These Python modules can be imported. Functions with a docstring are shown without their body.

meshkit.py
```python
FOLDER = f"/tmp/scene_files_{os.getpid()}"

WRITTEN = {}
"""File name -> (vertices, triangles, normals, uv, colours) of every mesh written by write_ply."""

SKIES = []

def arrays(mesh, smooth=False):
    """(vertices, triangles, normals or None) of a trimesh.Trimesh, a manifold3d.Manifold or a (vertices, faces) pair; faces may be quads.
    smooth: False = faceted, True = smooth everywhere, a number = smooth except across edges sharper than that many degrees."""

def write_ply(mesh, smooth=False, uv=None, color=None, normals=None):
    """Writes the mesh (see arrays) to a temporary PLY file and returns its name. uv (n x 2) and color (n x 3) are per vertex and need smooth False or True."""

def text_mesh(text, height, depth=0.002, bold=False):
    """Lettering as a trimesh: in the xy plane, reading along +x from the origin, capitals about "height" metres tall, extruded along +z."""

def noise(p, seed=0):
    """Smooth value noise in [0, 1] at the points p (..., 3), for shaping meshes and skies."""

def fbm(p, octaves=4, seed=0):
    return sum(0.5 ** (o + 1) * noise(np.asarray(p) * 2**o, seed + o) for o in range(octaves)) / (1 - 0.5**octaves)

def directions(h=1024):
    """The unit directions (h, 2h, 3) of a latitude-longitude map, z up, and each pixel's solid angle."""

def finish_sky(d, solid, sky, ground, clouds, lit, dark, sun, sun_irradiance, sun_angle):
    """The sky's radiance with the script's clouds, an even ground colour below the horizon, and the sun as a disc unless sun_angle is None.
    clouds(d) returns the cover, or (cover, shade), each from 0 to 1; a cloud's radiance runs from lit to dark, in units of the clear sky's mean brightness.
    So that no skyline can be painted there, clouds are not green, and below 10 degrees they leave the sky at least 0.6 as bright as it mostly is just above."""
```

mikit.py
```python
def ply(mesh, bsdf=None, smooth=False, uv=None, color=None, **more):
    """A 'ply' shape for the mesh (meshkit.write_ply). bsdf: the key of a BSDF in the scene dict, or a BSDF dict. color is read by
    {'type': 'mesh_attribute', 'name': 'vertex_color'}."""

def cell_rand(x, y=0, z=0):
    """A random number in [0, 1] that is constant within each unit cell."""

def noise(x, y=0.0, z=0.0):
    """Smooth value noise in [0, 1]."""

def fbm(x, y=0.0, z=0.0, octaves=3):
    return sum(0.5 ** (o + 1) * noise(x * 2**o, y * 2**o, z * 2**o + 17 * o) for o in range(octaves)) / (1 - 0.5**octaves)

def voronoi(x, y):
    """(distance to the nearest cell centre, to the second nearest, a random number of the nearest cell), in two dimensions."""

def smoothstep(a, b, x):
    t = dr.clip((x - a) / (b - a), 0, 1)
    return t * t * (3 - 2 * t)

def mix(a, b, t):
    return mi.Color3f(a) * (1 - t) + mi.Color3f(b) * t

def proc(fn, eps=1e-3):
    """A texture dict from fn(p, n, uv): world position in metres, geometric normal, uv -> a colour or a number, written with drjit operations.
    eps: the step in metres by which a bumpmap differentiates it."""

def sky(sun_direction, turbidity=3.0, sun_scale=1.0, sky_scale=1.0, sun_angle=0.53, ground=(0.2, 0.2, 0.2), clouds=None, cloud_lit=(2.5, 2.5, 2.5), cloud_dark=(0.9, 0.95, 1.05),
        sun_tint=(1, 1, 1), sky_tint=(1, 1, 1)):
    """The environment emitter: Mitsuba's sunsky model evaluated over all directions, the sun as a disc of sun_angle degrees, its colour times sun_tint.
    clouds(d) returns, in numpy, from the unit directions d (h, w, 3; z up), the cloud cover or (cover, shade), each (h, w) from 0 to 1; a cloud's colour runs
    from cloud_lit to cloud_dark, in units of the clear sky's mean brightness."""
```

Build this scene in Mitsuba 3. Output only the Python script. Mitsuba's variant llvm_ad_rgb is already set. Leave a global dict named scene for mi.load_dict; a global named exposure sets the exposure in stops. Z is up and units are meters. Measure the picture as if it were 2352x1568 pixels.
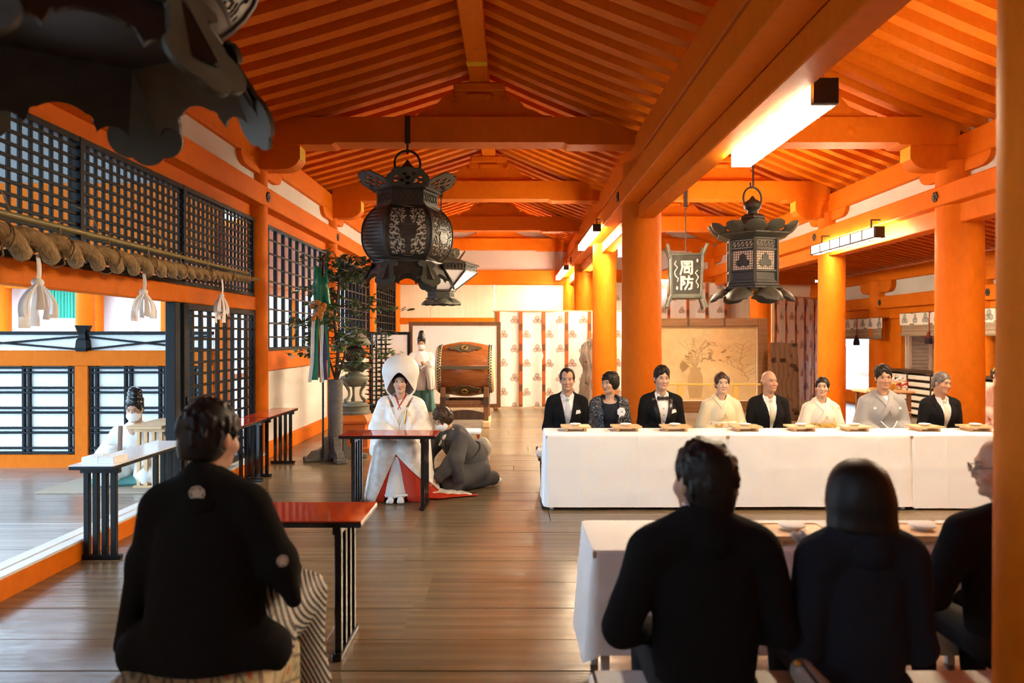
import math, random
import numpy as np
import trimesh
import drjit as dr
import mitsuba as mi
import mikit, meshkit
from mikit import proc, noise, fbm, voronoi, cell_rand, smoothstep, mix
from shapely.geometry import Polygon
T = mi.ScalarTransform4f
scene, labels = {}, {}
rng = np.random.default_rng(7)
random.seed(7)
PI = math.pi

# ------------------------------------------------------------------ camera, sky, exposure
SKY = 12.0
F, X0, Y0, EYE = 1700.0, 1176.0, 776.0, 1.65
scene['camera'] = {'type': 'thinlens', 'fov': 2 * math.degrees(math.atan(1176 / F)), 'fov_axis': 'x', 'aperture_radius': 0.006, 'focus_distance': 8.6, 'near_clip': 0.05, 'far_clip': 500.0,
                   'to_world': T().look_at(origin=[0, 0, EYE], target=[0, 10, EYE - 10 * (784 - Y0) / F], up=[0, 0, 1])}


def cover(d):
    n = meshkit.fbm(d * 3.0, 3, 5)
    return 0.86 + 0.14 * n, 0.25 + 0.5 * n


scene['sky'] = mikit.sky((-0.75, 0.25, 0.62), turbidity=4.0, sun_scale=0.0, sky_scale=SKY, ground=(0.30, 0.31, 0.31), clouds=cover, cloud_lit=(1.12, 1.60, 2.05), cloud_dark=(0.85, 1.22, 1.58))
exposure = 2.05
LAMP = 27.0
LAMP_RGB = [LAMP * 1.0, LAMP * 0.86, LAMP * 0.58]


# ------------------------------------------------------------------ naming helpers
def uniq(name):
    if name not in scene and name not in labels and name not in USED:
        USED.add(name)
        return name
    i = 1
    while f'{name}_{i:03d}' in USED:
        i += 1
    USED.add(f'{name}_{i:03d}')
    return f'{name}_{i:03d}'


USED = set()


def thing(name, label, cat, group=None):
    k = uniq(name)
    labels[k] = {'label': label, 'category': cat}
    if group:
        labels[k]['group'] = group
    return k


def structure(name):
    USED.add(name)
    labels[name] = {'kind': 'structure'}
    return name


def put(key, mesh, mat, smooth=False, **kw):
    """One mesh (or a ready shape dict) as the entry key."""
    if isinstance(mesh, dict):
        scene[key] = {**mesh, **kw}
    else:
        scene[key] = mikit.ply(mesh, mat, smooth=smooth, **kw)
    return key


def part(parent, name, mesh, mat=None, smooth=False, label=None, kind=None, **kw):
    k = uniq(parent + '__' + name)
    put(k, mesh, mat, smooth, **kw)
    if label:
        labels.setdefault(k, {})['label'] = label
    if kind:
        labels.setdefault(k, {})['kind'] = kind
    return k


def single(name, mesh, mat, label, cat, group=None, smooth=False, **kw):
    k = thing(name, label, cat, group)
    put(k, mesh, mat, smooth, **kw)
    return k


# ------------------------------------------------------------------ mesh helpers
def px(x, y, Y):
    """World (X, Z) of the photograph's pixel at depth Y: used to measure, when a size was read off the photograph."""
    return (x - X0) / F * Y, EYE - (y - Y0) / F * Y


def cat(*ms):
    ms = [m for m in (ms[0] if len(ms) == 1 and isinstance(ms[0], (list, tuple)) else ms)]
    return trimesh.util.concatenate(ms)


_HULL = None


def box(x0, x1, y0, y1, z0, z1, b=0.006):
    """A box with chamfered edges."""
    lo, hi = np.array([x0, y0, z0], float), np.array([x1, y1, z1], float)
    b = min(b, 0.45 * (hi - lo).min())
    if b <= 0:
        return trimesh.creation.box(bounds=[lo, hi])
    global _HULL
    pts = []
    for s in np.ndindex(2, 2, 2):
        for a in range(3):
            p = [hi[i] if s[i] else lo[i] for i in range(3)]
            for i in range(3):
                if i != a:
                    p[i] += -b if s[i] else b
            pts.append(p)
    pts = np.array(pts)
    if _HULL is None:
        u = []
        for s in np.ndindex(2, 2, 2):
            for a in range(3):
                p = [1.0 if s[i] else 0.0 for i in range(3)]
                for i in range(3):
                    if i != a:
                        p[i] += -.1 if s[i] else .1
                u.append(p)
        from scipy.spatial import ConvexHull
        u = np.array(u)
        h = ConvexHull(u)
        f = h.simplices.copy()
        n = np.cross(u[f[:, 1]] - u[f[:, 0]], u[f[:, 2]] - u[f[:, 0]])
        bad = (n * (u[f].mean(1) - .5)).sum(1) < 0
        f[bad] = f[bad][:, ::-1]
        _HULL = f
    return trimesh.Trimesh(pts, _HULL, process=False)


def cbox(c, s, b=0.006):
    c, s = np.array(c, float), np.array(s, float) / 2
    return box(c[0] - s[0], c[0] + s[0], c[1] - s[1], c[1] + s[1], c[2] - s[2], c[2] + s[2], b)


def rotm(ax, deg):
    return trimesh.transformations.rotation_matrix(math.radians(deg), {'x': [1, 0, 0], 'y': [0, 1, 0], 'z': [0, 0, 1]}[ax])


def moved(m, t=(0, 0, 0), rz=0, rx=0, ry=0, s=1):
    m = m.copy()
    if s != 1:
        m.apply_scale(s)
    if rx:
        m.apply_transform(rotm('x', rx))
    if ry:
        m.apply_transform(rotm('y', ry))
    if rz:
        m.apply_transform(rotm('z', rz))
    m.apply_translation(t)
    return m


def beam(p0, p1, w, h, b=0.005, up=(0, 0, 1)):
    """A squared bar from p0 to p1 (centre line), w across, h along up."""
    p0, p1 = np.array(p0, float), np.array(p1, float)
    L = np.linalg.norm(p1 - p0)
    d = (p1 - p0) / L
    u = np.array(up, float)
    s = np.cross(d, u)
    s /= np.linalg.norm(s)
    u = np.cross(s, d)
    m = box(0, L, -w / 2, w / 2, -h / 2, h / 2, b)
    M = np.eye(4)
    M[:3, 0], M[:3, 1], M[:3, 2], M[:3, 3] = d, -s, u, p0
    m.apply_transform(M)
    return m


def tube(pts, r, n=10, cap=True):
    p = np.array(pts, float)
    r = np.broadcast_to(np.array(r, float), (len(p),))
    t = np.gradient(p, axis=0)
    t /= np.linalg.norm(t, axis=1, keepdims=True) + 1e-12
    a = np.cross(t[0], [0, 0, 1.0] if abs(t[0][2]) < .9 else [1.0, 0, 0])
    A = []
    for i in range(len(p)):
        a = a - t[i] * (a @ t[i])
        a /= np.linalg.norm(a) + 1e-12
        A.append(a)
    A = np.array(A)
    B = np.cross(t, A)
    ang = np.arange(n) * 2 * PI / n
    v = p[:, None] + r[:, None, None] * (np.cos(ang)[None, :, None] * A[:, None] + np.sin(ang)[None, :, None] * B[:, None])
    v = v.reshape(-1, 3)
    f = []
    for i in range(len(p) - 1):
        for j in range(n):
            a0, a1, b0, b1 = i * n + j, i * n + (j + 1) % n, (i + 1) * n + j, (i + 1) * n + (j + 1) % n
            f += [[a0, a1, b1], [a0, b1, b0]]
    if cap:
        v = np.vstack([v, p[0], p[-1]])
        k = len(p) * n
        for j in range(n):
            f += [[k, (j + 1) % n, j], [k + 1, (len(p) - 1) * n + j, (len(p) - 1) * n + (j + 1) % n]]
    return trimesh.Trimesh(v, np.array(f), process=False)


def lathe(prof, n=40, ang=None):
    """Profile [(r, z), ...] from bottom to top turned about z. Normals outwards when z rises."""
    prof = np.array(prof, float)
    a = np.arange(n) * 2 * PI / n if ang is None else np.array(ang)
    n = len(a)
    v = np.stack([prof[:, None, 0] * np.cos(a), prof[:, None, 0] * np.sin(a), np.broadcast_to(prof[:, None, 1], (len(prof), n))], -1).reshape(-1, 3)
    f = []
    for i in range(len(prof) - 1):
        for j in range(n):
            a0, a1, b0, b1 = i * n + j, i * n + (j + 1) % n, (i + 1) * n + j, (i + 1) * n + (j + 1) % n
            f += [[a0, a1, b1], [a0, b1, b0]]
    v = np.vstack([v, [0, 0, prof[0, 1]], [0, 0, prof[-1, 1]]])
    k = len(prof) * n
    for j in range(n):
        f += [[k, (j + 1) % n, j], [k + 1, (len(prof) - 1) * n + j, (len(prof) - 1) * n + (j + 1) % n]]
    return trimesh.Trimesh(v, np.array(f), process=False)


def cyl(x, y, z0, z1, r, n=32, b=0.004):
    return moved(lathe([(r - b, z0), (r, z0 + b), (r, z1 - b), (r - b, z1)], n), (x, y, 0))


def ell(c, r, n=12):
    m = trimesh.creation.uv_sphere(1.0, count=[n, 2 * n])
    m.apply_scale(r)
    m.apply_translation(c)
    return m


def prism(poly, t0, t1, axis='y'):
    """A polygon given in (x, z) for axis y, (y, z) for axis x, (x, y) for axis z, thick from t0 to t1."""
    p = poly if hasattr(poly, 'geom_type') else Polygon(poly)
    if not p.is_valid:
        p = p.buffer(0)
    gs = getattr(p, 'geoms', [p])
    m = cat([trimesh.creation.extrude_polygon(g, t1 - t0, engine='earcut') for g in gs])
    m.apply_translation([0, 0, t0])
    v = m.vertices.copy()
    if axis == 'y':
        m = trimesh.Trimesh(np.stack([v[:, 0], v[:, 2], v[:, 1]], 1), m.faces[:, ::-1], process=False)
    elif axis == 'x':
        m = trimesh.Trimesh(np.stack([v[:, 2], v[:, 0], v[:, 1]], 1), m.faces, process=False)
    return m


def grid_surface(P, thick=0.0, close_u=False):
    """A sheet through the points P (nu, nv, 3), with thickness along its normals; returns (mesh, uv of vertices in metres)."""
    P = np.array(P, float)
    nu, nv = P.shape[:2]
    du, dv = np.gradient(P, axis=0), np.gradient(P, axis=1)
    N = np.cross(du, dv)
    N /= np.linalg.norm(N, axis=-1, keepdims=True) + 1e-12
    lu = np.concatenate([[0], np.cumsum(np.linalg.norm(np.diff(P, axis=0), axis=-1).mean(1))])
    lv = np.concatenate([[0], np.cumsum(np.linalg.norm(np.diff(P, axis=1), axis=-1).mean(0))])
    uv = np.stack(np.meshgrid(lu, lv, indexing='ij'), -1).reshape(-1, 2)
    idx = np.arange(nu * nv).reshape(nu, nv)
    a, b, c, d = idx[:-1, :-1].ravel(), idx[1:, :-1].ravel(), idx[1:, 1:].ravel(), idx[:-1, 1:].ravel()
    f = np.vstack([np.stack([a, b, c], 1), np.stack([a, c, d], 1)])
    if not thick:
        return trimesh.Trimesh(P.reshape(-1, 3), f, process=False), uv
    n = nu * nv
    v = np.vstack([(P + N * thick / 2).reshape(-1, 3), (P - N * thick / 2).reshape(-1, 3)])
    rim = np.concatenate([idx[:, 0], idx[-1, 1:], idx[-2::-1, -1], idx[0, -2:0:-1]])
    r2 = np.roll(rim, -1)
    side = np.vstack([np.stack([rim, rim + n, r2 + n], 1), np.stack([rim, r2 + n, r2], 1)])
    return trimesh.Trimesh(v, np.vstack([f, f[:, ::-1] + n, side]), process=False), np.vstack([uv, uv])


def loft(rings, cap=True):
    """Closed rings of equal length joined into a skin."""
    R = np.array(rings, float)
    k, n = R.shape[:2]
    v = R.reshape(-1, 3)
    f = []
    for i in range(k - 1):
        j = np.arange(n)
        a0, a1, b0, b1 = i * n + j, i * n + (j + 1) % n, (i + 1) * n + j, (i + 1) * n + (j + 1) % n
        f += [np.stack([a0, a1, b1], 1), np.stack([a0, b1, b0], 1)]
    f = np.vstack(f)
    if cap:
        v = np.vstack([v, R[0].mean(0), R[-1].mean(0)])
        j = np.arange(n)
        f = np.vstack([f, np.stack([np.full(n, k * n), (j + 1) % n, j], 1), np.stack([np.full(n, k * n + 1), (k - 1) * n + j, (k - 1) * n + (j + 1) % n], 1)])
    return trimesh.Trimesh(v, f, process=False)


# ------------------------------------------------------------------ materials
def rgb(c):
    return {'type': 'rgb', 'value': list(c)} if not isinstance(c, dict) else c


def mat(name, color, rough=0.5, spec=0.4, two=True, **kw):
    d = {'type': 'principled', 'base_color': rgb(color), 'roughness': rough, 'specular': spec}
    for k, v in kw.items():
        d[k] = v
    scene[name] = {'type': 'twosided', 'bsdf': d} if two else d
    return name


def f_paint(p, n, uv):
    v = fbm(p.x * 2.1, p.y * 2.1, p.z * 1.2, 3)
    w = fbm(p.x * 30, p.y * 30, p.z * 9, 2)
    return mix((0.56, 0.116, 0.004), (0.64, 0.146, 0.007), v) * (0.93 + 0.14 * w)


def f_plaster(p, n, uv):
    v = fbm(p.x * 1.7, p.y * 1.7, p.z * 1.7, 4)
    return mix((0.50, 0.465, 0.42), (0.62, 0.59, 0.54), v)


def f_floor(p, n, uv):
    # boards run along x: seed by the board number in y
    row = dr.floor(p.y * 1.7 + 0.13)
    t = cell_rand(row, dr.floor(p.x * 0.31 + cell_rand(row) * 7.0), 3)
    g = fbm(p.x * 1.3 + t * 31, p.y * 38 + t * 17, 0, 3)
    k = fbm(p.x * 0.9 + t * 9, p.y * 7 + t * 5, 2.0, 3)
    ring = 0.5 + 0.5 * dr.sin((p.y * 55 + 5 * fbm(p.x * 0.7 + t * 20, p.y * 3 + t * 40, 0, 2)) + t * 30)
    c = mix((0.058, 0.041, 0.022), (0.180, 0.130, 0.068), 0.45 * g + 0.35 * k + 0.2 * ring)
    return c * (0.8 + 0.4 * t)


def f_floor_rough(p, n, uv):
    w = fbm(p.x * 2.0, p.y * 5.0, 1.0, 3)
    s = fbm(p.x * 14.0, p.y * 40.0, 4.0, 2)
    return 0.13 + 0.16 * w + 0.10 * s


def f_floor_bump(p, n, uv):
    t = dr.floor(p.y * 2.3)
    return 0.6 * fbm(p.x * 1.5 + t * 13, p.y * 45, 0, 2) + 1.2 * fbm(p.x * 1.1, p.y * 2.2, 5.0, 2)


def f_wood(base, dark, s=1.0, axis='x'):
    def fn(p, n, uv):
        a = {'x': p.x, 'y': p.y, 'z': p.z}[axis]
        o = [q for q, k in ((p.x, 'x'), (p.y, 'y'), (p.z, 'z')) if k != axis]
        g = fbm(a * 2 * s, o[0] * 40 * s, o[1] * 40 * s, 3)
        return mix(dark, base, g)
    return fn


mat('orange_paint', proc(f_paint), 0.55, 0.08)
mat('plaster', proc(f_plaster), 0.85, 0.2)
scene['floor_wood'] = {'type': 'twosided', 'bsdf': {'type': 'bumpmap', 'arbitrary': proc(f_floor_bump), 'scale': 0.0016,
                       'bsdf': {'type': 'principled', 'base_color': proc(f_floor), 'roughness': proc(f_floor_rough), 'specular': 0.6}}}
mat('black_paint', (0.008, 0.010, 0.012), 0.5, 0.15)
mat('black_lacquer', (0.006, 0.006, 0.007), 0.12, 0.6)
mat('red_lacquer', (0.30, 0.026, 0.008), 0.055, 0.6)
mat('yellow_paint', (0.62, 0.36, 0.02), 0.5, 0.3)
mat('iron', (0.018, 0.016, 0.015), 0.45, 0.5)
mat('pale_board', proc(f_wood((0.80, 0.70, 0.56), (0.72, 0.60, 0.46), 0.6, 'z')), 0.6, 0.3)
mat('cream_wood', proc(f_wood((0.66, 0.45, 0.25), (0.52, 0.32, 0.15), 1.4, 'x')), 0.45, 0.35)
mat('brown_wood', proc(f_wood((0.20, 0.09, 0.035), (0.10, 0.04, 0.016), 1.2, 'z')), 0.4, 0.4)
mat('dark_wood', proc(f_wood((0.075, 0.04, 0.022), (0.03, 0.017, 0.01), 1.2, 'z')), 0.35, 0.4)
mat('white_panel', (0.78, 0.80, 0.80), 0.6, 0.3)
mat('white_cloth', (0.80, 0.79, 0.77), 0.85, 0.1)
mat('lamp_black', (0.02, 0.018, 0.014), 0.5, 0.4)
mat('lamp_white', (0.85, 0.84, 0.80), 0.5, 0.3)
# ------------------------------------------------------------------ the hall: three rows of pillars, frames along y
FR = [9.83, 13.76, 17.7, 21.6]
XL, XR, XS, XT = -3.40, 1.72, 5.94, 8.80
YN = -1.6          # the wall behind the photographer
ZT0, ZT1 = 3.39, 3.65      # tie beams
ZL0 = 3.22                 # lintels below them
ZP0, ZP1 = 3.96, 4.29      # plates
ZB0, ZB1 = 4.17, 4.53      # cross beams
RIDGE1, RIDGE2 = -0.43, 3.85

# lamps first: fluorescent boxes on the beams
LAMPS = [
    ('long fluorescent box lamp glowing on the thick beam, black end nearest the camera', 1.90, 2.06, 4.67, 6.44, 3.13, 3.29, 6, 1.0),
    ('box lamp with six glowing panes on the outer right beam above the pale pillar', 5.40, 5.54, 11.0, 13.4, 3.15, 3.31, 6, 1.7),
    ('small glowing tube lamp on the middle beam left of the bright pillar', 1.26, 1.38, 11.5, 14.1, 3.31, 3.42, 5, .95),
    ('farthest glowing tube lamp on the middle beam beside the back wall', 1.26, 1.38, 18.0, 21.2, 3.31, 3.42, 5, 2.4),
    ('box lamp on the right side of the middle beam, mostly behind the thick pillar', 1.90, 2.04, 11.0, 13.3, 3.10, 3.26, 5, 1.3),
    ('box lamp on the outer right beam nearest the camera', 5.40, 5.54, 5.6, 8.0, 3.15, 3.31, 6, 1.7),
    ('box lamp on the right side of the middle beam far back', 1.90, 2.04, 15.0, 17.2, 3.10, 3.26, 5, 1.6),
]
for lab, x0, x1, y0, y1, z0, z1, n, gain in LAMPS:
    k = thing('box_lamp', lab, 'lamp')
    w = 0.012
    part(k, 'end_cap', box(x0, x1, y0, y0 + 0.035, z0, z1, .002), 'lamp_black')
    if k == 'box_lamp':     # glowing pane added at the far end to brighten the thick pillar
        part(k, 'end_pane', trimesh.Trimesh([(x1, y1 - .03, z0), (x0, y1 - .03, z0), (x0, y1 - .03, z1), (x1, y1 - .03, z1)], [[0, 1, 2], [0, 2, 3]], process=False), 'lamp_white', emitter={'type': 'area', 'radiance': {'type': 'rgb', 'value': [v * 2 for v in LAMP_RGB]}})
    else:
        part(k, 'end_cap', box(x0, x1, y1 - 0.035, y1, z0, z1, .002), 'lamp_black')
    part(k, 'top_plate', box(x0, x1, y0 + .035, y1 - .035, z1 - w, z1, .002), 'lamp_black')
    tb = tube([(x0 + .06, y0 + .05, (z0 + z1) / 2), (x0 + .06, y1 - .05, (z0 + z1) / 2)], .018, 14)
    part(k, 'tube', tb, 'lamp_white', True, emitter={'type': 'area', 'radiance': {'type': 'rgb', 'value': [v * 1.6 * gain for v in LAMP_RGB]}})
    L = (y1 - y0 - .07) / n
    for i in range(n):
        a, b = y0 + .035 + i * L + .008, y0 + .035 + (i + 1) * L - .008
        # panes below and on both sides glow: sheets facing outwards
        for q in ([(x0, a, z0), (x0, b, z0), (x1, b, z0), (x1, a, z0)], [(x1, a, z0), (x1, b, z0), (x1, b, z1 - w), (x1, a, z1 - w)],
                  [(x0, b, z0), (x0, a, z0), (x0, a, z1 - w), (x0, b, z1 - w)]):
            s = trimesh.Trimesh(q, [[0, 1, 2], [0, 2, 3]], process=False)
            part(k, 'pane', s, 'lamp_white', emitter={'type': 'area', 'radiance': {'type': 'rgb', 'value': [v * gain for v in LAMP_RGB]}})
    # straps that hold the box to its beam
    xm = {True: 1.845, False: 5.63}[x0 < 5] if x0 > 1.5 else 1.41
    for yb in (y0 + .3, y1 - .3):
        a, b = min(xm, x1, x0), max(xm, x0)
        if x0 > 1.5 and x0 < 5:
            part(k, 'strap', box(1.84, x0 + .05, yb - .02, yb + .02, z1 - .03, z1 + .004, .001), 'iron')
        elif x0 > 5:
            part(k, 'strap', cat([box(x1 - .07, x1 - .05, yb - .01, yb + .01, z1 - .01, 3.46, .001), box(x1 - .07, 5.625, yb - .01, yb + .01, 3.44, 3.46, .001)]), 'iron')
        else:
            part(k, 'strap', cat([box(x1 - .04, x1 - .02, yb - .01, yb + .01, z1 - .01, 3.55, .001), box(x1 - .04, 1.415, yb - .01, yb + .01, 3.53, 3.55, .001)]), 'iron')
    if x0 > 5:
        for xa in (x0 - .004, x1 - .018):
            part(k, 'edge_bar', box(xa, xa + .022, y0, y1, z0 - .005, z0 + .016, .001), 'lamp_black')
    for i in range(n + 1):
        yb = y0 + .035 + i * L
        fr = [(x0 - .005, x0 + .006, z0 - .004, z1), (x1 - .006, x1 + .005, z0 - .004, z1), (x0, x1, z0 - .005, z0 + .006)]
        hw = .02 if x0 > 5 else .008
        part(k, 'frame_bar', cat([box(a, b, yb - hw, yb + hw, c, d, .001) for a, b, c, d in fr]), 'lamp_black' if x0 > 5 else 'lamp_white')

# ---- floor of boards running across the hall
fl = structure('floor')
part(fl, 'sub_floor', box(-3.36, 9.0, YN, 22.0, -0.12, -0.042, 0), 'dark_wood')
y = YN
i = 0
r_ = np.random.default_rng(3)
while y < 21.9:
    w = r_.uniform(.36, .50) if y < 12 else r_.uniform(.42, .55)
    cuts = [-3.34] + sorted(r_.uniform(-1.5, 7.5, 2).tolist() if i % 3 else [r_.uniform(0, 4.5)]) + [8.95]
    for a, b in zip(cuts[:-1], cuts[1:]):
        if b - a > .2:
            dz = r_.uniform(-.0016, .0016)
            part(fl, 'plank', box(a + .0015, b - .0015, y + .0018, min(y + w, 21.95) - .0018, -.04, dz, .003), 'floor_wood')
    y += w
    i += 1

# ---- roof: ceiling with rafters, boards, ridge and cross beams
ce = structure('ceiling')
ZR, ZE = 5.16, 4.31
PITCH = .36


def rafter(xa, za, xb, zb, w=.155, h=.17):
    """underside from (xa, za) down to (xb, zb), slightly hollow as in the photograph"""
    n = 7
    t = np.linspace(0, 1, n)
    x = xa + (xb - xa) * t
    z = za + (zb - za) * t - .03 * np.sin(PI * t)
    poly = np.vstack([np.stack([x, z], 1), np.stack([x, z + h], 1)[::-1]])
    return prism(poly, -w / 2, w / 2, 'y')


def roof_board(xa, za, xb, zb, y0, y1, h=.17):
    n = 7
    t = np.linspace(0, 1, n)
    x = xa + (xb - xa) * t
    z = za + (zb - za) * t - .03 * np.sin(PI * t) + h - .002
    poly = np.vstack([np.stack([x, z], 1), np.stack([x, z + .04], 1)[::-1]])
    return prism(poly, y0, y1, 'y')


slopes = [(RIDGE1 - .115, ZR, XL - .05, ZE), (RIDGE1 + .115, ZR, XR + .05, ZE), (RIDGE2 - .115, ZR - .03, XR + .0, ZE), (RIDGE2 + .115, ZR - .03, XS + .05, ZE)]
for si, (xa, za, xb, zb) in enumerate(slopes):
    d = mikit.ply(rafter(xa, za, xb, zb), 'orange_paint')
    for j in range(int((21.5 - YN) / PITCH)):
        part(ce, 'rafter', d, to_world=T().translate([0, YN + .2 + j * PITCH, 0]))
    part(ce, 'roof_board', roof_board(xa + (.2 if xa > xb else -.2), za + .06, xb, zb, YN - .2, 21.9), 'orange_paint')
for x in (RIDGE1, RIDGE2):
    part(ce, 'ridge_beam', box(x - .125, x + .125, YN, 21.7, 5.01, 5.34, .012), 'orange_paint')
    part(ce, 'paint_band', box(x - .128, x + .128, 9.02, 9.16, 5.006, 5.2, .002), 'yellow_paint', label='faded yellow band across the ridge beam')


def kaerumata(x, y, s=1.0):
    pr = [(0, .0), (.98, 0), (.96, .05), (.82, .055), (.76, .10), (.70, .13), (.62, .135), (.54, .23), (.47, .31), (.36, .33), (.33, .36), (0, .36)]
    pts = [(x + a * s, ZB1 + b * s) for a, b in pr] + [(x - a * s, ZB1 + b * s) for a, b in pr[::-1]]
    return prism(Polygon(pts).buffer(0), y - .06, y + .06, 'y')


def cross_beam(x0, x1, y):
    # soffit slightly raised over the middle, as cut in the photograph
    d = x1 - x0
    pts = [(x0, ZB0), (x0 + .19 * d, ZB0), (x0 + .20 * d, ZB0 + .03), (x1 - .20 * d, ZB0 + .03), (x1 - .19 * d, ZB0), (x1, ZB0), (x1, ZB1 - .14), (x1 - .25, ZB1), (x0 + .25, ZB1), (x0, ZB1 - .14)]
    return prism(pts, y - .175, y + .175, 'y')


def bracket(x0, x1, z0, z1, y, w):
    """arm from x0 to its rounded nose at x1"""
    s = 1 if x1 > x0 else -1
    R = .17
    c = [(x1 - s * R * 1.35 + s * 1.35 * R * math.sin(a), z0 + R - R * math.cos(a)) for a in np.linspace(0, PI / 2, 9)]
    return prism(Polygon([(x0, z0)] + c + [(x1, z1), (x0, z1)]).buffer(0), y - w / 2, y + w / 2, 'y')


for yf in FR:
    part(ce, 'cross_beam', cross_beam(XL + .1, XR - .05, yf), 'orange_paint')
    part(ce, 'cross_beam', cross_beam(XR + .05, XS - .1, yf), 'orange_paint')
    for rx in (RIDGE1, RIDGE2):
        part(ce, 'frog_leg_strut', kaerumata(rx, yf), 'orange_paint')
        part(ce, 'bearing_block', box(rx - .34, rx + .34, yf - .11, yf + .11, ZB1 + .36, ZB1 + .48, .02), 'orange_paint')
        part(ce, 'bearing_block', box(rx - .2, rx + .2, yf - .10, yf + .10, ZB1 + .25, ZB1 + .37, .05), 'orange_paint')
        for s in (-1, 1):
            c = [(rx + s * (.33 + .035 * math.cos(a)), yf - .1, ZB1 + .30 + .05 * math.sin(a)) for a in np.linspace(-2.4, 1.9, 10)]
            part(ce, 'scroll', tube(c, np.linspace(.022, .012, 10), 6), 'orange_paint', True)
    for x0, x1 in ((XL + .05, -2.78), (XS - .05, 5.22)):
        part(ce, 'bracket_arm', bracket(x0, x1, 3.86, ZB0, yf, .26), 'orange_paint')
        s = 1 if x1 > x0 else -1
        part(ce, 'painted_end', box(min(x1, x1 + s * .004), max(x1, x1 + s * .004), yf - .128, yf + .128, 3.99, 4.165, .001), 'yellow_paint', label='yellow painted beam end')
for xp in (XL, XR, XS):
    h = .10 if xp == XL else .12
    part(ce, 'plate_beam', box(xp - h, xp + h, YN, 21.7, ZP0, ZP1, .012), 'orange_paint')
    for yf in [2.15] + FR:
        if xp == XL and yf < 3:
            continue
        # bracket along the plate with both ends rounded
        for s in (-1, 1):
            m = bracket(0, s * .80, 3.80, ZP0 + .002, 0, .2)
            part(ce, 'bracket_arm', moved(m, (xp, yf, 0), rz=90), 'orange_paint')

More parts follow.
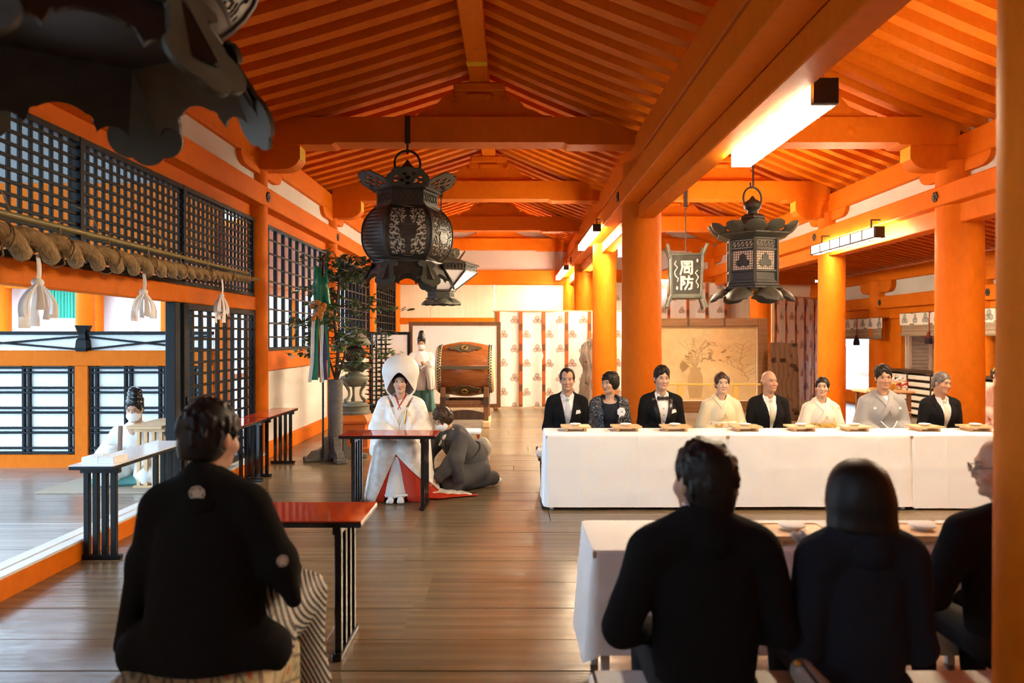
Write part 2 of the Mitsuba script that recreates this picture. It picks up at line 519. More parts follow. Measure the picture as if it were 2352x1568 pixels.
# ---- pillars
PILLARS = [
    (XL, FR[0], .157, 'slim vermilion pillar at the end of the lattice doors, behind the groom'),
    (XL, FR[1], .160, 'slim vermilion pillar behind the tall sakaki tree'),
    (XL, FR[2], .158, 'slim vermilion pillar left of the black framed screen'),
    (XL, FR[3], .150, 'farthest slim vermilion pillar in the left back corner'),
    (XR, 2.15, .27, 'blurred vermilion pillar cut off at the right edge, nearest the camera'),
    (XR, FR[0], .265, 'thick vermilion pillar behind the woman in tweed and the man in the bow tie'),
    (XR, FR[1], .225, 'brightly lit pale orange pillar right of the crested white curtain'),
    (XR, FR[2], .24, 'vermilion pillar just behind and left of the brightest pillar'),
    (XR, FR[3], .24, 'vermilion pillar against the white back wall, farthest of the middle row'),
    (XS, FR[0], .295, 'thick vermilion pillar behind the grey haired man at the right end of the table'),
    (XS, FR[1], .245, 'lit vermilion pillar behind the woman in the gold sash'),
    (XS, FR[2], .25, 'vermilion pillar behind the top right corner of the framed painting'),
    (XS, FR[3], .22, 'vermilion pillar far back, seen between the two hanging lanterns'),
    (XT, FR[1], .24, 'vermilion pillar at the shop wall behind the shrine maiden in pink'),
    (XT, FR[2], .24, 'vermilion pillar between the two openings with rolled blinds'),
]
for x, yy, r, lab in PILLARS:
    top = ZP0 if x < 8 else 2.98
    r0 = r
    k = thing('pillar', lab, 'pillar')
    put(k, moved(lathe([(r * 1.0, 0), (r * 1.005, .6), (r, 1.5), (r * .985, .95), (r * .97, top)], 48), (x, yy, 0)), 'orange_paint', 40)


# ---- nail covers: hexagonal black iron rosettes
def rosette(r=.075):
    ms = [prism([(r * .55 * math.cos(a), r * .55 * math.sin(a)) for a in np.arange(6) * PI / 3], 0, .012, 'x')]
    for a in np.arange(6) * PI / 3:
        ms.append(ell((.008, r * .62 * math.cos(a), r * .62 * math.sin(a)), (.012, r * .36, r * .36), 6))
    ms.append(ell((.014, 0, 0), (.014, r * .3, r * .3), 6))
    return cat(ms)


ROS = mikit.ply(rosette(), 'iron')


def nail_cover(parent, x, yy, z, face):
    part(parent, 'nail_cover', ROS, to_world=T().translate([x, yy, z]) @ T().rotate([0, 0, 1], 0 if face > 0 else 180))


# ---- left wall
wl = structure('wall_left')
xi = -3.24     # face of the tie beam
part(wl, 'tie_beam', box(-3.50, xi, YN, 21.7, ZT0, ZT1, .012), 'orange_paint')
part(wl, 'lintel', box(-3.50, -3.42, YN, 21.5, ZL0, ZT0 + .002, .006), 'orange_paint')
ys = [2.15] + FR
for a, b in zip([YN] + FR, FR + [21.7]):
    part(wl, 'plaster_panel', box(-3.45, -3.37, a + .14, b - .14, ZT1 - .01, ZP0 + .01, 0), 'plaster')
for yf in FR:
    nail_cover(wl, xi + .002, yf, 3.52, 1)
part(wl, 'board', box(-3.46, -3.40, YN, 3.75, .14, 2.02, 0), 'pale_board')
part(wl, 'main_lintel', box(-3.47, -3.35, YN, FR[0] - .14, 2.01, 2.19, .01), 'orange_paint')
# infill above the plate between rafters
part(wl, 'eave_infill', box(XL - .07, XL - .03, YN, 21.6, ZP1 - .01, ZP1 + .19, 0), 'plaster')
for a, b in zip(FR[:-1], FR[1:]):
    a, b = a + .13, b - .13
    part(wl, 'sill_rail', box(-3.47, -3.34, a, b, 1.20, 1.47, .008), 'orange_paint')
    part(wl, 'plaster_panel', box(-3.42, -3.39, a, b, .2, 1.205, 0), 'plaster')
    part(wl, 'side_post', box(-3.45, -3.345, b - .06, b + .02, .2, ZL0, .006), 'orange_paint')
bb = structure('baseboard_left')
put(bb, box(-3.46, -3.33, FR[0] + .1, 21.6, -.005, .21, .01), 'orange_paint')
# sill of the open side
sl = structure('trim_1')
part(sl, 'sill_face', box(-3.36, -3.20, YN, FR[0] - .12, -.02, .135, .008), 'orange_paint')
mat('worn_sill', (0.62, 0.62, 0.60), 0.35, 0.5)
part(sl, 'sill_top', box(-3.30, -3.205, YN, FR[0] - .12, .13, .150, .004), 'worn_sill')
part(sl, 'sill_top', box(-3.42, -3.315, YN, FR[0] - .12, .10, .150, .004), 'worn_sill')


# ---- lattice windows: bars of the grid one by one
def lattice(name, y0, y1, z0, z1, py, pz, x=-3.40, bw=.032, frame=.05, posts=(), dp=.022):
    k = structure(name)
    part(k, 'frame', cat([box(x - .035, x + .035, y0, y1, z0, z0 + frame, .004), box(x - .035, x + .035, y0, y1, z1 - frame, z1, .004),
                          box(x - .035, x + .035, y0, y0 + frame, z0, z1, .004), box(x - .035, x + .035, y1 - frame, y1, z0, z1, .004)]), 'black_paint')
    ny, nz = round((y1 - y0) / py), round((z1 - z0) / pz)
    v = mikit.ply(box(x + .006 - dp, x + .006, -bw / 2, bw / 2, z0 + .01, z1 - .01, .003), 'black_paint')
    for i in range(1, ny):
        part(k, 'vertical_bar', v, to_world=T().translate([0, y0 + (y1 - y0) * i / ny, 0]))
    h = mikit.ply(box(x, x + .016, y0 + .01, y1 - .01, -.014, .014, .003), 'black_paint')
    for i in range(1, nz):
        part(k, 'horizontal_bar', h, to_world=T().translate([0, 0, z0 + (z1 - z0) * i / nz]))
    for p in posts:
        part(k, 'post', box(x - .036, x + .04, p - .03, p + .03, z0, z1, .004), 'black_paint')
    return k


lattice('window_1', 2.2, FR[0] - .15, 2.19, ZL0, .117, .088, posts=(5.80, 7.62))
for i, (a, b) in enumerate(zip(FR[:-1], FR[1:])):
    lattice(f'window_{i + 2}', a + .15, b - .18, 1.47, ZL0, .36, .19, bw=.05, dp=.05 if i == 0 else .07)
# the sliding lattice door, standing half closed
dk = lattice('door_1', 7.62, FR[0] - .16, .15, 2.01, .235, .125, x=-3.385, bw=.06, frame=.07, dp=.035)
part(dk, 'stile', box(-3.44, -3.34, 7.34, 7.46, .15, 2.01, .006), 'black_paint')
part(dk, 'stile', box(-3.42, -3.32, 7.50, 7.62, .15, 2.01, .006), 'black_paint')
part(dk, 'latch', cat([cyl(-3.31, 7.55, .98, 1.05, .012, 12), ell((-3.30, 7.55, .98), (.02, .02, .02), 8)]), 'iron', True)

# ---- middle row of beams
tm = structure('trim_2')
part(tm, 'tie_beam', box(1.41, 1.64, YN, 21.7, ZT0, ZT1, .012), 'orange_paint')
part(tm, 'tie_beam', box(1.80, 2.03, YN, 21.7, ZT0, ZT1, .012), 'orange_paint')
part(tm, 'lintel', box(1.64, 1.845, YN, 21.5, ZL0 - .02, ZT0 + .01, .01), 'orange_paint')
for a, b in zip([2.15] + FR, FR + [21.7]):
    part(tm, 'plaster_panel', box(1.69, 1.75, a + .2, b - .2, ZT1 - .01, ZP0 + .01, 0), 'plaster')
for yf in FR:
    nail_cover(tm, 1.408, yf, 3.52, -1)
# ---- outer right row
tr = structure('trim_3')
part(tr, 'tie_beam', box(5.62, 5.86, YN, 21.7, ZT0, ZT1, .012), 'orange_paint')
part(tr, 'lintel', box(5.80, 6.05, YN, 21.5, ZL0 - .07, ZT0 + .01, .01), 'orange_paint')
for a, b in zip([2.15] + FR, FR + [21.7]):
    part(tr, 'plaster_panel', box(5.91, 5.97, a + .2, b - .2, ZT1 - .01, ZP0 + .01, 0), 'plaster')
for yf in FR:
    nail_cover(tr, 5.618, yf, 3.52, -1)
part(tr, 'eave_infill', box(XS + .06, XS + .10, YN, 21.6, ZP1 - .01, ZP1 + .19, 0), 'plaster')

# ---- lean-to roof on the right
d = mikit.ply(rafter(6.05, 4.02, 9.05, 3.25, .10, .11), 'orange_paint')
for j in range(int((21.5 - 6.0) / .25)):
    part(ce, 'lean_to_rafter', d, to_world=T().translate([0, 6.0 + j * .25, 0]))
part(ce, 'roof_board', roof_board(6.05, 4.02, 9.3, 3.19, YN - .2, 21.9, .11), 'orange_paint')

# ---- right wall with the shop openings
wr = structure('wall_right')
part(wr, 'plate_beam', box(8.70, 8.95, YN, 21.7, 2.98, 3.24, .012), 'orange_paint')
part(wr, 'tie_beam', box(8.62, 8.80, YN, 21.7, 2.34, 2.62, .012), 'orange_paint')
part(wr, 'plaster_panel', box(8.80, 8.86, YN, 21.7, 2.6, 3.0, 0), 'plaster')
part(wr, 'lintel', box(8.74, 8.90, YN, 21.7, 2.10, 2.35, .008), 'orange_paint')
for yf in FR[1:]:
    nail_cover(wr, 8.618, yf - .35, 2.48, -1)
    for s in (-1, 1):
        part(wr, 'bracket_arm', moved(bracket(0, s * .75, 2.72, 2.985, 0, .2), (8.78, yf, 0), rz=90), 'orange_paint')
# solid wall behind the camera's side (out of view) and around the openings
part(wr, 'wall_board', box(8.80, 8.88, YN, 12.2, -.01, 2.12, 0), 'orange_paint')
part(wr, 'wall_board', box(8.80, 8.88, 16.75, 17.9, -.01, 2.12, 0), 'orange_paint')
part(wr, 'wall_board', box(8.80, 8.88, 19.9, 21.7, -.01, 2.12, 0), 'orange_paint')
part(wr, 'low_wall', box(8.80, 8.88, 17.9, 19.9, -.01, .30, .01), 'orange_paint')
part(wr, 'low_wall', box(8.80, 8.88, 12.2, 16.75, -.01, .78, .01), 'brown_wood')

# ---- back wall
wb = structure('wall_back')
YB = 21.6
xs = np.arange(-3.3, 8.7, .93)
for a in xs:
    part(wb, 'wall_board', box(a + .002, a + .928, YB - .02, YB + .03, 0, 3.22, .002), 'pale_board')
part(wb, 'lintel', box(-3.4, 8.8, YB - .12, YB + .06, ZL0 - .02, ZT1 - .03, .01), 'orange_paint')
part(wb, 'rail', box(-3.4, 1.6, YB - .07, YB + .03, 2.06, 2.24, .01), 'orange_paint')
part(wb, 'gable_plaster', box(-3.4, 8.8, YB + .02, YB + .08, 3.6, 5.4, 0), 'plaster')
# ---- wall behind the camera
wn = structure('wall_front')
put(wn, box(-3.5, 9.0, YN - .2, YN - .1, 0, 5.4, 0), 'pale_board')
# ------------------------------------------------------------------ outside the open left side
mat('white_wall_paint', (0.80, 0.82, 0.82), 0.7, 0.2)
mat('green_slats', proc(lambda p, n, uv: mix((0.02, 0.22, 0.14), (0.05, 0.34, 0.22), cell_rand(dr.floor(p.x * 60), 0, 1))), 0.6, 0.2)
mat('ground', proc(lambda p, n, uv: mix((0.42, 0.42, 0.40), (0.55, 0.55, 0.52), fbm(p.x, p.y, 0, 3))), 0.9, 0.1)


def f_deck(p, n, uv):
    row = dr.floor(p.y * 2.6)
    t = cell_rand(row, 0, 9)
    g = fbm(p.x * 1.3 + t * 31, p.y * 34, 0, 3)
    return mix((0.15, 0.115, 0.095), (0.30, 0.25, 0.215), g) * (0.85 + 0.3 * t)


scene['deck_wood'] = {'type': 'twosided', 'bsdf': {'type': 'principled', 'base_color': proc(f_deck), 'roughness': proc(f_floor_rough), 'specular': 0.55}}
mat('deck_sky_tint', proc(lambda p, n, uv: f_deck(p, n, uv) * mi.Color3f(1.25, 1.45, 1.6) + 0.06), 0.3, 0.5)  # bluish lift of the deck colour, painting in the sky's reflection
fo = structure('floor_outer')
r_ = np.random.default_rng(5)
y = YN
while y < 8.9:
    w = r_.uniform(.36, .42)
    xs = [-9.2, r_.uniform(-7.5, -5), -3.425]
    for a, b in zip(xs[:-1], xs[1:]):
        part(fo, 'plank', box(a + .002, b - .002, y + .002, min(y + w, 8.95) - .002, .05, .10 + r_.uniform(-.001, .001), .003), 'deck_wood' if y > 6.1 else 'deck_sky_tint')
    y += w
part(fo, 'sub_floor', box(-9.2, -3.43, YN, 9.0, -.1, .048, 0), 'dark_wood')
gd = structure('floor_ground')
put(gd, box(-60, -3.43, 9.02, 80, -1.2, -1.0, 0), 'ground')

# low wall with white panels behind black bars
YW = 8.9
wo = structure('wall_outer')
part(wo, 'sill', box(-9.2, -3.6, YW - .05, YW + .1, .09, .25, .008), 'orange_paint')
part(wo, 'rail', box(-9.2, -3.6, YW - .05, YW + .1, 1.315, 1.50, .008), 'orange_paint')
posts = [-9.0, -7.08, -5.16, -3.66]
for a in posts:
    part(wo, 'post', box(a - .08, a + .08, YW - .04, YW + .09, .24, 1.32, .006), 'orange_paint')
for a, b in zip(posts[:-1], posts[1:]):
    a, b = a + .08, b - .08
    part(wo, 'white_panel', box(a, b, YW + .03, YW + .05, .25, 1.32, 0), 'white_wall_paint')
    nx, nz = 3, 4
    for i in range(nx + 1):
        for s in (-1, 1):
            xx = a + .05 + (b - a - .1) * i / nx + s * .033
            part(wo, 'vertical_bar', box(xx - .016, xx + .016, YW - .01, YW + .032, .25, 1.315, .003), 'black_paint')
    for i in range(nz + 1):
        for s in (-1, 1):
            zz = .30 + .965 * i / nz + s * .028
            part(wo, 'horizontal_bar', box(a, b, YW - .02, YW + .02, zz - .013, zz + .013, .003), 'black_paint')
# balustrade on it
part(wo, 'white_panel', box(-9.2, -3.6, YW + .03, YW + .05, 1.49, 1.70, 0), 'white_wall_paint')
part(wo, 'hand_rail', box(-9.2, -3.6, YW - .03, YW + .06, 1.69, 1.73, .006), 'black_paint')
for a, b in zip(posts[:-1], posts[1:]):
    for u, v in ((1.51, 1.67), (1.67, 1.51)):
        part(wo, 'diagonal_bar', beam((a, YW, u), (b, YW, v), .03, .022), 'black_paint')
for a in posts[1:3]:
    prof = [(.075, 1.49), (.085, 1.53), (.075, 1.62), (.055, 1.65), (.05, 1.70), (.085, 1.79), (.09, 1.80)]
    m = lathe([(r * 1.1, z) for r, z in prof], 4, [PI / 4, 3 * PI / 4, 5 * PI / 4, 7 * PI / 4])
    part(wo, 'baluster', moved(m, (a + .02, YW - .02, 0)), 'black_paint')

# the next building over, bright in the daylight
bd = thing('building', 'neighbouring vermilion and white building with a green blind, seen through the open lattice side', 'building')
YO = 16.0
part(bd, 'floor', box(-22, -8.3, YO - 1.2, YO + 4, -1.0, .95, 0), 'white_wall_paint')
part(bd, 'wall', box(-22, -8.3, YO + .3, YO + .5, .9, 3.1, 0), 'white_wall_paint')
for x in (-17, -15, -13, -11.0, -9.0):
    part(bd, 'column', cyl(x, YO, .9, 3.0, .16, 24), 'orange_paint', 30)
part(bd, 'beam', box(-22, -8.3, YO - .12, YO + .12, 2.72, 2.98, .01), 'orange_paint')
part(bd, 'rail', box(-22, -8.3, YO - .2, YO - .05, 1.62, 1.72, .01), 'white_wall_paint')
part(bd, 'rail', box(-22, -8.3, YO - .2, YO - .05, .95, 1.15, .01), 'orange_paint')
for i in range(11):
    x = -9.98 + i * .068
    part(bd, 'blind_slat', box(x, x + .058, YO - .06, YO - .03, 2.08, 2.75, .004), 'green_slats')
part(bd, 'roof', prism([(YO - .6, 2.95), (YO - .6, 3.05), (YO + 2.2, 3.7), (YO + 4, 3.2), (YO + 4, 3.0), (YO, 3.0)], -22.5, -8.2, 'x'), 'white_wall_paint')

# corridor beyond the long left wall: pale posts seen edge-on through the lattices
pv = thing('gallery', 'open vermilion gallery outside the long lattice windows', 'gallery')
for i in range(5):
    part(pv, 'column', cyl(-7.2, 12.5 + 3 * i, -1.0, 3.4, .15, 20), 'orange_paint', 30)
part(pv, 'beam', box(-7.3, -7.1, 11, 25.5, 2.9, 3.3, .01), 'orange_paint')
part(pv, 'deck', box(-7.4, -5.4, 11, 25.5, -1.0, -.2, 0), 'deck_wood')
part(pv, 'rail', box(-7.25, -7.15, 11, 25.5, .6, .72, .01), 'orange_paint')

# roof and upper wall of the outer hall, open to the daylight on its left side and over the low wall
co = structure('ceiling_outer')
part(co, 'roof_board', box(-9.3, -3.5, YN, 9.4, 4.45, 4.55, 0), 'plaster')
part(co, 'beam', box(-9.3, -3.5, YW - .12, YW + .16, 2.56, 2.98, .01), 'orange_paint')
part(co, 'eave_board', box(-9.3, -3.5, YW - .05, YW + .1, 2.97, 3.5, 0), 'orange_paint')
mat('grey_board', (.26, .28, .29), .8, .1)
part(co, 'upper_board', box(-9.3, -3.5, YW, YW + .06, 3.49, 4.46, 0), 'grey_board')
for a in posts:
    pass
part(co, 'gallery_roof', prism([(-7.6, 3.05), (-3.5, 3.75), (-3.5, 3.85), (-7.6, 3.15)], 12.5, 26, 'y'), 'orange_paint')  # added roof, dims the daylight behind the long lattice windows
part(co, 'dark_board', box(-3.75, -3.70, 17.75, 21.6, 1.0, 3.6, 0), 'dark_wood')  # added board, keeps daylight out of the last lattice window
# ------------------------------------------------------------------ solid modelling on grids, for people and cloth
class Grid:
    """A box of sample points; fields are distance arrays on it."""

    def __init__(self, lo, hi, cell):
        self.lo, self.cell = np.array(lo, float), cell
        self.n = np.ceil((np.array(hi, float) - self.lo) / cell).astype(int) + 1
        self.ax = [(self.lo[i] + cell * np.arange(self.n[i])).astype(np.float32) for i in range(3)]

    def xyz(self, sl=None):
        a = self.ax if sl is None else [x[s] for x, s in zip(self.ax, sl)]
        return a[0][:, None, None], a[1][None, :, None], a[2][None, None, :]

    def window(self, lo, hi):
        out = []
        for i in range(3):
            a = int(np.clip(math.floor((lo[i] - self.lo[i]) / self.cell), 0, self.n[i]))
            b = int(np.clip(math.ceil((hi[i] - self.lo[i]) / self.cell) + 1, 0, self.n[i]))
            out.append(slice(a, b))
        return tuple(out)


def cap(a, ra, b, rb=None, sq=None, k=None):
    """Round cone from a to b; sq: (sx, sy, sz) flattens it."""
    return ('cap', np.array(a, float), ra, np.array(b, float), ra if rb is None else rb, sq, k)


def sph(c, r, R=None, k=None):
    """Ellipsoid with radii r, turned by the matrix R."""
    return ('ell', np.array(c, float), np.broadcast_to(np.array(r, float), (3,)), R, None, None, k)


def dist(q, x, y, z):
    if q[0] == 'cap':
        _, a, ra, b, rb, sq, _ = q
        s = np.array([1., 1., 1.] if sq is None else sq)
        a, b = a / s, b / s
        d = b - a
        L = max(float(d @ d), 1e-9)
        X, Yv, Z = x / s[0] - a[0], y / s[1] - a[1], z / s[2] - a[2]
        t = np.clip((X * d[0] + Yv * d[1] + Z * d[2]) / L, 0, 1)
        return (np.sqrt((X - t * d[0]) ** 2 + (Yv - t * d[1]) ** 2 + (Z - t * d[2]) ** 2) - (ra + t * (rb - ra))) * s.min()
    _, c, r, R, _, _, _ = q
    X, Yv, Z = x - c[0], y - c[1], z - c[2]
    if R is not None:
        X, Yv, Z = R[0, 0] * X + R[1, 0] * Yv + R[2, 0] * Z, R[0, 1] * X + R[1, 1] * Yv + R[2, 1] * Z, R[0, 2] * X + R[1, 2] * Yv + R[2, 2] * Z
    k0 = np.sqrt((X / r[0]) ** 2 + (Yv / r[1]) ** 2 + (Z / r[2]) ** 2)
    return (k0 - 1) * r.min() * 1.0 if r.max() < 1.6 * r.min() else k0 * (k0 - 1) / (np.sqrt((X / r[0] ** 2) ** 2 + (Yv / r[1] ** 2) ** 2 + (Z / r[2] ** 2) ** 2) + 1e-9)


def bound(q, m):
    if q[0] == 'cap':
        s = np.array([1., 1., 1.] if q[5] is None else q[5])
        r = max(q[2], q[4]) * s
        return np.minimum(q[1], q[3]) - r - m, np.maximum(q[1], q[3]) + r + m
    r = np.full(3, q[2].max()) if q[3] is not None else q[2]
    return q[1] - r - m, q[1] + r + m


def smin(a, b, k):
    h = np.clip(.5 + .5 * (b - a) / k, 0, 1)
    return b * (1 - h) + a * h - k * h * (1 - h)


def field(g, prims, k=.02, D=None, reach=.06):
    D = np.full(g.n, 1.0, np.float32) if D is None else D
    for q in prims:
        kk = q[6] or k
        sl = g.window(*bound(q, max(reach, kk + .02)))
        if min(s.stop - s.start for s in sl) < 1:
            continue
        D[sl] = smin(D[sl], dist(q, *g.xyz(sl)).astype(np.float32), kk)
    return D


def carve(g, D, prims, k=.006):
    for q in prims:
        kk = q[6] or k
        sl = g.window(*bound(q, kk + .03))
        if min(s.stop - s.start for s in sl) < 1:
            continue
        D[sl] = -smin(-D[sl], dist(q, *g.xyz(sl)).astype(np.float32), kk)
    return D


def skin(g, D, smooth=1):
    """Surface nets: the zero surface of D as a mesh."""
    D = D.copy()
    for ax in range(3):   # close the surface at the box
        s = [slice(None)] * 3
        for e in (0, -1):
            s[ax] = e
            D[tuple(s)] = np.maximum(D[tuple(s)], 1e-4)
    ins = D < 0
    n = np.array(D.shape)
    corners = [(i, j, k) for i in (0, 1) for j in (0, 1) for k in (0, 1)]
    sub = lambda A, c: A[c[0]:n[0] - 1 + c[0], c[1]:n[1] - 1 + c[1], c[2]:n[2] - 1 + c[2]]
    cnt = sum(sub(ins, c).astype(np.int8) for c in corners)
    act = (cnt > 0) & (cnt < 8)
    I = np.argwhere(act)
    if len(I) == 0:
        return trimesh.Trimesh()
    val = {c: D[I[:, 0] + c[0], I[:, 1] + c[1], I[:, 2] + c[2]].astype(np.float64) for c in corners}
    acc, num = np.zeros((len(I), 3)), np.zeros(len(I))
    for c in corners:
        for ax in range(3):
            if c[ax] == 0:
                e = list(c)
                e[ax] = 1
                e = tuple(e)
                a, b = val[c], val[e]
                m = (a < 0) != (b < 0)
                t = np.where(m, a / np.where(m, a - b, 1), 0)
                P = np.array(c, float)[None].repeat(len(I), 0)
                P[:, ax] += t
                acc += P * m[:, None]
                num += m
    V = (acc / num[:, None] + I) * g.cell + g.lo
    idx = np.full(n - 1, -1)
    idx[act] = np.arange(len(I))
    F_ = []
    for ax in range(3):
        o1, o2 = [(1, 2), (2, 0), (0, 1)][ax]
        s0 = [slice(1, -1)] * 3
        s0[ax] = slice(0, n[ax] - 1)
        s1 = list(s0)
        s1[ax] = slice(1, n[ax])
        A, B = ins[tuple(s0)], ins[tuple(s1)]
        E = np.argwhere(A != B)
        if not len(E):
            continue
        sign = A[tuple(E.T)]
        P = E.copy()
        P[:, o1] += 1
        P[:, o2] += 1
        def at(d1, d2):
            Q = P.copy()
            Q[:, o1] -= d1
            Q[:, o2] -= d2
            return idx[Q[:, 0], Q[:, 1], Q[:, 2]]
        a, b, c, d = at(1, 1), at(0, 1), at(0, 0), at(1, 0)
        q = np.stack([a, b, c, d], 1)
        q[~sign] = q[~sign][:, ::-1]
        F_ += [q[:, [0, 1, 2]], q[:, [0, 2, 3]]]
    m = trimesh.Trimesh(V, np.vstack(F_), process=False)
    if smooth:
        trimesh.smoothing.filter_taubin(m, lamb=.5, nu=.52, iterations=2 * smooth)
    return m


def Rot(yaw=0, pitch=0, roll=0):
    """Turns: yaw about z (positive to the figure's left... i.e. counter-clockwise from above), pitch about x (positive looks down), roll about y."""
    a, b, c = map(math.radians, (yaw, pitch, roll))
    Z = np.array([[math.cos(a), -math.sin(a), 0], [math.sin(a), math.cos(a), 0], [0, 0, 1]])
    Xm = np.array([[1, 0, 0], [0, math.cos(b), -math.sin(b)], [0, math.sin(b), math.cos(b)]])
    Ym = np.array([[math.cos(c), 0, math.sin(c)], [0, 1, 0], [-math.sin(c), 0, math.cos(c)]])
    return Z @ Ym @ Xm


class Fr:
    """A local frame: origin and turn."""

    def __init__(self, o, R):
        self.o, self.R = np.array(o, float), R

    def __call__(self, *p):
        return self.o + self.R @ np.array(p, float)

    def ell(self, c, r, k=None, R=None):
        return sph(self(*c), r, self.R if R is None else self.R @ R, k)

    def cap(self, a, ra, b, rb=None, k=None):
        return cap(self(*a), ra, self(*b), rb, None, k)

    def local(self, V):
        return (np.asarray(V) - self.o) @ self.R


# ------------------------------------------------------------------ people: the figure looks along -y, right hand on -x, seat or floor at z = 0
def head_prims(h, female=False, s=1.0, neck=None):
    w = .96 if female else 1.0
    p = [h.ell((0, .012, .035), (.074 * w, .092, .092)), h.ell((0, -.028, -.020), (.066 * w, .063, .082), .02),
         h.ell((0, -.045, -.080), (.043 * w, .038, .031), .025),
         h.ell((.036, -.062, -.025), (.026, .024, .022), .02), h.ell((-.036, -.062, -.025), (.026, .024, .022), .02),
         h.ell((0, -.074, .034), (.045, .018, .012), .02),
         h.cap((0, -.089, .008), .0072, (0, -.1025, -.026), .0098, .010), h.ell((.012, -.096, -.029), (.009, .009, .007), .006), h.ell((-.012, -.096, -.029), (.009, .009, .007), .006),
         h.ell((0, -.087, -.057), (.023, .012, .009), .010), h.ell((0, -.080, -.093), (.018, .014, .013), .014)]
    for sx in (-1, 1):
        p += [h.ell((sx * .076 * w, .006, -.004), (.009, .020, .031), .004, Rot(0, -8, 0))]
    if neck is not None:
        p += [cap(h(0, .018, -.06), .050 if female else .056, neck, .050 if female else .060, k=.03)]
    return p


def head_cuts(h):
    return [h.ell((sx * .031, -.098, .010), (.018, .013, .009), .012) for sx in (-1, 1)] + [h.ell((0, -.104, -.057), (.020, .006, .0016), .003)]


def eye_mesh(h, sx, s=1.0, shut=False):
    """white, iris and lid in one small mesh with vertex colours"""
    ms, cs = [], []
    def add(c, r, col, R=None):
        m = trimesh.creation.icosphere(2)
        v = m.vertices * r
        if R is not None:
            v = v @ R.T
        m.vertices = np.array([h(*q) for q in v + np.array(c)])
        ms.append(m)
        cs.append(np.tile(col, (len(v), 1)))
    if not shut:
        add((sx * .031, -.0835, .010), (.0130 * s, .006, .0052 * s), (.60, .54, .48))
        add((sx * .031, -.0872, .010), (.0060, .0035, .0052), (.012, .008, .006))
    add((sx * .031, -.0850, .0155 if not shut else .010), (.0150 * s, .0065, .0028), (.035, .022, .018), Rot(0, 0, -sx * 6))
    return cat(ms), np.vstack(cs)


def brow(h, sx, w=.018, t=.0028):
    pts = [h(sx * (.016 + 1.9 * w * u), -.090 + .012 * u * u, .028 + .007 * math.sin(u * 2.2)) for u in np.linspace(0, 1, 6)]
    return tube(pts, np.array([.7, 1, 1, .95, .8, .4]) * t, 6)


SKIN = {'pale': (.56, .36, .25), 'fair': (.50, .30, .20), 'tan': (.40, .215, .13), 'warm': (.46, .26, .165)}
scene['skin'] = {'type': 'twosided', 'bsdf': {'type': 'principled', 'base_color': {'type': 'mesh_attribute', 'name': 'vertex_color'}, 'roughness': .48, 'specular': .35}}
scene['painted'] = {'type': 'twosided', 'bsdf': {'type': 'principled', 'base_color': {'type': 'mesh_attribute', 'name': 'vertex_color'}, 'roughness': .35, 'specular': .4}}


def f_hair(a, b):
    def fn(p, n, uv):
        g = fbm(p.x * 120, p.y * 120, p.z * 18, 2)
        return mix(a, b, g)
    return fn


mat('hair_black', proc(f_hair((.004, .0035, .003), (.013, .010, .008))), .5, .25)
mat('hair_brown', proc(f_hair((.020, .010, .005), (.060, .030, .015))), .5, .3)
mat('hair_grey', proc(f_hair((.03, .027, .025), (.16, .15, .14))), .45, .4)
mat('hair_white', proc(f_hair((.25, .24, .22), (.5, .48, .45))), .5, .3)

HAIR_MAT = {'black': 'hair_black', 'brown': 'hair_brown', 'grey': 'hair_grey', 'white': 'hair_white'}


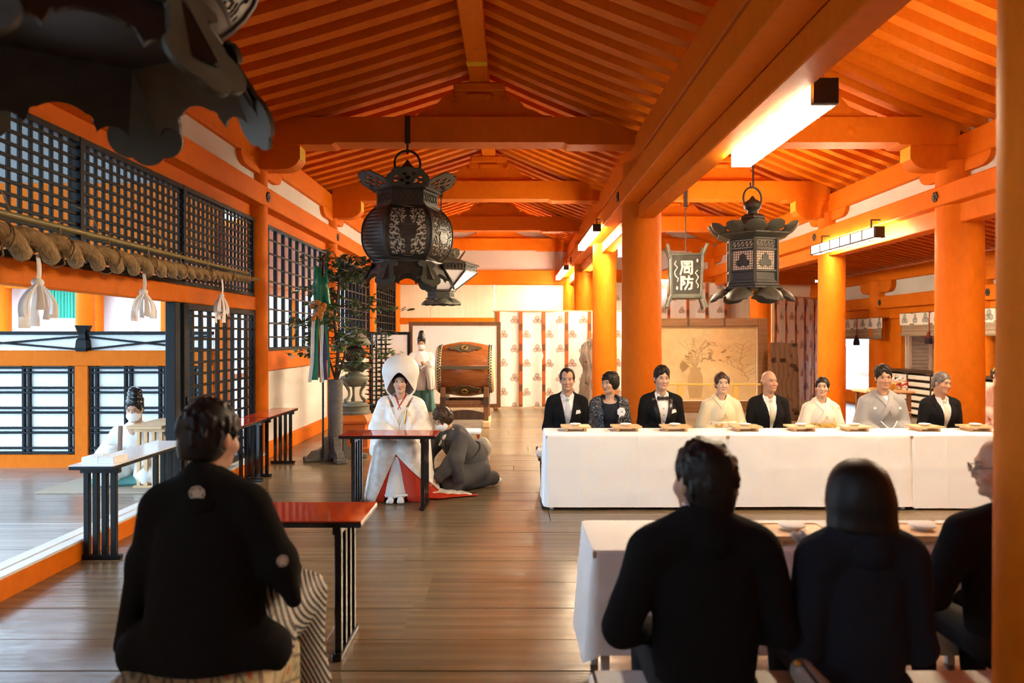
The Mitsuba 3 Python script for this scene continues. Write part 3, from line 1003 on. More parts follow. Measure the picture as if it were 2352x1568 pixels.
def hair_field(g, h, style):
    rs = np.random.default_rng(sum(map(ord, style)))
    top = h.ell((0, .016, .040), (.086, .104, .099))
    if style in ('short', 'receding', 'parted', 'tuft', 'flop'):
        up = .006 if style in ('parted', 'flop') else 0
        p = [h.ell((0, .016, .042 + up), (.084, .103, .098 + up)), h.ell((0, .060, -.025), (.066, .055, .055), .03)]
        for sx in (-1, 1):
            p.append(h.ell((sx * .066, .008, .010), (.017, .040, .036), .015))
        if style in ('parted', 'flop', 'tuft'):     # fuller, uneven locks
            for i in range(26):
                a, e = rs.uniform(-PI, PI), rs.uniform(.15, 1.2)
                v = np.array([math.sin(a) * math.cos(e) * .080, .016 - math.cos(a) * math.cos(e) * .100, .045 + math.sin(e) * .092])
                u = v + np.array([rs.uniform(-.02, .02), -.012, -.022])
                p.append(h.cap(v, .016, u, .010, .012))
        D = field(g, p, .015)
        c = [h.ell((0, -.105, -.030 if style in ('receding', 'short') else -.036), (.066, .075, .108 if style in ('receding', 'short') else .090), .012)]
        if style in ('flop', 'parted'):
            c += [h.ell((.014 if style == 'flop' else -.012, -.125, .055), (.028, .06, .050), .012)]
        if style == 'receding':
            c += [h.ell((.040, -.10, .07), (.035, .075, .05), .02), h.ell((-.040, -.10, .07), (.035, .075, .05), .02)]
        for sx in (-1, 1):
            c.append(h.ell((sx * .09, -.002, -.018), (.030, .026, .036), .006))
        c.append(h.ell((0, -.02, -.14), (.12, .12, .075), .01))
        return carve(g, D, c, .008)
    if style in ('nape', 'crop'):     # full head of hair as seen from behind, tapering into the neck
        p = [h.ell((0, .020, .042), (.089, .108, .101)), h.ell((0, .045, -.03), (.078, .080, .070), .03), h.ell((0, .060, -.085), (.056, .045, .040), .03)]
        for i in range(70):
            a, e = rs.uniform(-PI, PI), rs.uniform(-.5, 1.35)
            v = np.array([math.sin(a) * math.cos(e) * .086, .020 - math.cos(a) * math.cos(e) * .106, .042 + math.sin(e) * .098])
            p.append(h.cap(v, .010, v * [1.02, 1.02, 1] + np.array([rs.uniform(-.012, .012), .004, -.03]), .006, .008))
        D = field(g, p, .012)
        c = [h.ell((0, -.105, -.030), (.068, .075, .098), .01), h.ell((0, -.03, -.15), (.12, .075, .075), .01)]
        if style == 'crop':
            c.append(h.ell((0, .06, -.15), (.14, .14, .075), .02))
        for sx in (-1, 1):
            c.append(h.ell((sx * .092, -.012, -.016), (.030, .036, .046), .006))
        return carve(g, D, c, .008)
    if style == 'bald':
        p = [h.ell((0, .030, .000), (.0795, .085, .052)), ]
        D = field(g, p, .01)
        return carve(g, D, [h.ell((0, -.12, .02), (.12, .135, .13)), h.ell((0, -.02, .10), (.12, .16, .075)), h.ell((0, -.02, -.125), (.12, .14, .07))], .008)
    if style == 'bob':
        p = [h.ell((0, .018, .045), (.098, .112, .098)), h.ell((0, .024, -.02), (.112, .108, .085), .04), h.ell((0, .030, -.085), (.112, .096, .045), .04)]
        D = field(g, p, .02)
        return carve(g, D, [h.ell((0, -.115, -.06), (.060, .080, .11)), h.ell((0, -.02, -.185), (.15, .15, .062))], .012)
    if style == 'short_woman':
        p = [top, h.ell((0, .030, -.015), (.092, .095, .075), .03)]
        for i in range(18):
            a, e = rs.uniform(-PI, PI), rs.uniform(.0, 1.2)
            v = np.array([math.sin(a) * math.cos(e) * .084, .018 - math.cos(a) * math.cos(e) * .102, .040 + math.sin(e) * .094])
            p.append(h.cap(v, .014, v + np.array([rs.uniform(-.01, .01), 0, -.03]), .010, .012))
        D = field(g, p, .02)
        return carve(g, D, [h.ell((0, -.112, -.052), (.060, .070, .088)), h.ell((0, -.03, -.155), (.14, .13, .075))], .01)
    if style == 'updo':
        p = [h.ell((0, .018, .038), (.081, .100, .096)), h.ell((0, .105, .02), (.048, .035, .045), .02), h.ell((0, .05, -.03), (.070, .060, .05), .03)]
        for sx in (-1, 1):
            p.append(h.ell((sx * .062, -.022, .035), (.020, .040, .045), .02))
        D = field(g, p, .015)
        return carve(g, D, [h.ell((0, -.108, -.024), (.060, .068, .094)), h.ell((0, -.02, -.125), (.12, .11, .07)), h.ell((.085, 0, -.012), (.022, .024, .034)), h.ell((-.085, 0, -.012), (.022, .024, .034))], .008)
    if style == 'messy':
        p = [top, h.ell((0, .035, -.02), (.094, .095, .08), .03)]
        for i in range(60):
            a, e = rs.uniform(-PI, PI), rs.uniform(-.5, 1.3)
            v = np.array([math.sin(a) * math.cos(e) * .088, .018 - math.cos(a) * math.cos(e) * .104, .038 + math.sin(e) * .096])
            p.append(h.cap(v, .013, v * 1.04 + np.array([rs.uniform(-.02, .02), rs.uniform(-.015, .015), -.028]), .007, .01))
        D = field(g, p, .012)
        return carve(g, D, [h.ell((0, -.118, -.05), (.058, .070, .075))], .01)


def hand_prims(w, d, n, side=1, curl=25, spread=1.0, k=.008, s=1.0):
    """Hand at the wrist w: d along the fingers, n out of the back of the hand. side +1: thumb along n x d."""
    w, d, n = np.array(w, float), np.array(d, float), np.array(n, float)
    d /= np.linalg.norm(d)
    n -= d * (n @ d)
    n /= np.linalg.norm(n)
    t = np.cross(n, d) * side
    P = lambda a, b, c: w + (d * a + t * b + n * c) * s
    out = [cap(P(.012, -.018, 0), .0165 * s, P(.075, -.024, 0), .0125 * s, k=.015), cap(P(.012, .012, 0), .0165 * s, P(.080, .024, 0), .0135 * s, k=.015), cap(P(.02, 0, 0), .018 * s, P(.082, 0, 0), .014 * s, k=.015)]
    for b, L in ((.028, .068), (.009, .078), (-.010, .072), (-.028, .056)):
        a, x, z = .082, .082, 0.0
        q = P(.080, b, .002)
        ang = math.radians(curl * .5)
        r = .0088
        pos = np.array([.080, 0.0])
        prev = q
        for seg, fr in enumerate((.45, .32, .23)):
            pos = pos + np.array([math.cos(ang), -math.sin(ang)]) * L * fr
            cur = P(pos[0], b * (1 + .12 * spread * (seg + 1)), pos[1])
            out.append(cap(prev, r * s, cur, (r - .0009) * s, k=.004))
            prev, r = cur, r - .0009
            ang += math.radians(curl)
    a0, a1, a2 = P(.020, .024, -.004), P(.050, .052, -.012), P(.082, .058, -.020)
    out += [cap(a0, .0145 * s, a1, .0105 * s, k=.012), cap(a1, .0105 * s, a2, .0085 * s, k=.004)]
    return out


def xform(m, M):
    m = m.copy()
    m.apply_transform(M)
    return m


class Person:
    def __init__(self, label, loc, rz=0, group=None, cell=.006, s=1.0, cat_='person'):
        self.k = thing('person', label, cat_, group)
        self.M = np.eye(4)
        a = math.radians(rz)
        self.M[:3, :3] = np.array([[math.cos(a), -math.sin(a), 0], [math.sin(a), math.cos(a), 0], [0, 0, 1]]) * s
        self.M[:3, 3] = loc
        self.cell = cell

    def add(self, name, mesh, m, smooth=True, label=None, color=None):
        if len(getattr(mesh, 'vertices', [])) == 0:
            return
        kw = {'color': color} if color is not None else {}
        k = uniq(self.k + '__' + name)
        scene[k] = mikit.ply(xform(mesh, self.M), m, smooth=smooth, **kw)
        if label:
            labels[k] = {'label': label}
        return k

    def solid(self, name, prims, m, cut=(), k=.02, cell=None, regions=(), inflate=0, label=None, region=None, smooth=1, wave=None):
        """An SDF part: union of prims, carved, kept within region(x, y, z) -> distance."""
        lo = np.min([bound(q, .03 + inflate)[0] for q in prims], 0)
        hi = np.max([bound(q, .03 + inflate)[1] for q in prims], 0)
        if region is not None and hasattr(region, 'box'):
            lo, hi = np.maximum(lo, region.box[0]), np.minimum(hi, region.box[1])
        g = Grid(lo, hi, cell or self.cell)
        D = field(g, prims, k)
        if inflate:
            D = D - inflate
        if wave is not None:
            D = D + wave(*g.xyz())
        if len(cut):
            D = carve(g, D, cut)
        if region is not None:
            D = np.maximum(D, region(*g.xyz()))
        return self.add(name, skin(g, D.astype(np.float32), smooth), m, True, label)

    def body(self, h, tone, prims, female=False, mask=False, shut=False, brows='hair_black', hair=None, hair_mat='black', lips=(.42, .12, .09), cell=None, neck=None, hands=(), face=True):
        """Head, neck, hands and the limbs under the clothes as one continuous surface."""
        P = head_prims(h, female, neck=neck) + list(prims)
        lo = np.min([bound(q, .02)[0] for q in P + list(hands)], 0)
        hi = np.max([bound(q, .02)[1] for q in P + list(hands)], 0)
        g = Grid(lo, hi, cell or self.cell)
        D = field(g, P, .012)
        D = field(g, list(hands), .008, D)
        D = carve(g, D, head_cuts(h))
        m = skin(g, D)
        c = np.tile(np.array(SKIN[tone]), (len(m.vertices), 1))
        L = h.local(m.vertices)
        lip = np.exp(-((L[:, 0] / .020) ** 4 + ((L[:, 2] + .057) / .0085) ** 4)) * (L[:, 1] < -.07)
        c = c + lip[:, None] * (np.array(lips) - c) * .9
        ch = np.exp(-(((np.abs(L[:, 0]) - .04) / .02) ** 2 + ((L[:, 2] + .03) / .022) ** 2)) * (L[:, 1] < -.02)
        c = c * (1 - ch[:, None] * np.array([0, .14, .16]))
        self.add('body', m, 'skin', True, color=np.clip(c, 0, 1))
        if face:
            for sx in (-1, 1):
                e, col = eye_mesh(h, sx, shut=shut)
                self.add('body__eye', e, 'painted', True, color=col)
                self.add('body__eyebrow', brow(h, sx), brows, True)
        if mask:
            M = [h.ell((0, -.052, -.052), (.063, .058, .058)), h.ell((0, -.085, -.038), (.03, .03, .035), .02)]
            reg = lambda x, y, z: np.maximum(np.maximum(((x - h.o[0]) * h.R[0, 2] + (y - h.o[1]) * h.R[1, 2] + (z - h.o[2]) * h.R[2, 2]) + .012, -((x - h.o[0]) * h.R[0, 2] + (y - h.o[1]) * h.R[1, 2] + (z - h.o[2]) * h.R[2, 2]) - .105),
                                                ((x - h.o[0]) * h.R[0, 1] + (y - h.o[1]) * h.R[1, 1] + (z - h.o[2]) * h.R[2, 1]) + .022)
            self.solid('face_mask', M, 'mask_white', inflate=.008, region=reg, k=.015)
        if hair:
            lo, hi = h.o - .19, h.o + .19
            g = Grid(lo, hi, self.cell * .85)
            Dh = hair_field(g, h, hair)
            if Dh is not None:
                self.add('hair', skin(g, Dh), HAIR_MAT[hair_mat], True)


mat('mask_white', (.80, .80, .80), .8, .1)


def f_tex(a, b, s):
    return lambda p, n, uv: mix(a, b, fbm(p.x * s, p.y * s, p.z * s, 2))


mat('suit_black', proc(f_tex((.007, .0072, .008), (.013, .0132, .014), 300)), .9, .08)
mat('suit_navy', proc(f_tex((.013, .0155, .022), (.021, .025, .034), 300)), .9, .08)
mat('suit_satin', (.010, .010, .011), .35, .45)
mat('shirt_white', (.76, .76, .76), .7, .2)
mat('silk_white', (.76, .72, .64), .45, .35)
mat('vest_grey', (.42, .43, .45), .7, .2)
mat('tie_stripe', proc(lambda p, n, uv: mix((.55, .57, .60), (.16, .18, .22), smoothstep(.35, .5, dr.abs((p.x * .8 + p.z) * 40 - dr.floor((p.x * .8 + p.z) * 40) - .5)))), .5, .3)
mat('tie_white', (.60, .54, .42), .45, .35)
mat('trouser_dark', (.012, .012, .014), .8, .2)


def pl(*n, o=0.0):
    """Half space n . p <= o as a distance."""
    n = np.array(n, float)
    L = np.linalg.norm(n)
    return lambda x, y, z: (n[0] * x + n[1] * y + n[2] * z - o) / L


def inter(*fs):
    def r(x, y, z):
        out = fs[0](x, y, z)
        for f in fs[1:]:
            out = np.maximum(out, f(x, y, z))
        return out
    return r


def uni(*fs):
    def r(x, y, z):
        out = fs[0](x, y, z)
        for f in fs[1:]:
            out = np.minimum(out, f(x, y, z))
        return out
    return r


def neg(f):
    return lambda x, y, z: -f(x, y, z)


def band(n, o, w):
    """Slab of half width w about the plane n . p = o."""
    n = np.array(n, float)
    L = np.linalg.norm(n)
    return lambda x, y, z: np.abs((n[0] * x + n[1] * y + n[2] * z - o) / L) - w
# ------------------------------------------------------------------ seated guests
SEAT = .44


def legs(p, m='trouser_dark', z=-SEAT):
    q = []
    for s in (-1, 1):
        q += [cap((s * .09, .02, .075), .082, (s * .11, -.40, .075), .062), cap((s * .11, -.40, .065), .06, (s * .11, -.36, z + .10), .046)]
    p.solid('trousers', q, m, cell=.014)
    for s in (-1, 1):
        p.solid('shoe', [cap((s * .11, -.34, z + .042), .040, (s * .12, -.50, z + .034), .034, (1, 1, .9))], 'suit_satin', cell=.012)


def torso(w=1.0):
    return [cap((0, .02, .10), .150 * w, (0, .015, .40), .168 * w, (1, .68, 1)), sph((0, -.012, .40), (.165 * w, .115, .14)),
            cap((-.168 * w, .02, .512), .060, (.168 * w, .02, .512), .060), cap((0, .035, .580), .058, (.13 * w, .02, .540), .046, k=.03), cap((0, .035, .580), .058, (-.13 * w, .02, .540), .046, k=.03)]


def arms(el=(.232, .03, .225), wr=(.085, -.235, .135), w=1.0, r=1.0, el_r=None, wr_r=None):
    q = []
    for s in (-1, 1):
        e, a = (el, wr) if s > 0 else (el_r or el, wr_r or wr)
        q += [cap((s * .178 * w, .02, .497), .066 * r, (s * e[0], e[1], e[2]), .053 * r), cap((s * e[0], e[1], e[2]), .053 * r, (s * a[0], a[1], a[2]), .040 * r)]
    return q


def creases(a=.004, f=26.):
    def w(x, y, z):
        return a * np.sin(f * z + 9 * x + 2.2 * np.sin(11 * x + 7 * y)) * np.sin(17 * x + 23 * y + 5 * z)
    return w


def hands_at(wr, side_dir=(-.6, -.75, -.12)):
    """both hands lying in the lap, one over the other"""
    return hand_prims((wr[0], wr[1], wr[2]), (-.80, -.55, -.10), (0, -.25, 1), side=-1, curl=16) + hand_prims((-wr[0], wr[1], wr[2] - .012), (.80, -.55, -.10), (0, -.25, 1), side=1, curl=16)


def suit(label, loc, rz=0, look=(0, 4, 0), hair='short', hair_mat='hair_black', hm='black', tone='warm', jacket='suit_black', tie='tie_white', vest=None, bow=False, square=True,
         s=1.0, w=.90, group=None, el=(.212, .03, .225), wr=(.085, -.235, .135), el_r=None, wr_r=None, cell=.006, neck=(0, .025, .535), head=(0, -.012, .748), back=False, wide_v=1.0, mask=False, seat_z=SEAT, lower=True):
    p = Person(label, (loc[0], loc[1], seat_z if len(loc) < 3 else loc[2]), rz, group, cell, s)
    h = Fr(head, Rot(*look))
    limb = [cap((0, .02, .12), .12, (0, .02, .45), .13, (1, .6, 1)), cap((-.15 * w, .02, .50), .045, (.15 * w, .02, .50), .045)]
    hands = []
    for sd in (-1, 1):
        e, a = (el, wr) if sd > 0 else (el_r or el, wr_r or wr)
        E, A = np.array([sd * e[0], e[1], e[2]]), np.array([sd * a[0], a[1], a[2]])
        limb += [cap((sd * .178 * w, .02, .495), .045, E, .038), cap(E, .038, A, .026)]
        d = (A - E) / np.linalg.norm(A - E)
        hands += hand_prims(A, d + np.array([-sd * .25, -.1, -.15]), (0, -.25, 1), side=-sd, curl=18)
    p.body(h, tone, limb, hair=hair, hair_mat=hm, brows=hair_mat if hair_mat != 'hair_white' else 'hair_grey', neck=neck, hands=hands, mask=mask, face=not back)
    J = torso(w) + arms(el, wr, w, 1.0, el_r, wr_r)
    if back:
        J += [cap((0, .040, .605), .066, (sd * .155 * w, .024, .528), .058, k=.03) for sd in (-1, 1)]
    vz, sl = .17, .185 * wide_v
    wedge = inter(pl(1, 0, -sl, o=-sl * vz), pl(-1, 0, -sl, o=-sl * vz), pl(0, 1, 0, o=.0))
    cutcol = lambda x, y, z: -np.sqrt(x ** 2 + (y - .012) ** 2) + .066 - 1.0 * np.maximum(.535 - z, 0)
    p.solid('jacket', J, jacket, region=inter(neg(wedge), cutcol), inflate=.006, wave=creases(.0035))
    strip = inter(neg(wedge), pl(1, 0, -sl, o=-sl * vz + .048), pl(-1, 0, -sl, o=-sl * vz + .048), pl(0, 1, 0, o=.015), pl(0, 0, 1, o=.545), pl(0, 0, -1, o=-.25))
    if not back:
        for sd in (-1, 1):
            p.solid('jacket__lapel', torso(w), 'suit_satin' if bow else jacket, region=inter(strip, pl(-sd, 0, 0, o=0)), inflate=.013)
        p.solid('shirt', torso(w), 'shirt_white', region=inter(pl(0, 0, -1, o=-.19), pl(0, 1, 0, o=.03), pl(1, 0, 0, o=.12), pl(-1, 0, 0, o=.12)), inflate=-.004)
        p.solid('shirt__collar', [cap((0, .018, .545), .069, (0, .010, .590), .064)], 'shirt_white', region=uni(inter(neg(inter(pl(1, 0, -.8, o=-.8 * .545), pl(-1, 0, -.8, o=-.8 * .545), pl(0, 1, 0, o=0))), lambda x, y, z: -np.sqrt(x ** 2 + (y - .016) ** 2) + .058, pl(0, 0, 1, o=.592))), cell=.005)
        if vest:
            p.solid('waistcoat', torso(w), vest, region=inter(pl(0, 0, -1, o=-.19), pl(0, 1, 0, o=.0), pl(1, 0, 0, o=.10), pl(-1, 0, 0, o=.10), neg(inter(pl(1, 0, -.3, o=-.3 * .31), pl(-1, 0, -.3, o=-.3 * .31)))), inflate=.001)
        if bow:
            for sd in (-1, 1):
                p.solid('shirt__bow_tie', [cap((sd * .006, -.075, .545), .008, (sd * .042, -.073, .545), .022, (1, .5, 1)), sph((0, -.078, .545), (.010, .008, .012))], tie, cell=.004)
            for i in range(3):
                p.solid('shirt__button', [sph((0, -.128 + .012 * i * 0, .44 - .07 * i), (.006, .012, .006))], 'suit_satin', cell=.003)
        else:
            wd = lambda x, y, z: np.abs(x) - (.018 + .022 * np.clip((.53 - z) / .25, 0, 1))
            p.solid('shirt__tie', torso(w) + [sph((0, -.072, .548), (.019, .014, .019))], tie, region=inter(wd, pl(0, 1, 0, o=-.03), pl(0, 0, -1, o=-.19), pl(0, 0, 1, o=.57)), inflate=.002, cell=.005)
        if square:
            p.solid('jacket__pocket_square', [cap((.085, -.115, .395), .012, (.128, -.10, .405), .014, (1, .6, 1)), sph((.10, -.112, .415), (.014, .008, .018)), sph((.122, -.103, .422), (.01, .008, .015))], 'shirt_white', cell=.005, k=.006)
    else:
        p.solid('collar', [cap((0, .030, .555), .076, (0, .018, .665), .068)], 'shirt_white', region=inter(lambda x, y, z: -np.sqrt(x ** 2 + (y - .018) ** 2) + .060, pl(0, 0, 1, o=.662)), cell=.005)
        p.solid('jacket__jacket_collar', [cap((0, .040, .560), .092, (0, .030, .645), .074)], jacket, region=inter(lambda x, y, z: -np.sqrt(x ** 2 + (y - .022) ** 2) + .068, pl(0, .0, 1, o=.648), pl(0, -1, 0, o=.045)), cell=.006)
    if lower:
        legs(p)
    return p


def kimono(label, loc, rz=0, look=(0, 4, 0), hair='updo', hm='black', tone='pale', robe='kimono_cream', inner='silk_white', obi='obi_white', s=1.0, female=True, w=.88, group=None, haori=False, cell=.006, head=(0, -.012, .738), ornament=None, mask=False, seat_z=SEAT):
    p = Person(label, (loc[0], loc[1], seat_z), rz, group, cell, s)
    h = Fr(head, Rot(*look))
    limb = [cap((0, .02, .12), .11, (0, .02, .45), .12, (1, .6, 1)), cap((-.14, .02, .49), .04, (.14, .02, .49), .04)]
    el, wr = (.200, .02, .235), (.075, -.235, .14)
    hands = []
    for sd in (-1, 1):
        E, A = np.array([sd * el[0], el[1], el[2]]), np.array([sd * wr[0], wr[1], wr[2]])
        limb += [cap((sd * .165, .02, .485), .042, E, .035), cap(E, .035, A, .024)]
        hands += hand_prims(A, (-sd * .8, -.5, -.1), (0, -.25, 1), side=-sd, curl=14, s=.92)
    p.body(h, tone, limb, female=female, hair=hair, hair_mat=hm, brows='hair_black' if hm == 'black' else 'hair_brown', neck=(0, .03, .54), hands=hands, mask=mask)
    B = [cap((0, .02, .06), .165, (0, .015, .40), .160 * w, (1, .72, 1)), sph((0, -.015, .39), (.160 * w, .115, .14)), cap((-.150 * w, .025, .498), .058, (.150 * w, .025, .498), .058),
         cap((0, .05, .585), .050, (.125 * w, .025, .525), .048, k=.03), cap((0, .05, .585), .050, (-.125 * w, .025, .525), .048, k=.03)]
    S = []
    for sd in (-1, 1):
        E, A = np.array([sd * (el[0] + .02), el[1], el[2]]), np.array([sd * (wr[0] + .035), wr[1] + .03, wr[2]])
        S += [cap((sd * .175 * w, .025, .478), .072, E, .078), cap(E, .078, A, .078), cap(E + [0, 0, -.02], .07, E + [sd * .02, -.06, -.16], .05), cap(A, .075, A + [sd * .04, .03, -.10], .05)]
    neckcut = lambda x, y, z: -np.sqrt(x ** 2 + (y - .01) ** 2) + .055 - .8 * np.maximum(.56 - z, 0)
    vcut = inter(pl(.86, 0, -.5, o=-.5 * .455), pl(-.86, 0, -.5, o=-.5 * .455), pl(0, 1, 0, o=.02))
    p.solid('robe', B + S, robe, region=inter(neckcut, neg(vcut)), inflate=.004, wave=creases(.004, 18.))
    front = inter(pl(0, 1, 0, o=.045), pl(0, 0, -1, o=-.24), pl(0, 0, 1, o=.615), neckcut)
    c = .52
    for sd, off in ((-1, .014), (1, .018)):
        bd_ = band((sd * .86, 0, -.5), -.5 * .455 + .0, .026)
        lim = pl(-sd, 0, 0, o=.09) if sd > 0 else pl(1, 0, 0, o=.03)
        p.solid('robe__collar_band', B, robe if not haori else robe, region=inter(front, bd_, lim), inflate=off)
        bi = band((sd * .86, 0, -.5), -.5 * .455 - .034, .016)
        p.solid('robe__inner_collar', B, inner, region=inter(front, bi, pl(-sd, 0, 0, o=.02)), inflate=off - .006)
    p.solid('chest_lining', B, inner, region=inter(front, vcut, pl(0, 0, -1, o=-.44)), inflate=-.004) if female else None
    if not haori:
        p.solid('sash', [cap((0, .02, .10), .168, (0, .015, .34), .160 * w, (1, .74, 1)), sph((0, -.02, .30), (.15, .115, .12))], obi, region=inter(pl(0, 0, 1, o=.315), pl(0, 0, -1, o=-.13)), inflate=.012)
        p.solid('sash__sash_cord', [cap((0, .02, .10), .168, (0, .015, .34), .160 * w, (1, .74, 1)), sph((0, -.02, .30), (.15, .115, .12))], 'tie_white', region=inter(pl(0, 0, 1, o=.235), pl(0, 0, -1, o=-.222)), inflate=.018, cell=.005)
    p.solid('skirt', [cap((.07, 0, .06), .11, (.08, -.42, .07), .085), cap((-.07, 0, .06), .11, (-.08, -.42, .07), .085), cap((.05, -.42, .05), .10, (.05, -.38, -.38), .06), cap((-.05, -.42, .05), .10, (-.05, -.38, -.38), .06)], robe, cell=.014)
    for sd in (-1, 1):
        p.solid('foot', [cap((sd * .06, -.36, -.395), .036, (sd * .065, -.48, -.405), .028, (1, 1, .9))], 'shirt_white', cell=.012)
    return p, h


def f_kim(a, b, s=9.0):
    return lambda p, n, uv: mix(a, b, fbm(p.x * s, p.y * s, p.z * s, 3))


mat('kimono_cream', proc(f_kim((.66, .56, .36), (.72, .63, .43))), .55, .3)
mat('kimono_ivory', proc(lambda p, n, uv: mix((.72, .66, .55), (.50, .36, .18), smoothstep(.60, .70, fbm(p.x * 26, p.y * 26, p.z * 26, 2)) * smoothstep(3.45, 3.55, p.x))), .55, .3)
mat('kimono_grey', proc(f_kim((.24, .245, .25), (.31, .31, .31))), .65, .25)
mat('obi_white', proc(lambda p, n, uv: mix((.74, .68, .54), (.55, .36, .10), smoothstep(.62, .70, fbm(p.x * 30, p.y * 30, p.z * 30, 2)))), .45, .35)
mat('obi_gold', proc(lambda p, n, uv: mix((.50, .32, .08), (.28, .18, .05), smoothstep(.45, .6, fbm(p.x * 40, p.y * 40, p.z * 40, 2)))), .4, .4)


def f_tweed(p, n, uv):
    g = noise(p.x * 160, p.y * 160, p.z * 160)
    return mix((.012, .013, .018), (.42, .42, .44), smoothstep(.60, .74, g))


mat('tweed', proc(f_tweed), .7, .3)
GY = 8.12
suit('seated man in black morning coat and striped tie, leftmost at the far table', (.605, GY), 0, (-4, 2, 0), 'receding', tone='warm', tie='tie_stripe', vest='vest_grey', s=1.0)
# woman in tweed: a jacket over a dark top, corsage, necklace
p = Person('seated woman in black and white tweed jacket with white corsage, looking left', (1.07, GY, SEAT), 0, None, .006, .965)
h = Fr((0, -.015, .742), Rot(-46, 6, 0))
p.body(h, 'fair', [cap((0, .02, .12), .11, (0, .02, .45), .12, (1, .6, 1)), cap((-.14, .02, .49), .04, (.14, .02, .49), .04)] + [q for s in (-1, 1) for q in (cap((s * .150, .02, .48), .042, (s * .205, .02, .22), .035), cap((s * .205, .02, .22), .035, (s * .08, -.23, .13), .024))],
       True, hair='short_woman', neck=(0, .025, .54), hands=hands_at((.08, -.23, .13)), lips=(.36, .06, .05))
W = .88
wedge = inter(pl(1, 0, -.16, o=.015), pl(-1, 0, -.16, o=.015), pl(0, 1, 0, o=0))
ncut = lambda x, y, z: -np.sqrt(x ** 2 + (y - .012) ** 2) + .085 - 1.0 * np.maximum(.52 - z, 0)
p.solid('jacket', torso(W) + arms((.215, .03, .22), (.085, -.23, .13), W, .96), 'tweed', region=inter(neg(wedge), ncut), inflate=.006, wave=creases(.004))
p.solid('dress_top', torso(W), 'suit_navy', region=inter(pl(0, 0, -1, o=-.15), ncut), inflate=-.003)
for s in (-1, 1):
    p.solid('jacket__front_edge', torso(W), 'suit_satin', region=inter(neg(wedge), pl(s, 0, -.16, o=.03), pl(-s, 0, 0, o=0), pl(0, 1, 0, o=0), pl(0, 0, 1, o=.5)), inflate=.010)
for i in range(7):
    a = i * 2 * PI / 7
    rr = .030 if i else .018
    p.solid('jacket__corsage_petal', [sph((.115 + .026 * math.cos(a), -.128, .425 + .030 * math.sin(a)), (.024, .012, .024))], 'shirt_white', cell=.005)
p.solid('jacket__corsage_ribbon', [cap((.115, -.13, .40), .010, (.09, -.13, .36), .006)], 'shirt_white', cell=.005)
a = np.linspace(-2.4, 2.4, 22)
nk = cat([ell((.078 * math.sin(t), -.010 - .068 * math.cos(t), .548 - .035 * math.cos(t)), (.005,) * 3, 6) for t in a])
p.add('necklace', nk, 'shirt_white')
legs(p, 'suit_navy')
suit('seated young man in black tuxedo and bow tie, before the thick pillar', (1.64, GY), 0, (5, 3, 2), 'flop', tone='fair', tie='suit_satin', bow=True, s=1.02)
kimono('seated young woman in plain cream kimono in front of the old painting', (2.30, GY), 0, (-3, 2, 0), 'updo', 'brown', 'pale', 'kimono_cream', 'silk_white', 'obi_white', s=.965)
suit('seated bald man in black suit and white tie, in front of the wooden slab', (2.82, GY), 0, (16, -2, 0), 'bald', tone='tan', hm='grey', tie='tie_white', square=False, s=.97)
kimono('seated woman in ivory kimono with gold sash, looking left, beside the bald man', (3.40, GY), 0, (-24, -2, 0), 'updo', 'black', 'fair', 'kimono_ivory', 'silk_white', 'obi_gold', s=.905)
p, h = kimono('seated young man in grey formal kimono jacket, taller than his neighbours', (4.07, GY), 0, (-12, 4, -2), 'parted', 'black', 'tan', 'kimono_grey', 'shirt_white', 'obi_white', s=1.045, female=False, w=.98, haori=True)
for s in (-1, 1):
    p.add('robe__haori_cord', tube([(s * .085, -.125, .30), (s * .05, -.15, .255), (s * .012, -.165, .225), (s * .03, -.165, .19)], .006, 8), 'shirt_white')
    p.add('robe__crest', moved(ell((0, 0, 0), (.016, .004, .016), 8), (s * .13, -.098, .43)), 'shirt_white')
p.add('robe__cord_knot', ell((0, -.17, .222), (.016, .010, .014), 8), 'shirt_white')
suit('seated grey haired man in black suit and white tie, rightmost at the far table', (4.71, GY), 0, (20, 6, 5), 'short', hair_mat='hair_grey', hm='grey', tone='tan', tie='tie_white', vest='vest_grey', square=False, s=.95)

# ------------------------------------------------------------------ near guests, seen from behind
suit('dark haired man in black suit seen from behind, nearest the clothed table corner', (.625, 2.42), 180, (24, 2, 0), 'nape', tone='tan', s=1.02, w=1.0, back=True, head=(0, -.012, .722), el=(.268, .03, .265), wr=(.14, -.20, .17), el_r=(.235, .03, .27), wr_r=(.10, -.22, .18), cell=.006, seat_z=.44)
p = suit('woman with black bobbed hair in dark navy jacket, seen from behind', (1.135, 2.42), 180, (4, 3, 0), 'bob', tone='fair', jacket='suit_navy', s=.97, w=.86, back=True, head=(0, -.012, .70), el=(.188, .02, .215), wr=(.09, -.21, .15), cell=.006, seat_z=.44)
p.solid('jacket__corsage', [cap((.14, -.05, .53), .012, (.17, -.06, .575), .010), cap((.17, -.05, .54), .012, (.20, -.05, .57), .012), sph((.15, -.07, .55), (.02, .02, .02))], 'white_cloth', k=.008)
p = suit('bald man in glasses, half hidden by the pillar at the right edge', (1.865, 2.80), 180, (66, 6, 0), 'bald', tone='tan', hm='white', s=.955, back=False, square=False, el=(.28, .0, .25), wr=(.20, -.26, .16), cell=.006, w=1.0, seat_z=.44)
h = Fr((0, -.012, .748), Rot(66, 6, 0))
ring = lambda c: tube([h(c[0] + .024 * math.cos(t), c[1] + abs(math.cos(t)) * .002, c[2] + .017 * math.sin(t)) for t in np.linspace(0, 2 * PI, 25)], .0022, 6)
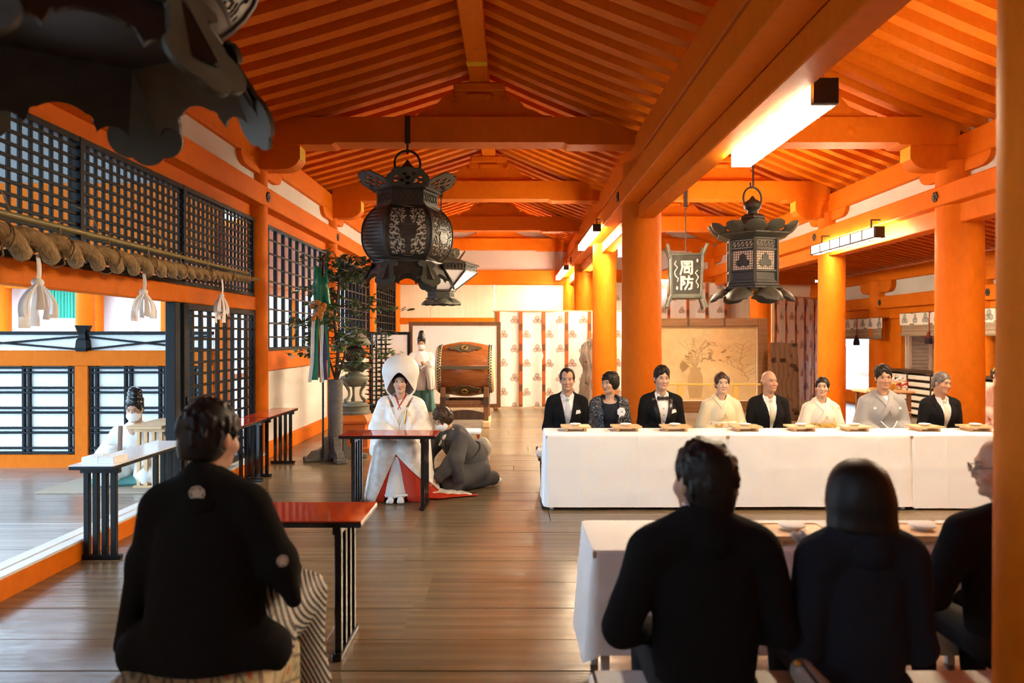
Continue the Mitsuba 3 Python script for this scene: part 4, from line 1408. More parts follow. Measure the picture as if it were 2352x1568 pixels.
p.add('glasses', cat([ring((.033, -.112, .006)), ring((-.033, -.112, .006)), tube([h(-.01, -.112, .01), h(.01, -.112, .01)], .002, 6), tube([h(.057, -.108, .012), h(.078, -.03, .016), h(.08, .01, .012)], .002, 6), tube([h(-.057, -.108, .012), h(-.078, -.03, .016), h(-.08, .01, .012)], .002, 6)]), 'tortoise')
mat('tortoise', (.10, .07, .03), .3, .5)
# ------------------------------------------------------------------ the groom, seen from behind
def f_stripe(p, n, uv):
    t = (p.x * .9 + p.z * .45 + p.y * .25) * 70
    return mix((.36, .33, .28), (.012, .012, .013), smoothstep(.20, .30, dr.abs(t - dr.floor(t) - .5)))


mat('hakama_stripe', proc(f_stripe), .6, .25)
mat('haori_black', proc(f_tex((.008, .008, .008), (.015, .0145, .0135), 260)), .95, .06)
p = Person('groom in black crested formal kimono jacket, seen from behind on a brocade stool', (-1.07, 2.615, .57), 180, None, .006, 1.0)
h = Fr((0, -.02, .722), Rot(-24, 8, 0))
p.body(h, 'warm', [cap((0, .02, .12), .12, (0, .02, .45), .13, (1, .6, 1)), cap((-.15, .02, .50), .045, (.15, .02, .50), .045)] + [q for s in (-1, 1) for q in (cap((s * .17, .02, .49), .042, (s * .25, -.02, .26), .036), cap((s * .25, -.02, .26), .036, (s * .13, -.27, .16), .025))],
       hair='crop', neck=(0, .03, .53), hands=hand_prims((.13, -.27, .16), (-.5, -.8, -.1), (0, -.2, 1), -1, 20) + hand_prims((-.13, -.27, .16), (.5, -.8, -.1), (0, -.2, 1), 1, 20))
B = [cap((0, .04, -.06), .222, (0, .03, .36), .180, (1, .78, 1)), cap((-.145, .03, .495), .062, (.145, .03, .495), .062), cap((0, .055, .572), .068, (.135, .03, .520), .058, k=.035), cap((0, .055, .588), .072, (-.135, .03, .520), .058, k=.035),
     cap((-.19, .05, .0), .11, (.19, .05, .0), .11, (1, 1.0, .9))]
for s, drop, ex in ((1, -.03, .205), (-1, .135, .24)):
    E_ = np.array([s * ex, .01, .29])
    B += [cap((s * .165, .03, .482), .068, E_, .070), cap(E_, .070, (s * .18, -.26, .17), .065)]
    # the wide sleeve: a flat bag hanging from the arm
    for t in np.linspace(0, 1, 5):
        a = np.array([s * (ex + .01 - .06 * t), .03 - .26 * t, .30 - .10 * t])
        b = np.array([s * (.305 - .07 * t), .03 - .24 * t, drop + .03 + (.03 if t > .8 else 0)])
        B.append(cap(a, .060, b, .026))
ncut = lambda x, y, z: -np.sqrt(x ** 2 + (y - .012) ** 2) + .064 - .9 * np.maximum(.555 - z, 0)
p.solid('haori', B, 'haori_black', region=inter(ncut, pl(0, .25, -1, o=.155)), wave=lambda x, y, z: .006 * np.sin(9 * x + 2) * np.sin(5 * z + 14 * x) * np.clip(1.2 - 2 * z, 0, 1), k=.03)
p.solid('collar', [cap((0, .045, .515), .092, (0, .034, .590), .076)], 'haori_black', region=inter(lambda x, y, z: -np.sqrt(x ** 2 + (y - .034) ** 2) + .068, pl(0, 0, 1, o=.590), pl(0, -1, 0, o=.03)))
p.solid('inner_collar', [cap((0, .043, .52), .080, (0, .030, .597), .069)], 'silk_white', region=inter(lambda x, y, z: -np.sqrt(x ** 2 + (y - .03) ** 2) + .060, pl(0, 0, 1, o=.597), pl(0, -1, 0, o=.03)), cell=.005)
p.solid('hakama', [q for s in (-1, 1) for q in (cap((s * .11, .0, .02), .14, (s * .175, -.44, .02), .115), cap((s * .175, -.44, .0), .12, (s * .19, -.38, -.50), .145))] + [cap((-.16, -.05, -.02), .12, (.16, -.05, -.02), .12)], 'hakama_stripe', cell=.012,
        wave=lambda x, y, z: .010 * np.sin(30 * x + 12 * z))
# family crest: a pale disc with a five lobed flower cut into it, on the back and on the sleeve
DY = .16


def kamon(r=.034):
    disc = Polygon([(r * math.cos(a), r * math.sin(a)) for a in np.linspace(0, 2 * PI, 48)[:-1]])
    ring = disc.difference(Polygon([(.86 * r * math.cos(a), .86 * r * math.sin(a)) for a in np.linspace(0, 2 * PI, 48)[:-1]]))
    for i in range(5):
        a = PI / 2 + i * 2 * PI / 5
        c = Polygon([(.46 * r * math.cos(a) + .33 * r * math.cos(b), .46 * r * math.sin(a) + .33 * r * math.sin(b)) for b in np.linspace(0, 2 * PI, 20)[:-1]])
        ring = ring.union(c)
    ring = ring.union(disc.buffer(-.72 * r))
    return prism(ring, -.0015, .0015, 'y')


from scipy.spatial import cKDTree
hk = [k for k in scene if k.startswith(p.k + '__haori')][0]
HV = meshkit.WRITTEN[scene[hk]['filename']][0].astype(float)


def sew_on(x, z, r, back=True):
    """the crest laid on the cloth where it faces the camera near world x, z"""
    m = (np.abs(HV[:, 0] - x) < .03) & (np.abs(HV[:, 2] - z) < .03)
    y = HV[m][:, 1].min()
    c0 = np.array([x, y, z])
    N_ = HV[np.linalg.norm(HV - c0, axis=1) < .045]
    c = N_.mean(0)
    n = np.linalg.svd(N_ - c)[2][2]
    n = n if n[1] < 0 else -n
    up = np.array([0, 0, 1.0])
    m = kamon(r)                      # lies in x, z; its front looks along -y
    xx = np.cross(-n, up) * -1
    xx /= np.linalg.norm(xx)
    zz = np.cross(n, xx) * -1
    zz = zz if zz[2] > 0 else -zz
    M_ = np.eye(4)
    M_[:3, 0], M_[:3, 1], M_[:3, 2] = xx, -n, zz
    if np.linalg.det(M_[:3, :3]) < 0:
        M_[:3, 0] *= -1
    M_[:3, 3] = c + n * .006
    m.apply_transform(M_)
    return m


part(p.k + '__haori', 'crest', sew_on(-1.07 + .012, 1.65 - (1148 - 776) / 712, .026), 'tie_white', label='pale round family crest on the back')
part(p.k + '__haori', 'crest', sew_on(-1.07 + .29, 1.65 - (1302 - 776) / 690, .02), 'tie_white', label='pale round family crest on the sleeve')

# ------------------------------------------------------------------ the bride
mat('bride_silk', proc(lambda p, n, uv: mix((.76, .70, .62), (.84, .80, .75), smoothstep(.42, .58, fbm(p.x * 22, p.y * 22, p.z * 22, 2)))), .38, .45)
mat('hood_silk', (.80, .76, .69), .42, .4)
mat('bride_red', (.50, .035, .012), .5, .3)
mat('gold', (.52, .32, .06), .3, .5, metallic=.6)
FZ = -.45
p = Person('bride in white hood and white ceremonial robe with red lining, seated at the lacquered table', (-1.19, 7.90, .45), 3, None, .006, 1.0)
h = Fr((0, -.02, .728), Rot(0, 2, 0))
hp = hand_prims((.10, -.255, .155), (-.85, -.45, -.12), (0, -.3, 1), -1, 14, s=.95) + hand_prims((-.10, -.26, .145), (.85, -.45, -.12), (0, -.3, 1), 1, 14, s=.95)
p.body(h, 'pale', [cap((0, .02, .12), .11, (0, .02, .45), .12, (1, .6, 1)), cap((-.14, .02, .49), .04, (.14, .02, .49), .04)] + [q for s in (-1, 1) for q in (cap((s * .16, .02, .48), .04, (s * .22, .0, .24), .034), cap((s * .22, .0, .24), .034, (s * .10, -.255, .15), .023))],
       True, hair='updo', neck=(0, .03, .53), hands=hp, lips=(.38, .03, .03))
# hood: a rounded shell, open in front under a pointed arch
O = h.o
shell_out = [h.ell((0, .03, .115), (.198, .165, .185)), h.ell((0, .035, -.05), (.165, .125, .13), .06)]
lo, hi = O + [-.25, -.2, -.22], O + [.25, .25, .34]
g = Grid(lo, hi, .006)
Do = field(g, shell_out, .05)
x, y, z = g.xyz()
x, y, z = x - O[0], y - O[1], z - O[2]
arch = np.abs(x) - np.where(z < .105, .40 * np.maximum(.108 - z, 0) ** .62, -.02) + .0 * y
front = np.maximum(arch, y - .0)
D = np.maximum(np.maximum(Do, -(Do + .013)), -front)
D = np.maximum(D, -(z + .155 - .0) + 0 * x)
D = D - .003 * np.exp(-(x / .014) ** 2) * (y < 0)
p.add('hood', skin(g, D.astype(np.float32)), 'hood_silk', True, label='large white bridal hood')
B = [cap((0, .02, .06), .165, (0, .015, .40), .155, (1, .72, 1)), sph((0, -.015, .39), (.155, .115, .14)), cap((-.150, .025, .490), .060, (.150, .025, .490), .060), cap((0, .05, .57), .050, (.125, .025, .515), .050, k=.03), cap((0, .05, .57), .050, (-.125, .025, .515), .050, k=.03)]
S = []
for s in (-1, 1):
    E_, A_ = np.array([s * .225, .01, .24]), np.array([s * .135, -.215, .165])
    S += [cap((s * .170, .025, .470), .080, E_, .095), cap(E_, .095, A_, .085)]
    S += [cap(E_, .085, (s * .24, -.10, .02), .06), cap(A_ + [s * .03, .03, 0], .075, (s * .17, -.20, -.02), .055)]
neckcut = lambda x, y, z: -np.sqrt(x ** 2 + (y - .01) ** 2) + .055 - .8 * np.maximum(.55 - z, 0)
vcut = inter(pl(.86, 0, -.40, o=-.40 * .27), pl(-.86, 0, -.40, o=-.40 * .27), pl(0, 1, 0, o=.02))
p.solid('outer_robe', B + S, 'bride_silk', region=inter(neckcut, neg(vcut)), inflate=.014, wave=lambda x, y, z: .006 * np.sin(24 * z + 14 * x) * np.sin(9 * x + 12 * y + 3), k=.03)
front = inter(pl(0, 1, 0, o=.045), pl(0, 0, -1, o=-.15), pl(0, 0, 1, o=.60), neckcut)
for s, off in ((-1, .008), (1, .012)):
    p.solid('collar_band', B, 'silk_white', region=inter(front, band((s * .86, 0, -.5), -.5 * .43, .030), pl(-s, 0, 0, o=.07 if s > 0 else .02)), inflate=off)
    p.solid('inner_robe__red_collar', B, 'bride_red', region=inter(front, band((s * .86, 0, -.5), -.5 * .43 - .026, .0045), pl(-s, 0, 0, o=.02)), inflate=off + .005, cell=.004)
    p.solid('inner_collar', B, 'shirt_white', region=inter(front, band((s * .86, 0, -.5), -.5 * .43 - .044, .012), pl(-s, 0, 0, o=.02)), inflate=off - .004)
p.solid('inner_robe', B, 'silk_white', region=inter(pl(0, 0, -1, o=-.02), pl(0, 0, 1, o=.47), pl(0, 1, 0, o=.05), neg(inter(pl(.86, 0, -.5, o=-.5 * .47), pl(-.86, 0, -.5, o=-.5 * .47), pl(0, 1, 0, o=.02)))), inflate=.002)
for s in (-1, 1):
    p.solid('outer_robe__robe_edge', B, 'bride_silk', region=inter(pl(0, 1, 0, o=.03), pl(0, 0, -1, o=-.10), pl(0, 0, 1, o=.55), band((s * .86, 0, -.40), -.40 * .27 + .022, .024), pl(-s, 0, 0, o=0)), inflate=.024)
p.solid('sash', B, 'silk_white', region=inter(pl(0, 0, 1, o=.27), pl(0, 0, -1, o=-.10), pl(0, 1, 0, o=.05), pl(1, 0, 0, o=.10), pl(-1, 0, 0, o=.10)), inflate=.010)
p.add('outer_robe__dagger_case', tube([(.055, -.150, .30), (.075, -.140, .44)], [.011, .009], 10), 'gold', label='gold dagger case tucked in the robe')
p.solid('outer_robe__tassel', [cap((.09, -.16, .33), .012, (.105, -.175, .17), .016), cap((.105, -.15, .36), .014, (.11, -.165, .30), .012)], 'shirt_white', cell=.005)
# skirts: outer robe falling from the knees to the floor, open in front over red lining and the white under-robe
K = [cap((.08, .02, .05), .15, (.09, -.36, .06), .12), cap((-.08, .02, .05), .15, (-.09, -.36, .06), .12), cap((.09, -.36, .04), .13, (.17, -.36, FZ + .06), .15), cap((-.09, -.36, .04), .13, (-.17, -.34, FZ + .06), .15), cap((0, .0, .0), .17, (0, .05, FZ + .08), .24), cap((.10, -.2, .0), .14, (.24, -.15, FZ + .05), .16), cap((-.10, -.2, .0), .14, (-.20, -.15, FZ + .05), .15)]
low = pl(0, 0, -1, o=-FZ)
def vee(zl, a, b):
    """wedge opening downwards from height zl with left and right slopes"""
    return inter(pl(-1, 0, a, o=a * zl), pl(1, 0, b, o=b * zl), pl(0, 1, 0, o=-.14))
fold = lambda x, y, z: .012 * np.sin(20 * x + 10 * y + 5 * z) * np.clip(.15 - z, 0, 1) * 2
p.solid('outer_skirt', K, 'bride_silk', region=inter(low, neg(vee(.03, .44, 1.0))), inflate=.016, wave=fold, k=.04, cell=.009)
p.solid('red_lining', K, 'bride_red', region=inter(low, neg(vee(.0, .27, .27))), inflate=.004, wave=fold, k=.04, cell=.009, label='vermilion lining of the robe')
p.solid('under_skirt', K + [cap((0, -.34, .0), .14, (0, -.36, FZ + .10), .165)], 'shirt_white', region=inter(pl(0, 0, -1, o=-FZ - .05), pl(0, 1, 0, o=-.05), pl(1, 0, 0, o=.20), pl(-1, 0, 0, o=.20)), inflate=-.012, wave=fold, k=.04, cell=.009)
p.solid('padded_hem', [cap((-.10, -.49, FZ + .075), .014, (.0, -.51, FZ + .07), .014), cap((.0, -.51, FZ + .07), .014, (.11, -.49, FZ + .075), .014)], 'shirt_white', cell=.007)
for s in (-1, 1):
    p.solid('tabi_sock', [cap((s * .045, -.40, FZ + .045), .040, (s * .050, -.535, FZ + .030), .028), cap((s * .070, -.54, FZ + .026), .018, (s * .075, -.56, FZ + .022), .016), cap((s * .035, -.545, FZ + .026), .016, (s * .032, -.565, FZ + .022), .014)], 'shirt_white', cell=.006)
# sleeves hanging beside the knee, and the train on the floor
p.solid('hanging_sleeve', [cap((.26, -.16, .10), .07, (.27, -.20, -.24), .085), cap((.27, -.20, -.24), .085, (.24, -.22, -.30), .08)], 'hood_silk', wave=fold, k=.03, cell=.008)
p.solid('train', [cap((.16, -.10, FZ + .045), .17, (.46, -.14, FZ + .03), .12, (1, 1, .22)), cap((.46, -.14, FZ + .03), .12, (.80, -.20, FZ + .012), .03, (1, 1, .22))], 'bride_silk', region=pl(0, 0, -1, o=-FZ - .012), wave=lambda x, y, z: .004 * np.sin(50 * x + 30 * y), cell=.008)
p.solid('train__train_lining', [cap((.10, -.30, FZ + .03), .13, (.42, -.28, FZ + .02), .09, (1, 1, .25)), cap((.42, -.27, FZ + .02), .10, (.80, -.21, FZ + .01), .03, (1, 1, .22))], 'bride_red', region=low, cell=.008)

# ------------------------------------------------------------------ the kneeling attendant
mat('kimono_dark', proc(lambda p, n, uv: mix((.055, .055, .058), (.085, .085, .088), fbm(p.x * 200, p.y * 200, p.z * 60, 2))), .8, .2)
p = Person("kneeling attendant in dark grey kimono and face mask, arranging the bride's hem", (-.50, 8.16, 0), -48, None, .006, 1.0)
h = Fr((0, -.33, .785), Rot(4, 34, 0))
A1, A2 = np.array([-.18, -.50, .11]), np.array([.12, -.56, .14])
p.body(h, 'fair', [cap((0, .06, .28), .10, (0, -.17, .54), .09)] + [q for s, a in ((-1, A1), (1, A2)) for q in (cap((s * .17, -.20, .585), .045, (s * .25, -.36, .36), .036), cap((s * .25, -.36, .36), .036, a, .025))],
       True, hair='messy', hair_mat='brown', mask=True, neck=(0, -.22, .63), hands=hand_prims(A1, (.3, -.8, -.5), (0, -.5, .9), 1, 20, s=.95) + hand_prims(A2, (-.2, -.8, -.5), (0, -.5, .9), -1, 20, s=.95))
R_ = [cap((0, .08, .26), .185, (0, -.16, .54), .165), cap((-.15, -.20, .575), .068, (.15, -.20, .575), .068), cap((0, -.16, .64), .066, (.13, -.20, .60), .058), cap((0, -.16, .64), .066, (-.13, -.20, .60), .058), cap((0, -.22, .56), .11, (0, -.215, .645), .072),
      cap((.10, .06, .20), .15, (.12, -.30, .12), .115), cap((-.10, .06, .20), .15, (-.12, -.30, .12), .115), cap((.10, -.30, .10), .09, (.12, .26, .09), .085), cap((-.10, -.30, .10), .09, (-.12, .26, .09), .085)]
for s, a in ((-1, A1), (1, A2)):
    e = np.array([s * .25, -.36, .38])
    R_ += [cap((s * .17, -.20, .57), .08, e, .095), cap(e, .095, a + [s * .03, .07, .06], .06), cap(e, .08, e + [s * .02, .05, -.20], .06)]
p.solid('robe', R_, 'kimono_dark', region=pl(0, 0, -1, o=-.012), wave=creases(.006, 16.), cell=.008)
p.solid('sash', [cap((0, .055, .29), .195, (0, -.02, .385), .186)], 'kimono_dark', region=band((0, -.62, .79), .25, .07), inflate=.012, cell=.008)
p.solid('sash__sash_knot', [sph((0, .235, .42), (.13, .06, .11)), cap((0, .26, .42), .05, (0, .24, .22), .07)], 'tie_white', wave=creases(.006, 30.), cell=.008)
for s in (-1, 1):
    p.solid('robe__collar_band', [cap((s * .058, -.235, .665), .016, (s * .012, -.318, .585), .016), cap((s * .012, -.318, .585), .016, (-s * .03, -.345, .50), .014)], 'silk_white' if s > 0 else 'kimono_dark', cell=.006)
    p.solid('tabi_sock', [cap((s * .10, .26, .06), .05, (s * .10, .38, .045), .036)], 'shirt_white', cell=.008)

# ------------------------------------------------------------------ priests
mat('robe_white', (.76, .75, .71), .75, .15)
mat('hakama_teal', (.10, .27, .25), .7, .2)
mat('hat_black', (.010, .011, .012), .22, .5)


def priest_hat(p, h, tall=.115, curved=True):
    pr = [h.ell((0, .02, .085), (.086, .104, .055)), h.cap((0, .01, .10), .080, (0, .03, .10 + tall), .060 if tall > .10 else .074)]
    p.solid('hat', pr, 'hat_black', wave=lambda x, y, z: .003 * np.sin(150 * z) * np.sin(60 * x), k=.03)
    p.add('hat__hat_cord', tube([h(sx * .08, -.02, z) for sx, z in ((1, .05), (1, -.02), (.75, -.08), (0, -.125), (-.75, -.08), (-1, -.02), (-1, .05))], .0025, 6), 'silk_white')


p = Person('standing priest in white robe, teal trousers and tall black hat beside the drum', (-1.86, 15.2, 0), 8, None, .009, 1.0)
h = Fr((0, -.02, 1.53), Rot(-4, 6, 0))
wr = np.array([[.10, -.24, 1.12], [-.13, -.22, .98]])
p.body(h, 'warm', [cap((0, .02, .90), .12, (0, .02, 1.26), .13, (1, .6, 1)), cap((-.16, .02, 1.30), .045, (.16, .02, 1.30), .045), cap((.09, .02, .9), .08, (.10, .02, .10), .05), cap((-.09, .02, .9), .08, (-.10, .02, .10), .05)] + [q for s, a in ((1, wr[0]), (-1, wr[1])) for q in (cap((s * .18, .02, 1.29), .045, (s * .27, -.02, 1.05), .038), cap((s * .27, -.02, 1.05), .038, a, .026))],
       mask=True, hair='short', neck=(0, .02, 1.33), hands=hand_prims(wr[0], (-.6, -.7, .3), (.3, -.6, .7), -1, 40) + hand_prims(wr[1], (.5, -.7, .4), (-.3, -.6, .7), 1, 40))
priest_hat(p, h)
R_ = [cap((0, .02, .66), .225, (0, .02, 1.22), .175, (1, .75, 1)), cap((-.17, .02, 1.29), .062, (.17, .02, 1.29), .062), cap((0, .03, 1.36), .062, (0, .03, 1.28), .10)]
for s, a in ((1, wr[0]), (-1, wr[1])):
    e = np.array([s * .27, -.02, 1.05])
    R_ += [cap((s * .18, .02, 1.27), .08, e, .09), cap(e, .09, a + [s * .05, .04, 0], .08)]
    for t in np.linspace(0, 1, 4):
        q = e + (a - e) * t * .8
        R_.append(cap(q, .07, (q[0] + s * .03, q[1] + .02, .62), .035))
p.solid('robe', R_, 'robe_white', wave=creases(.006, 12.), k=.025, region=pl(0, 0, -1, o=-.58))
p.solid('hakama', [cap((.09, .02, .80), .14, (.13, .02, .22), .16), cap((-.09, .02, .80), .14, (-.13, .02, .22), .16)], 'hakama_teal', region=pl(0, 0, -1, o=-.14), wave=lambda x, y, z: .012 * np.sin(55 * x), cell=.01)
for s in (-1, 1):
    p.solid('tabi_sock', [cap((s * .10, .02, .05), .05, (s * .11, -.14, .035), .036)], 'shirt_white', cell=.01)
p.solid('folded_fan', [cap((-.17, -.27, .93), .014, (.17, -.27, 1.17), .022)], 'mask_white', cell=.008)

p = Person('priest in white robe and black hat sitting beyond the open lattice door', (-4.05, 7.98, .11), 12, None, .006, 1.0)
h = Fr((0, -.06, .775), Rot(-6, 12, 0))
wr = np.array([[.12, -.32, .33], [-.12, -.32, .33]])
p.body(h, 'warm', [cap((0, .06, .22), .14, (0, .0, .50), .14), cap((-.16, .0, .53), .045, (.16, .0, .53), .045)] + [q for s, a in ((1, wr[0]), (-1, wr[1])) for q in (cap((s * .18, .0, .53), .045, (s * .28, -.06, .30), .038), cap((s * .28, -.06, .30), .038, a, .026))],
       mask=True, shut=True, hair='short', neck=(0, -.01, .57), hands=hand_prims(wr[0], (-.7, -.5, .2), (.2, -.7, .6), -1, 35) + hand_prims(wr[1], (.7, -.5, .2), (-.2, -.7, .6), 1, 35))
priest_hat(p, h, .075)
R_ = [cap((0, .05, .18), .21, (0, .0, .46), .185, (1, .8, 1)), cap((-.175, .0, .525), .066, (.175, .0, .525), .066), cap((0, .01, .60), .066, (0, .01, .52), .10),
      cap((.13, .02, .16), .16, (.20, -.34, .12), .12), cap((-.13, .02, .16), .16, (-.20, -.34, .12), .12), cap((.15, -.2, .10), .12, (.26, -.1, .09), .10), cap((-.15, -.2, .10), .12, (-.26, -.1, .09), .10)]
for s, a in ((1, wr[0]), (-1, wr[1])):
    e = np.array([s * .28, -.06, .30])
    R_ += [cap((s * .18, .0, .51), .085, e, .10), cap(e, .10, a + [s * .05, .05, 0], .085), cap(e, .09, (s * .34, -.12, .12), .08), cap(a + [s * .05, .05, 0], .08, (s * .24, -.30, .12), .08)]
p.solid('robe', R_, 'robe_white', wave=creases(.008, 11.), k=.03, region=pl(0, 0, -1, o=-.03), cell=.008)
p.solid('hakama', [cap((-.26, -.22, .045), .13, (.26, -.22, .045), .13, (1, 1, .4)), cap((-.2, .1, .045), .2, (.2, .1, .045), .2, (1, 1, .3))], 'hakama_teal', region=pl(0, 0, -1, o=-.002), cell=.012)
p.add('ritual_baton', moved(box(-.022, .022, -.004, .004, 0, .36, .004), (-.05, -.42, .28), rx=-6), 'brown_wood', label='flat wooden ritual baton held upright')

# ------------------------------------------------------------------ shrine maidens and the shop keeper
mat('robe_pink', (.74, .50, .42), .75, .15)
mat('hakama_red', (.55, .06, .03), .7, .2)
p, h = kimono('shrine maiden in pale pink robe with a flower crown and mask, near the right edge', (6.80, 10.35), 0, (10, 16, 0), 'updo', 'black', 'fair', 'robe_pink', 'shirt_white', 'robe_pink', s=.93, mask=True)
fl = [ell(h(.083 * math.sin(a), -.012 - .102 * math.cos(a), .082 + .012 * math.sin(7 * a)), (.018, .018, .016), 6) for a in np.linspace(-2, 2, 12)]
mat('flower_yellow', (.70, .42, .06), .6, .3)
mat('flower_green', (.10, .22, .05), .6, .3)
p.add('flower_crown', cat(fl[::2] + [ell(h(.09 * math.sin(a), -.012 - .108 * math.cos(a), .105), (.014, .014, .012), 6) for a in np.linspace(-1.8, 1.8, 9)]), 'flower_yellow')
p.add('flower_crown__leaves', cat(fl[1::2]), 'flower_green')
p.add('flower_crown__pendants', cat([tube([h(.08 * math.sin(a), -.10 * math.cos(a) - .012, .07), h(.082 * math.sin(a), -.102 * math.cos(a) - .012, .012)], .003, 5) for a in (-.9, -.7, -.5, .5, .7, .9)]), 'shirt_white')
p.add('chest_cord', tube([(-.02, -.13, .44), (.03, -.14, .40), (-.02, -.15, .33), (-.08, -.17, .24)], .005, 6), 'suit_satin')
kimono('shrine maiden in pink mostly hidden behind the thick pillar', (6.88, 11.3), 0, (30, 10, 0), 'updo', 'black', 'fair', 'robe_pink', 'shirt_white', 'robe_pink', s=.92, mask=True)
suit('shop keeper with dark hair and navy sleeves behind the counter', (9.42, 14.75, 1.0), 0, (40, 20, 0), 'short', tone='warm', jacket='suit_navy', s=.95, square=False, lower=False)
# ------------------------------------------------------------------ cloth covered tables
def cloth_mesh(x0, x1, y0, y1, zt, drops, creases_x=(), crease_z=None, seed=0, flare=.02):
    """A cloth over a table: rings running round the table, from the top's edge down; drops = hem height on (front, right, back, left)."""
    n = 560
    t = np.linspace(0, 1, n, endpoint=False)
    w, d, r = x1 - x0, y1 - y0, .02
    per = 2 * (w + d)
    s = t * per
    P = np.zeros((n, 2))
    N = np.zeros((n, 2))
    hem = np.zeros(n)
    for i, q in enumerate(s):
        if q < w:
            P[i], N[i], hem[i] = (x0 + q, y0), (0, -1), drops[0]
        elif q < w + d:
            P[i], N[i], hem[i] = (x1, y0 + q - w), (1, 0), drops[1]
        elif q < 2 * w + d:
            P[i], N[i], hem[i] = (x1 - (q - w - d), y1), (0, 1), drops[2]
        else:
            P[i], N[i], hem[i] = (x0, y1 - (q - 2 * w - d)), (-1, 0), drops[3]
    k = 9
    ker = np.ones(k) / k
    wrap = lambda A: np.stack([np.convolve(np.r_[A[-k:, j], A[:, j], A[:k, j]], ker, 'same')[k:-k] for j in range(A.shape[1])], 1)
    N = wrap(wrap(N))
    N /= np.linalg.norm(N, axis=1, keepdims=True)
    P = wrap(P)
    hem = wrap(hem[:, None])[:, 0]
    zs = np.concatenate([[0, .0, .003, .012], np.linspace(.03, 1, 26)])
    rings = []
    c = np.array([(x0 + x1) / 2, (y0 + y1) / 2])
    for j, u in enumerate(zs):
        z = zt - u * (zt - hem) * (1 if j > 3 else 0) - (zs[j] if 0 < j <= 3 else 0)
        if j == 0:
            R = np.column_stack([P + (c - P) * .06, np.full(n, zt + .0005)])
        else:
            off = .004 + flare * np.clip(u, 0, 1) * (j > 3) + (0.0 if j > 3 else -.004 + .004 * min(1, zs[j] / .012))
            q = np.column_stack([P * 2.6, np.full(n, seed + 3.3)])
            wv = (meshkit.noise(q, seed) - .5) * .035 * u * (j > 3) + (meshkit.noise(np.column_stack([P * 7, z * 6 + 0 * P[:, 0]]), seed + 1) - .5) * .008 * (j > 3)
            for cx in creases_x:
                wv = wv + .0045 * np.exp(-np.abs(P[:, 0] - cx) / .010) * (u > 0)
            if crease_z is not None:
                wv = wv + .005 * np.exp(-np.abs(z - crease_z - .004 * np.sin(P[:, 0] * 5)) / .012)
            R = np.column_stack([P + N * (off + wv)[:, None] if np.ndim(wv) else P + N * off, z])
        rings.append(R)
    rings = np.array(rings)[::-1]
    m = loft(rings, cap=False)
    top = rings[-1]
    v = np.vstack([m.vertices, top.mean(0)])
    b = (len(rings) - 1) * n
    j = np.arange(n)
    return trimesh.Trimesh(v, np.vstack([m.faces, np.stack([b + j, b + (j + 1) % n, np.full(n, len(v) - 1)], 1)]), process=False)


mat('table_leg', (.55, .54, .52), .4, .4)
mat('table_board', (.42, .30, .18), .5, .3)
WHICH = ['leftmost', 'middle', 'right']


def folding_table(lab, x0, x1, y0, y1, zt):
    k = thing('folding_table', lab, 'table')
    part(k, 'tabletop', box(x0, x1, y0, y1, zt - .035, zt - .004, .004), 'table_board')
    for a in (x0 + .06, x1 - .06):
        for b in (y0 + .05, y1 - .05):
            part(k, 'leg', box(a - .018, a + .018, b - .018, b + .018, 0.001, zt - .03, .003), 'table_leg')
    return k


hems = [(.03, .04, .05, .035), (.035, .04, .05, .04), (.02, .04, .05, .04)]
xs = [(.325, 2.07), (2.075, 3.835), (3.84, 5.6)]
for i, (a, b) in enumerate(xs):
    folding_table(f'folding table under the {["left", "middle", "right"][i]} white cloth of the far row', a, b, 7.1, 7.68, .715)
    single('tablecloth', cloth_mesh(a, b, 7.1, 7.68, .716, hems[i], [a + .33, a + .88, a + 1.43], .40, 11 + i), 'white_cloth',
           ['white creased cloth on the left table of the far row, nearest the bride', 'white creased cloth on the middle table of the far row', 'white creased cloth on the right table of the far row, right of the open seam'][i], 'tablecloth', smooth=35)
for i, (a, b) in enumerate([(.356, 2.15), (2.155, 3.9)]):
    folding_table(f'folding table under the {["left", "right"][i]} white cloth of the near row', a, b, 3.25, 3.79, .715)
    single('tablecloth', cloth_mesh(a, b, 3.25, 3.79, .716, (.27, .2, .1, .2), [a + .6, a + 1.2], .5, 31 + i, .035), 'white_cloth',
           ['white cloth on the near table in front of the two dark suited backs', 'white cloth on the near table behind the right edge pillar'][i], 'tablecloth', smooth=35)


# trays with a white cup
def tray_meshes():
    top = trimesh.creation.extrude_polygon(Polygon([(-.125, -.10), (.125, -.10), (.125, .10), (-.125, .10)]).buffer(.02, 4), .013, engine='earcut')
    top.apply_translation([0, 0, .034])
    lip = Polygon([(-.125, -.10), (.125, -.10), (.125, .10), (-.125, .10)]).buffer(.02, 4)
    rim = trimesh.creation.extrude_polygon(lip.difference(lip.buffer(-.007)), .005, engine='earcut')
    rim.apply_translation([0, 0, .046])
    feet = [box(-.105, -.080, -.095, .095, 0, .035, .003), box(.080, .105, -.095, .095, 0, .035, .003)]
    cup = lathe([(.030, 0), (.034, .004), (.052, .012), (.058, .020), (.052, .0235), (.035, .026), (.012, .0275), (.002, .028)], 32)
    return cat(top, rim), feet, cup


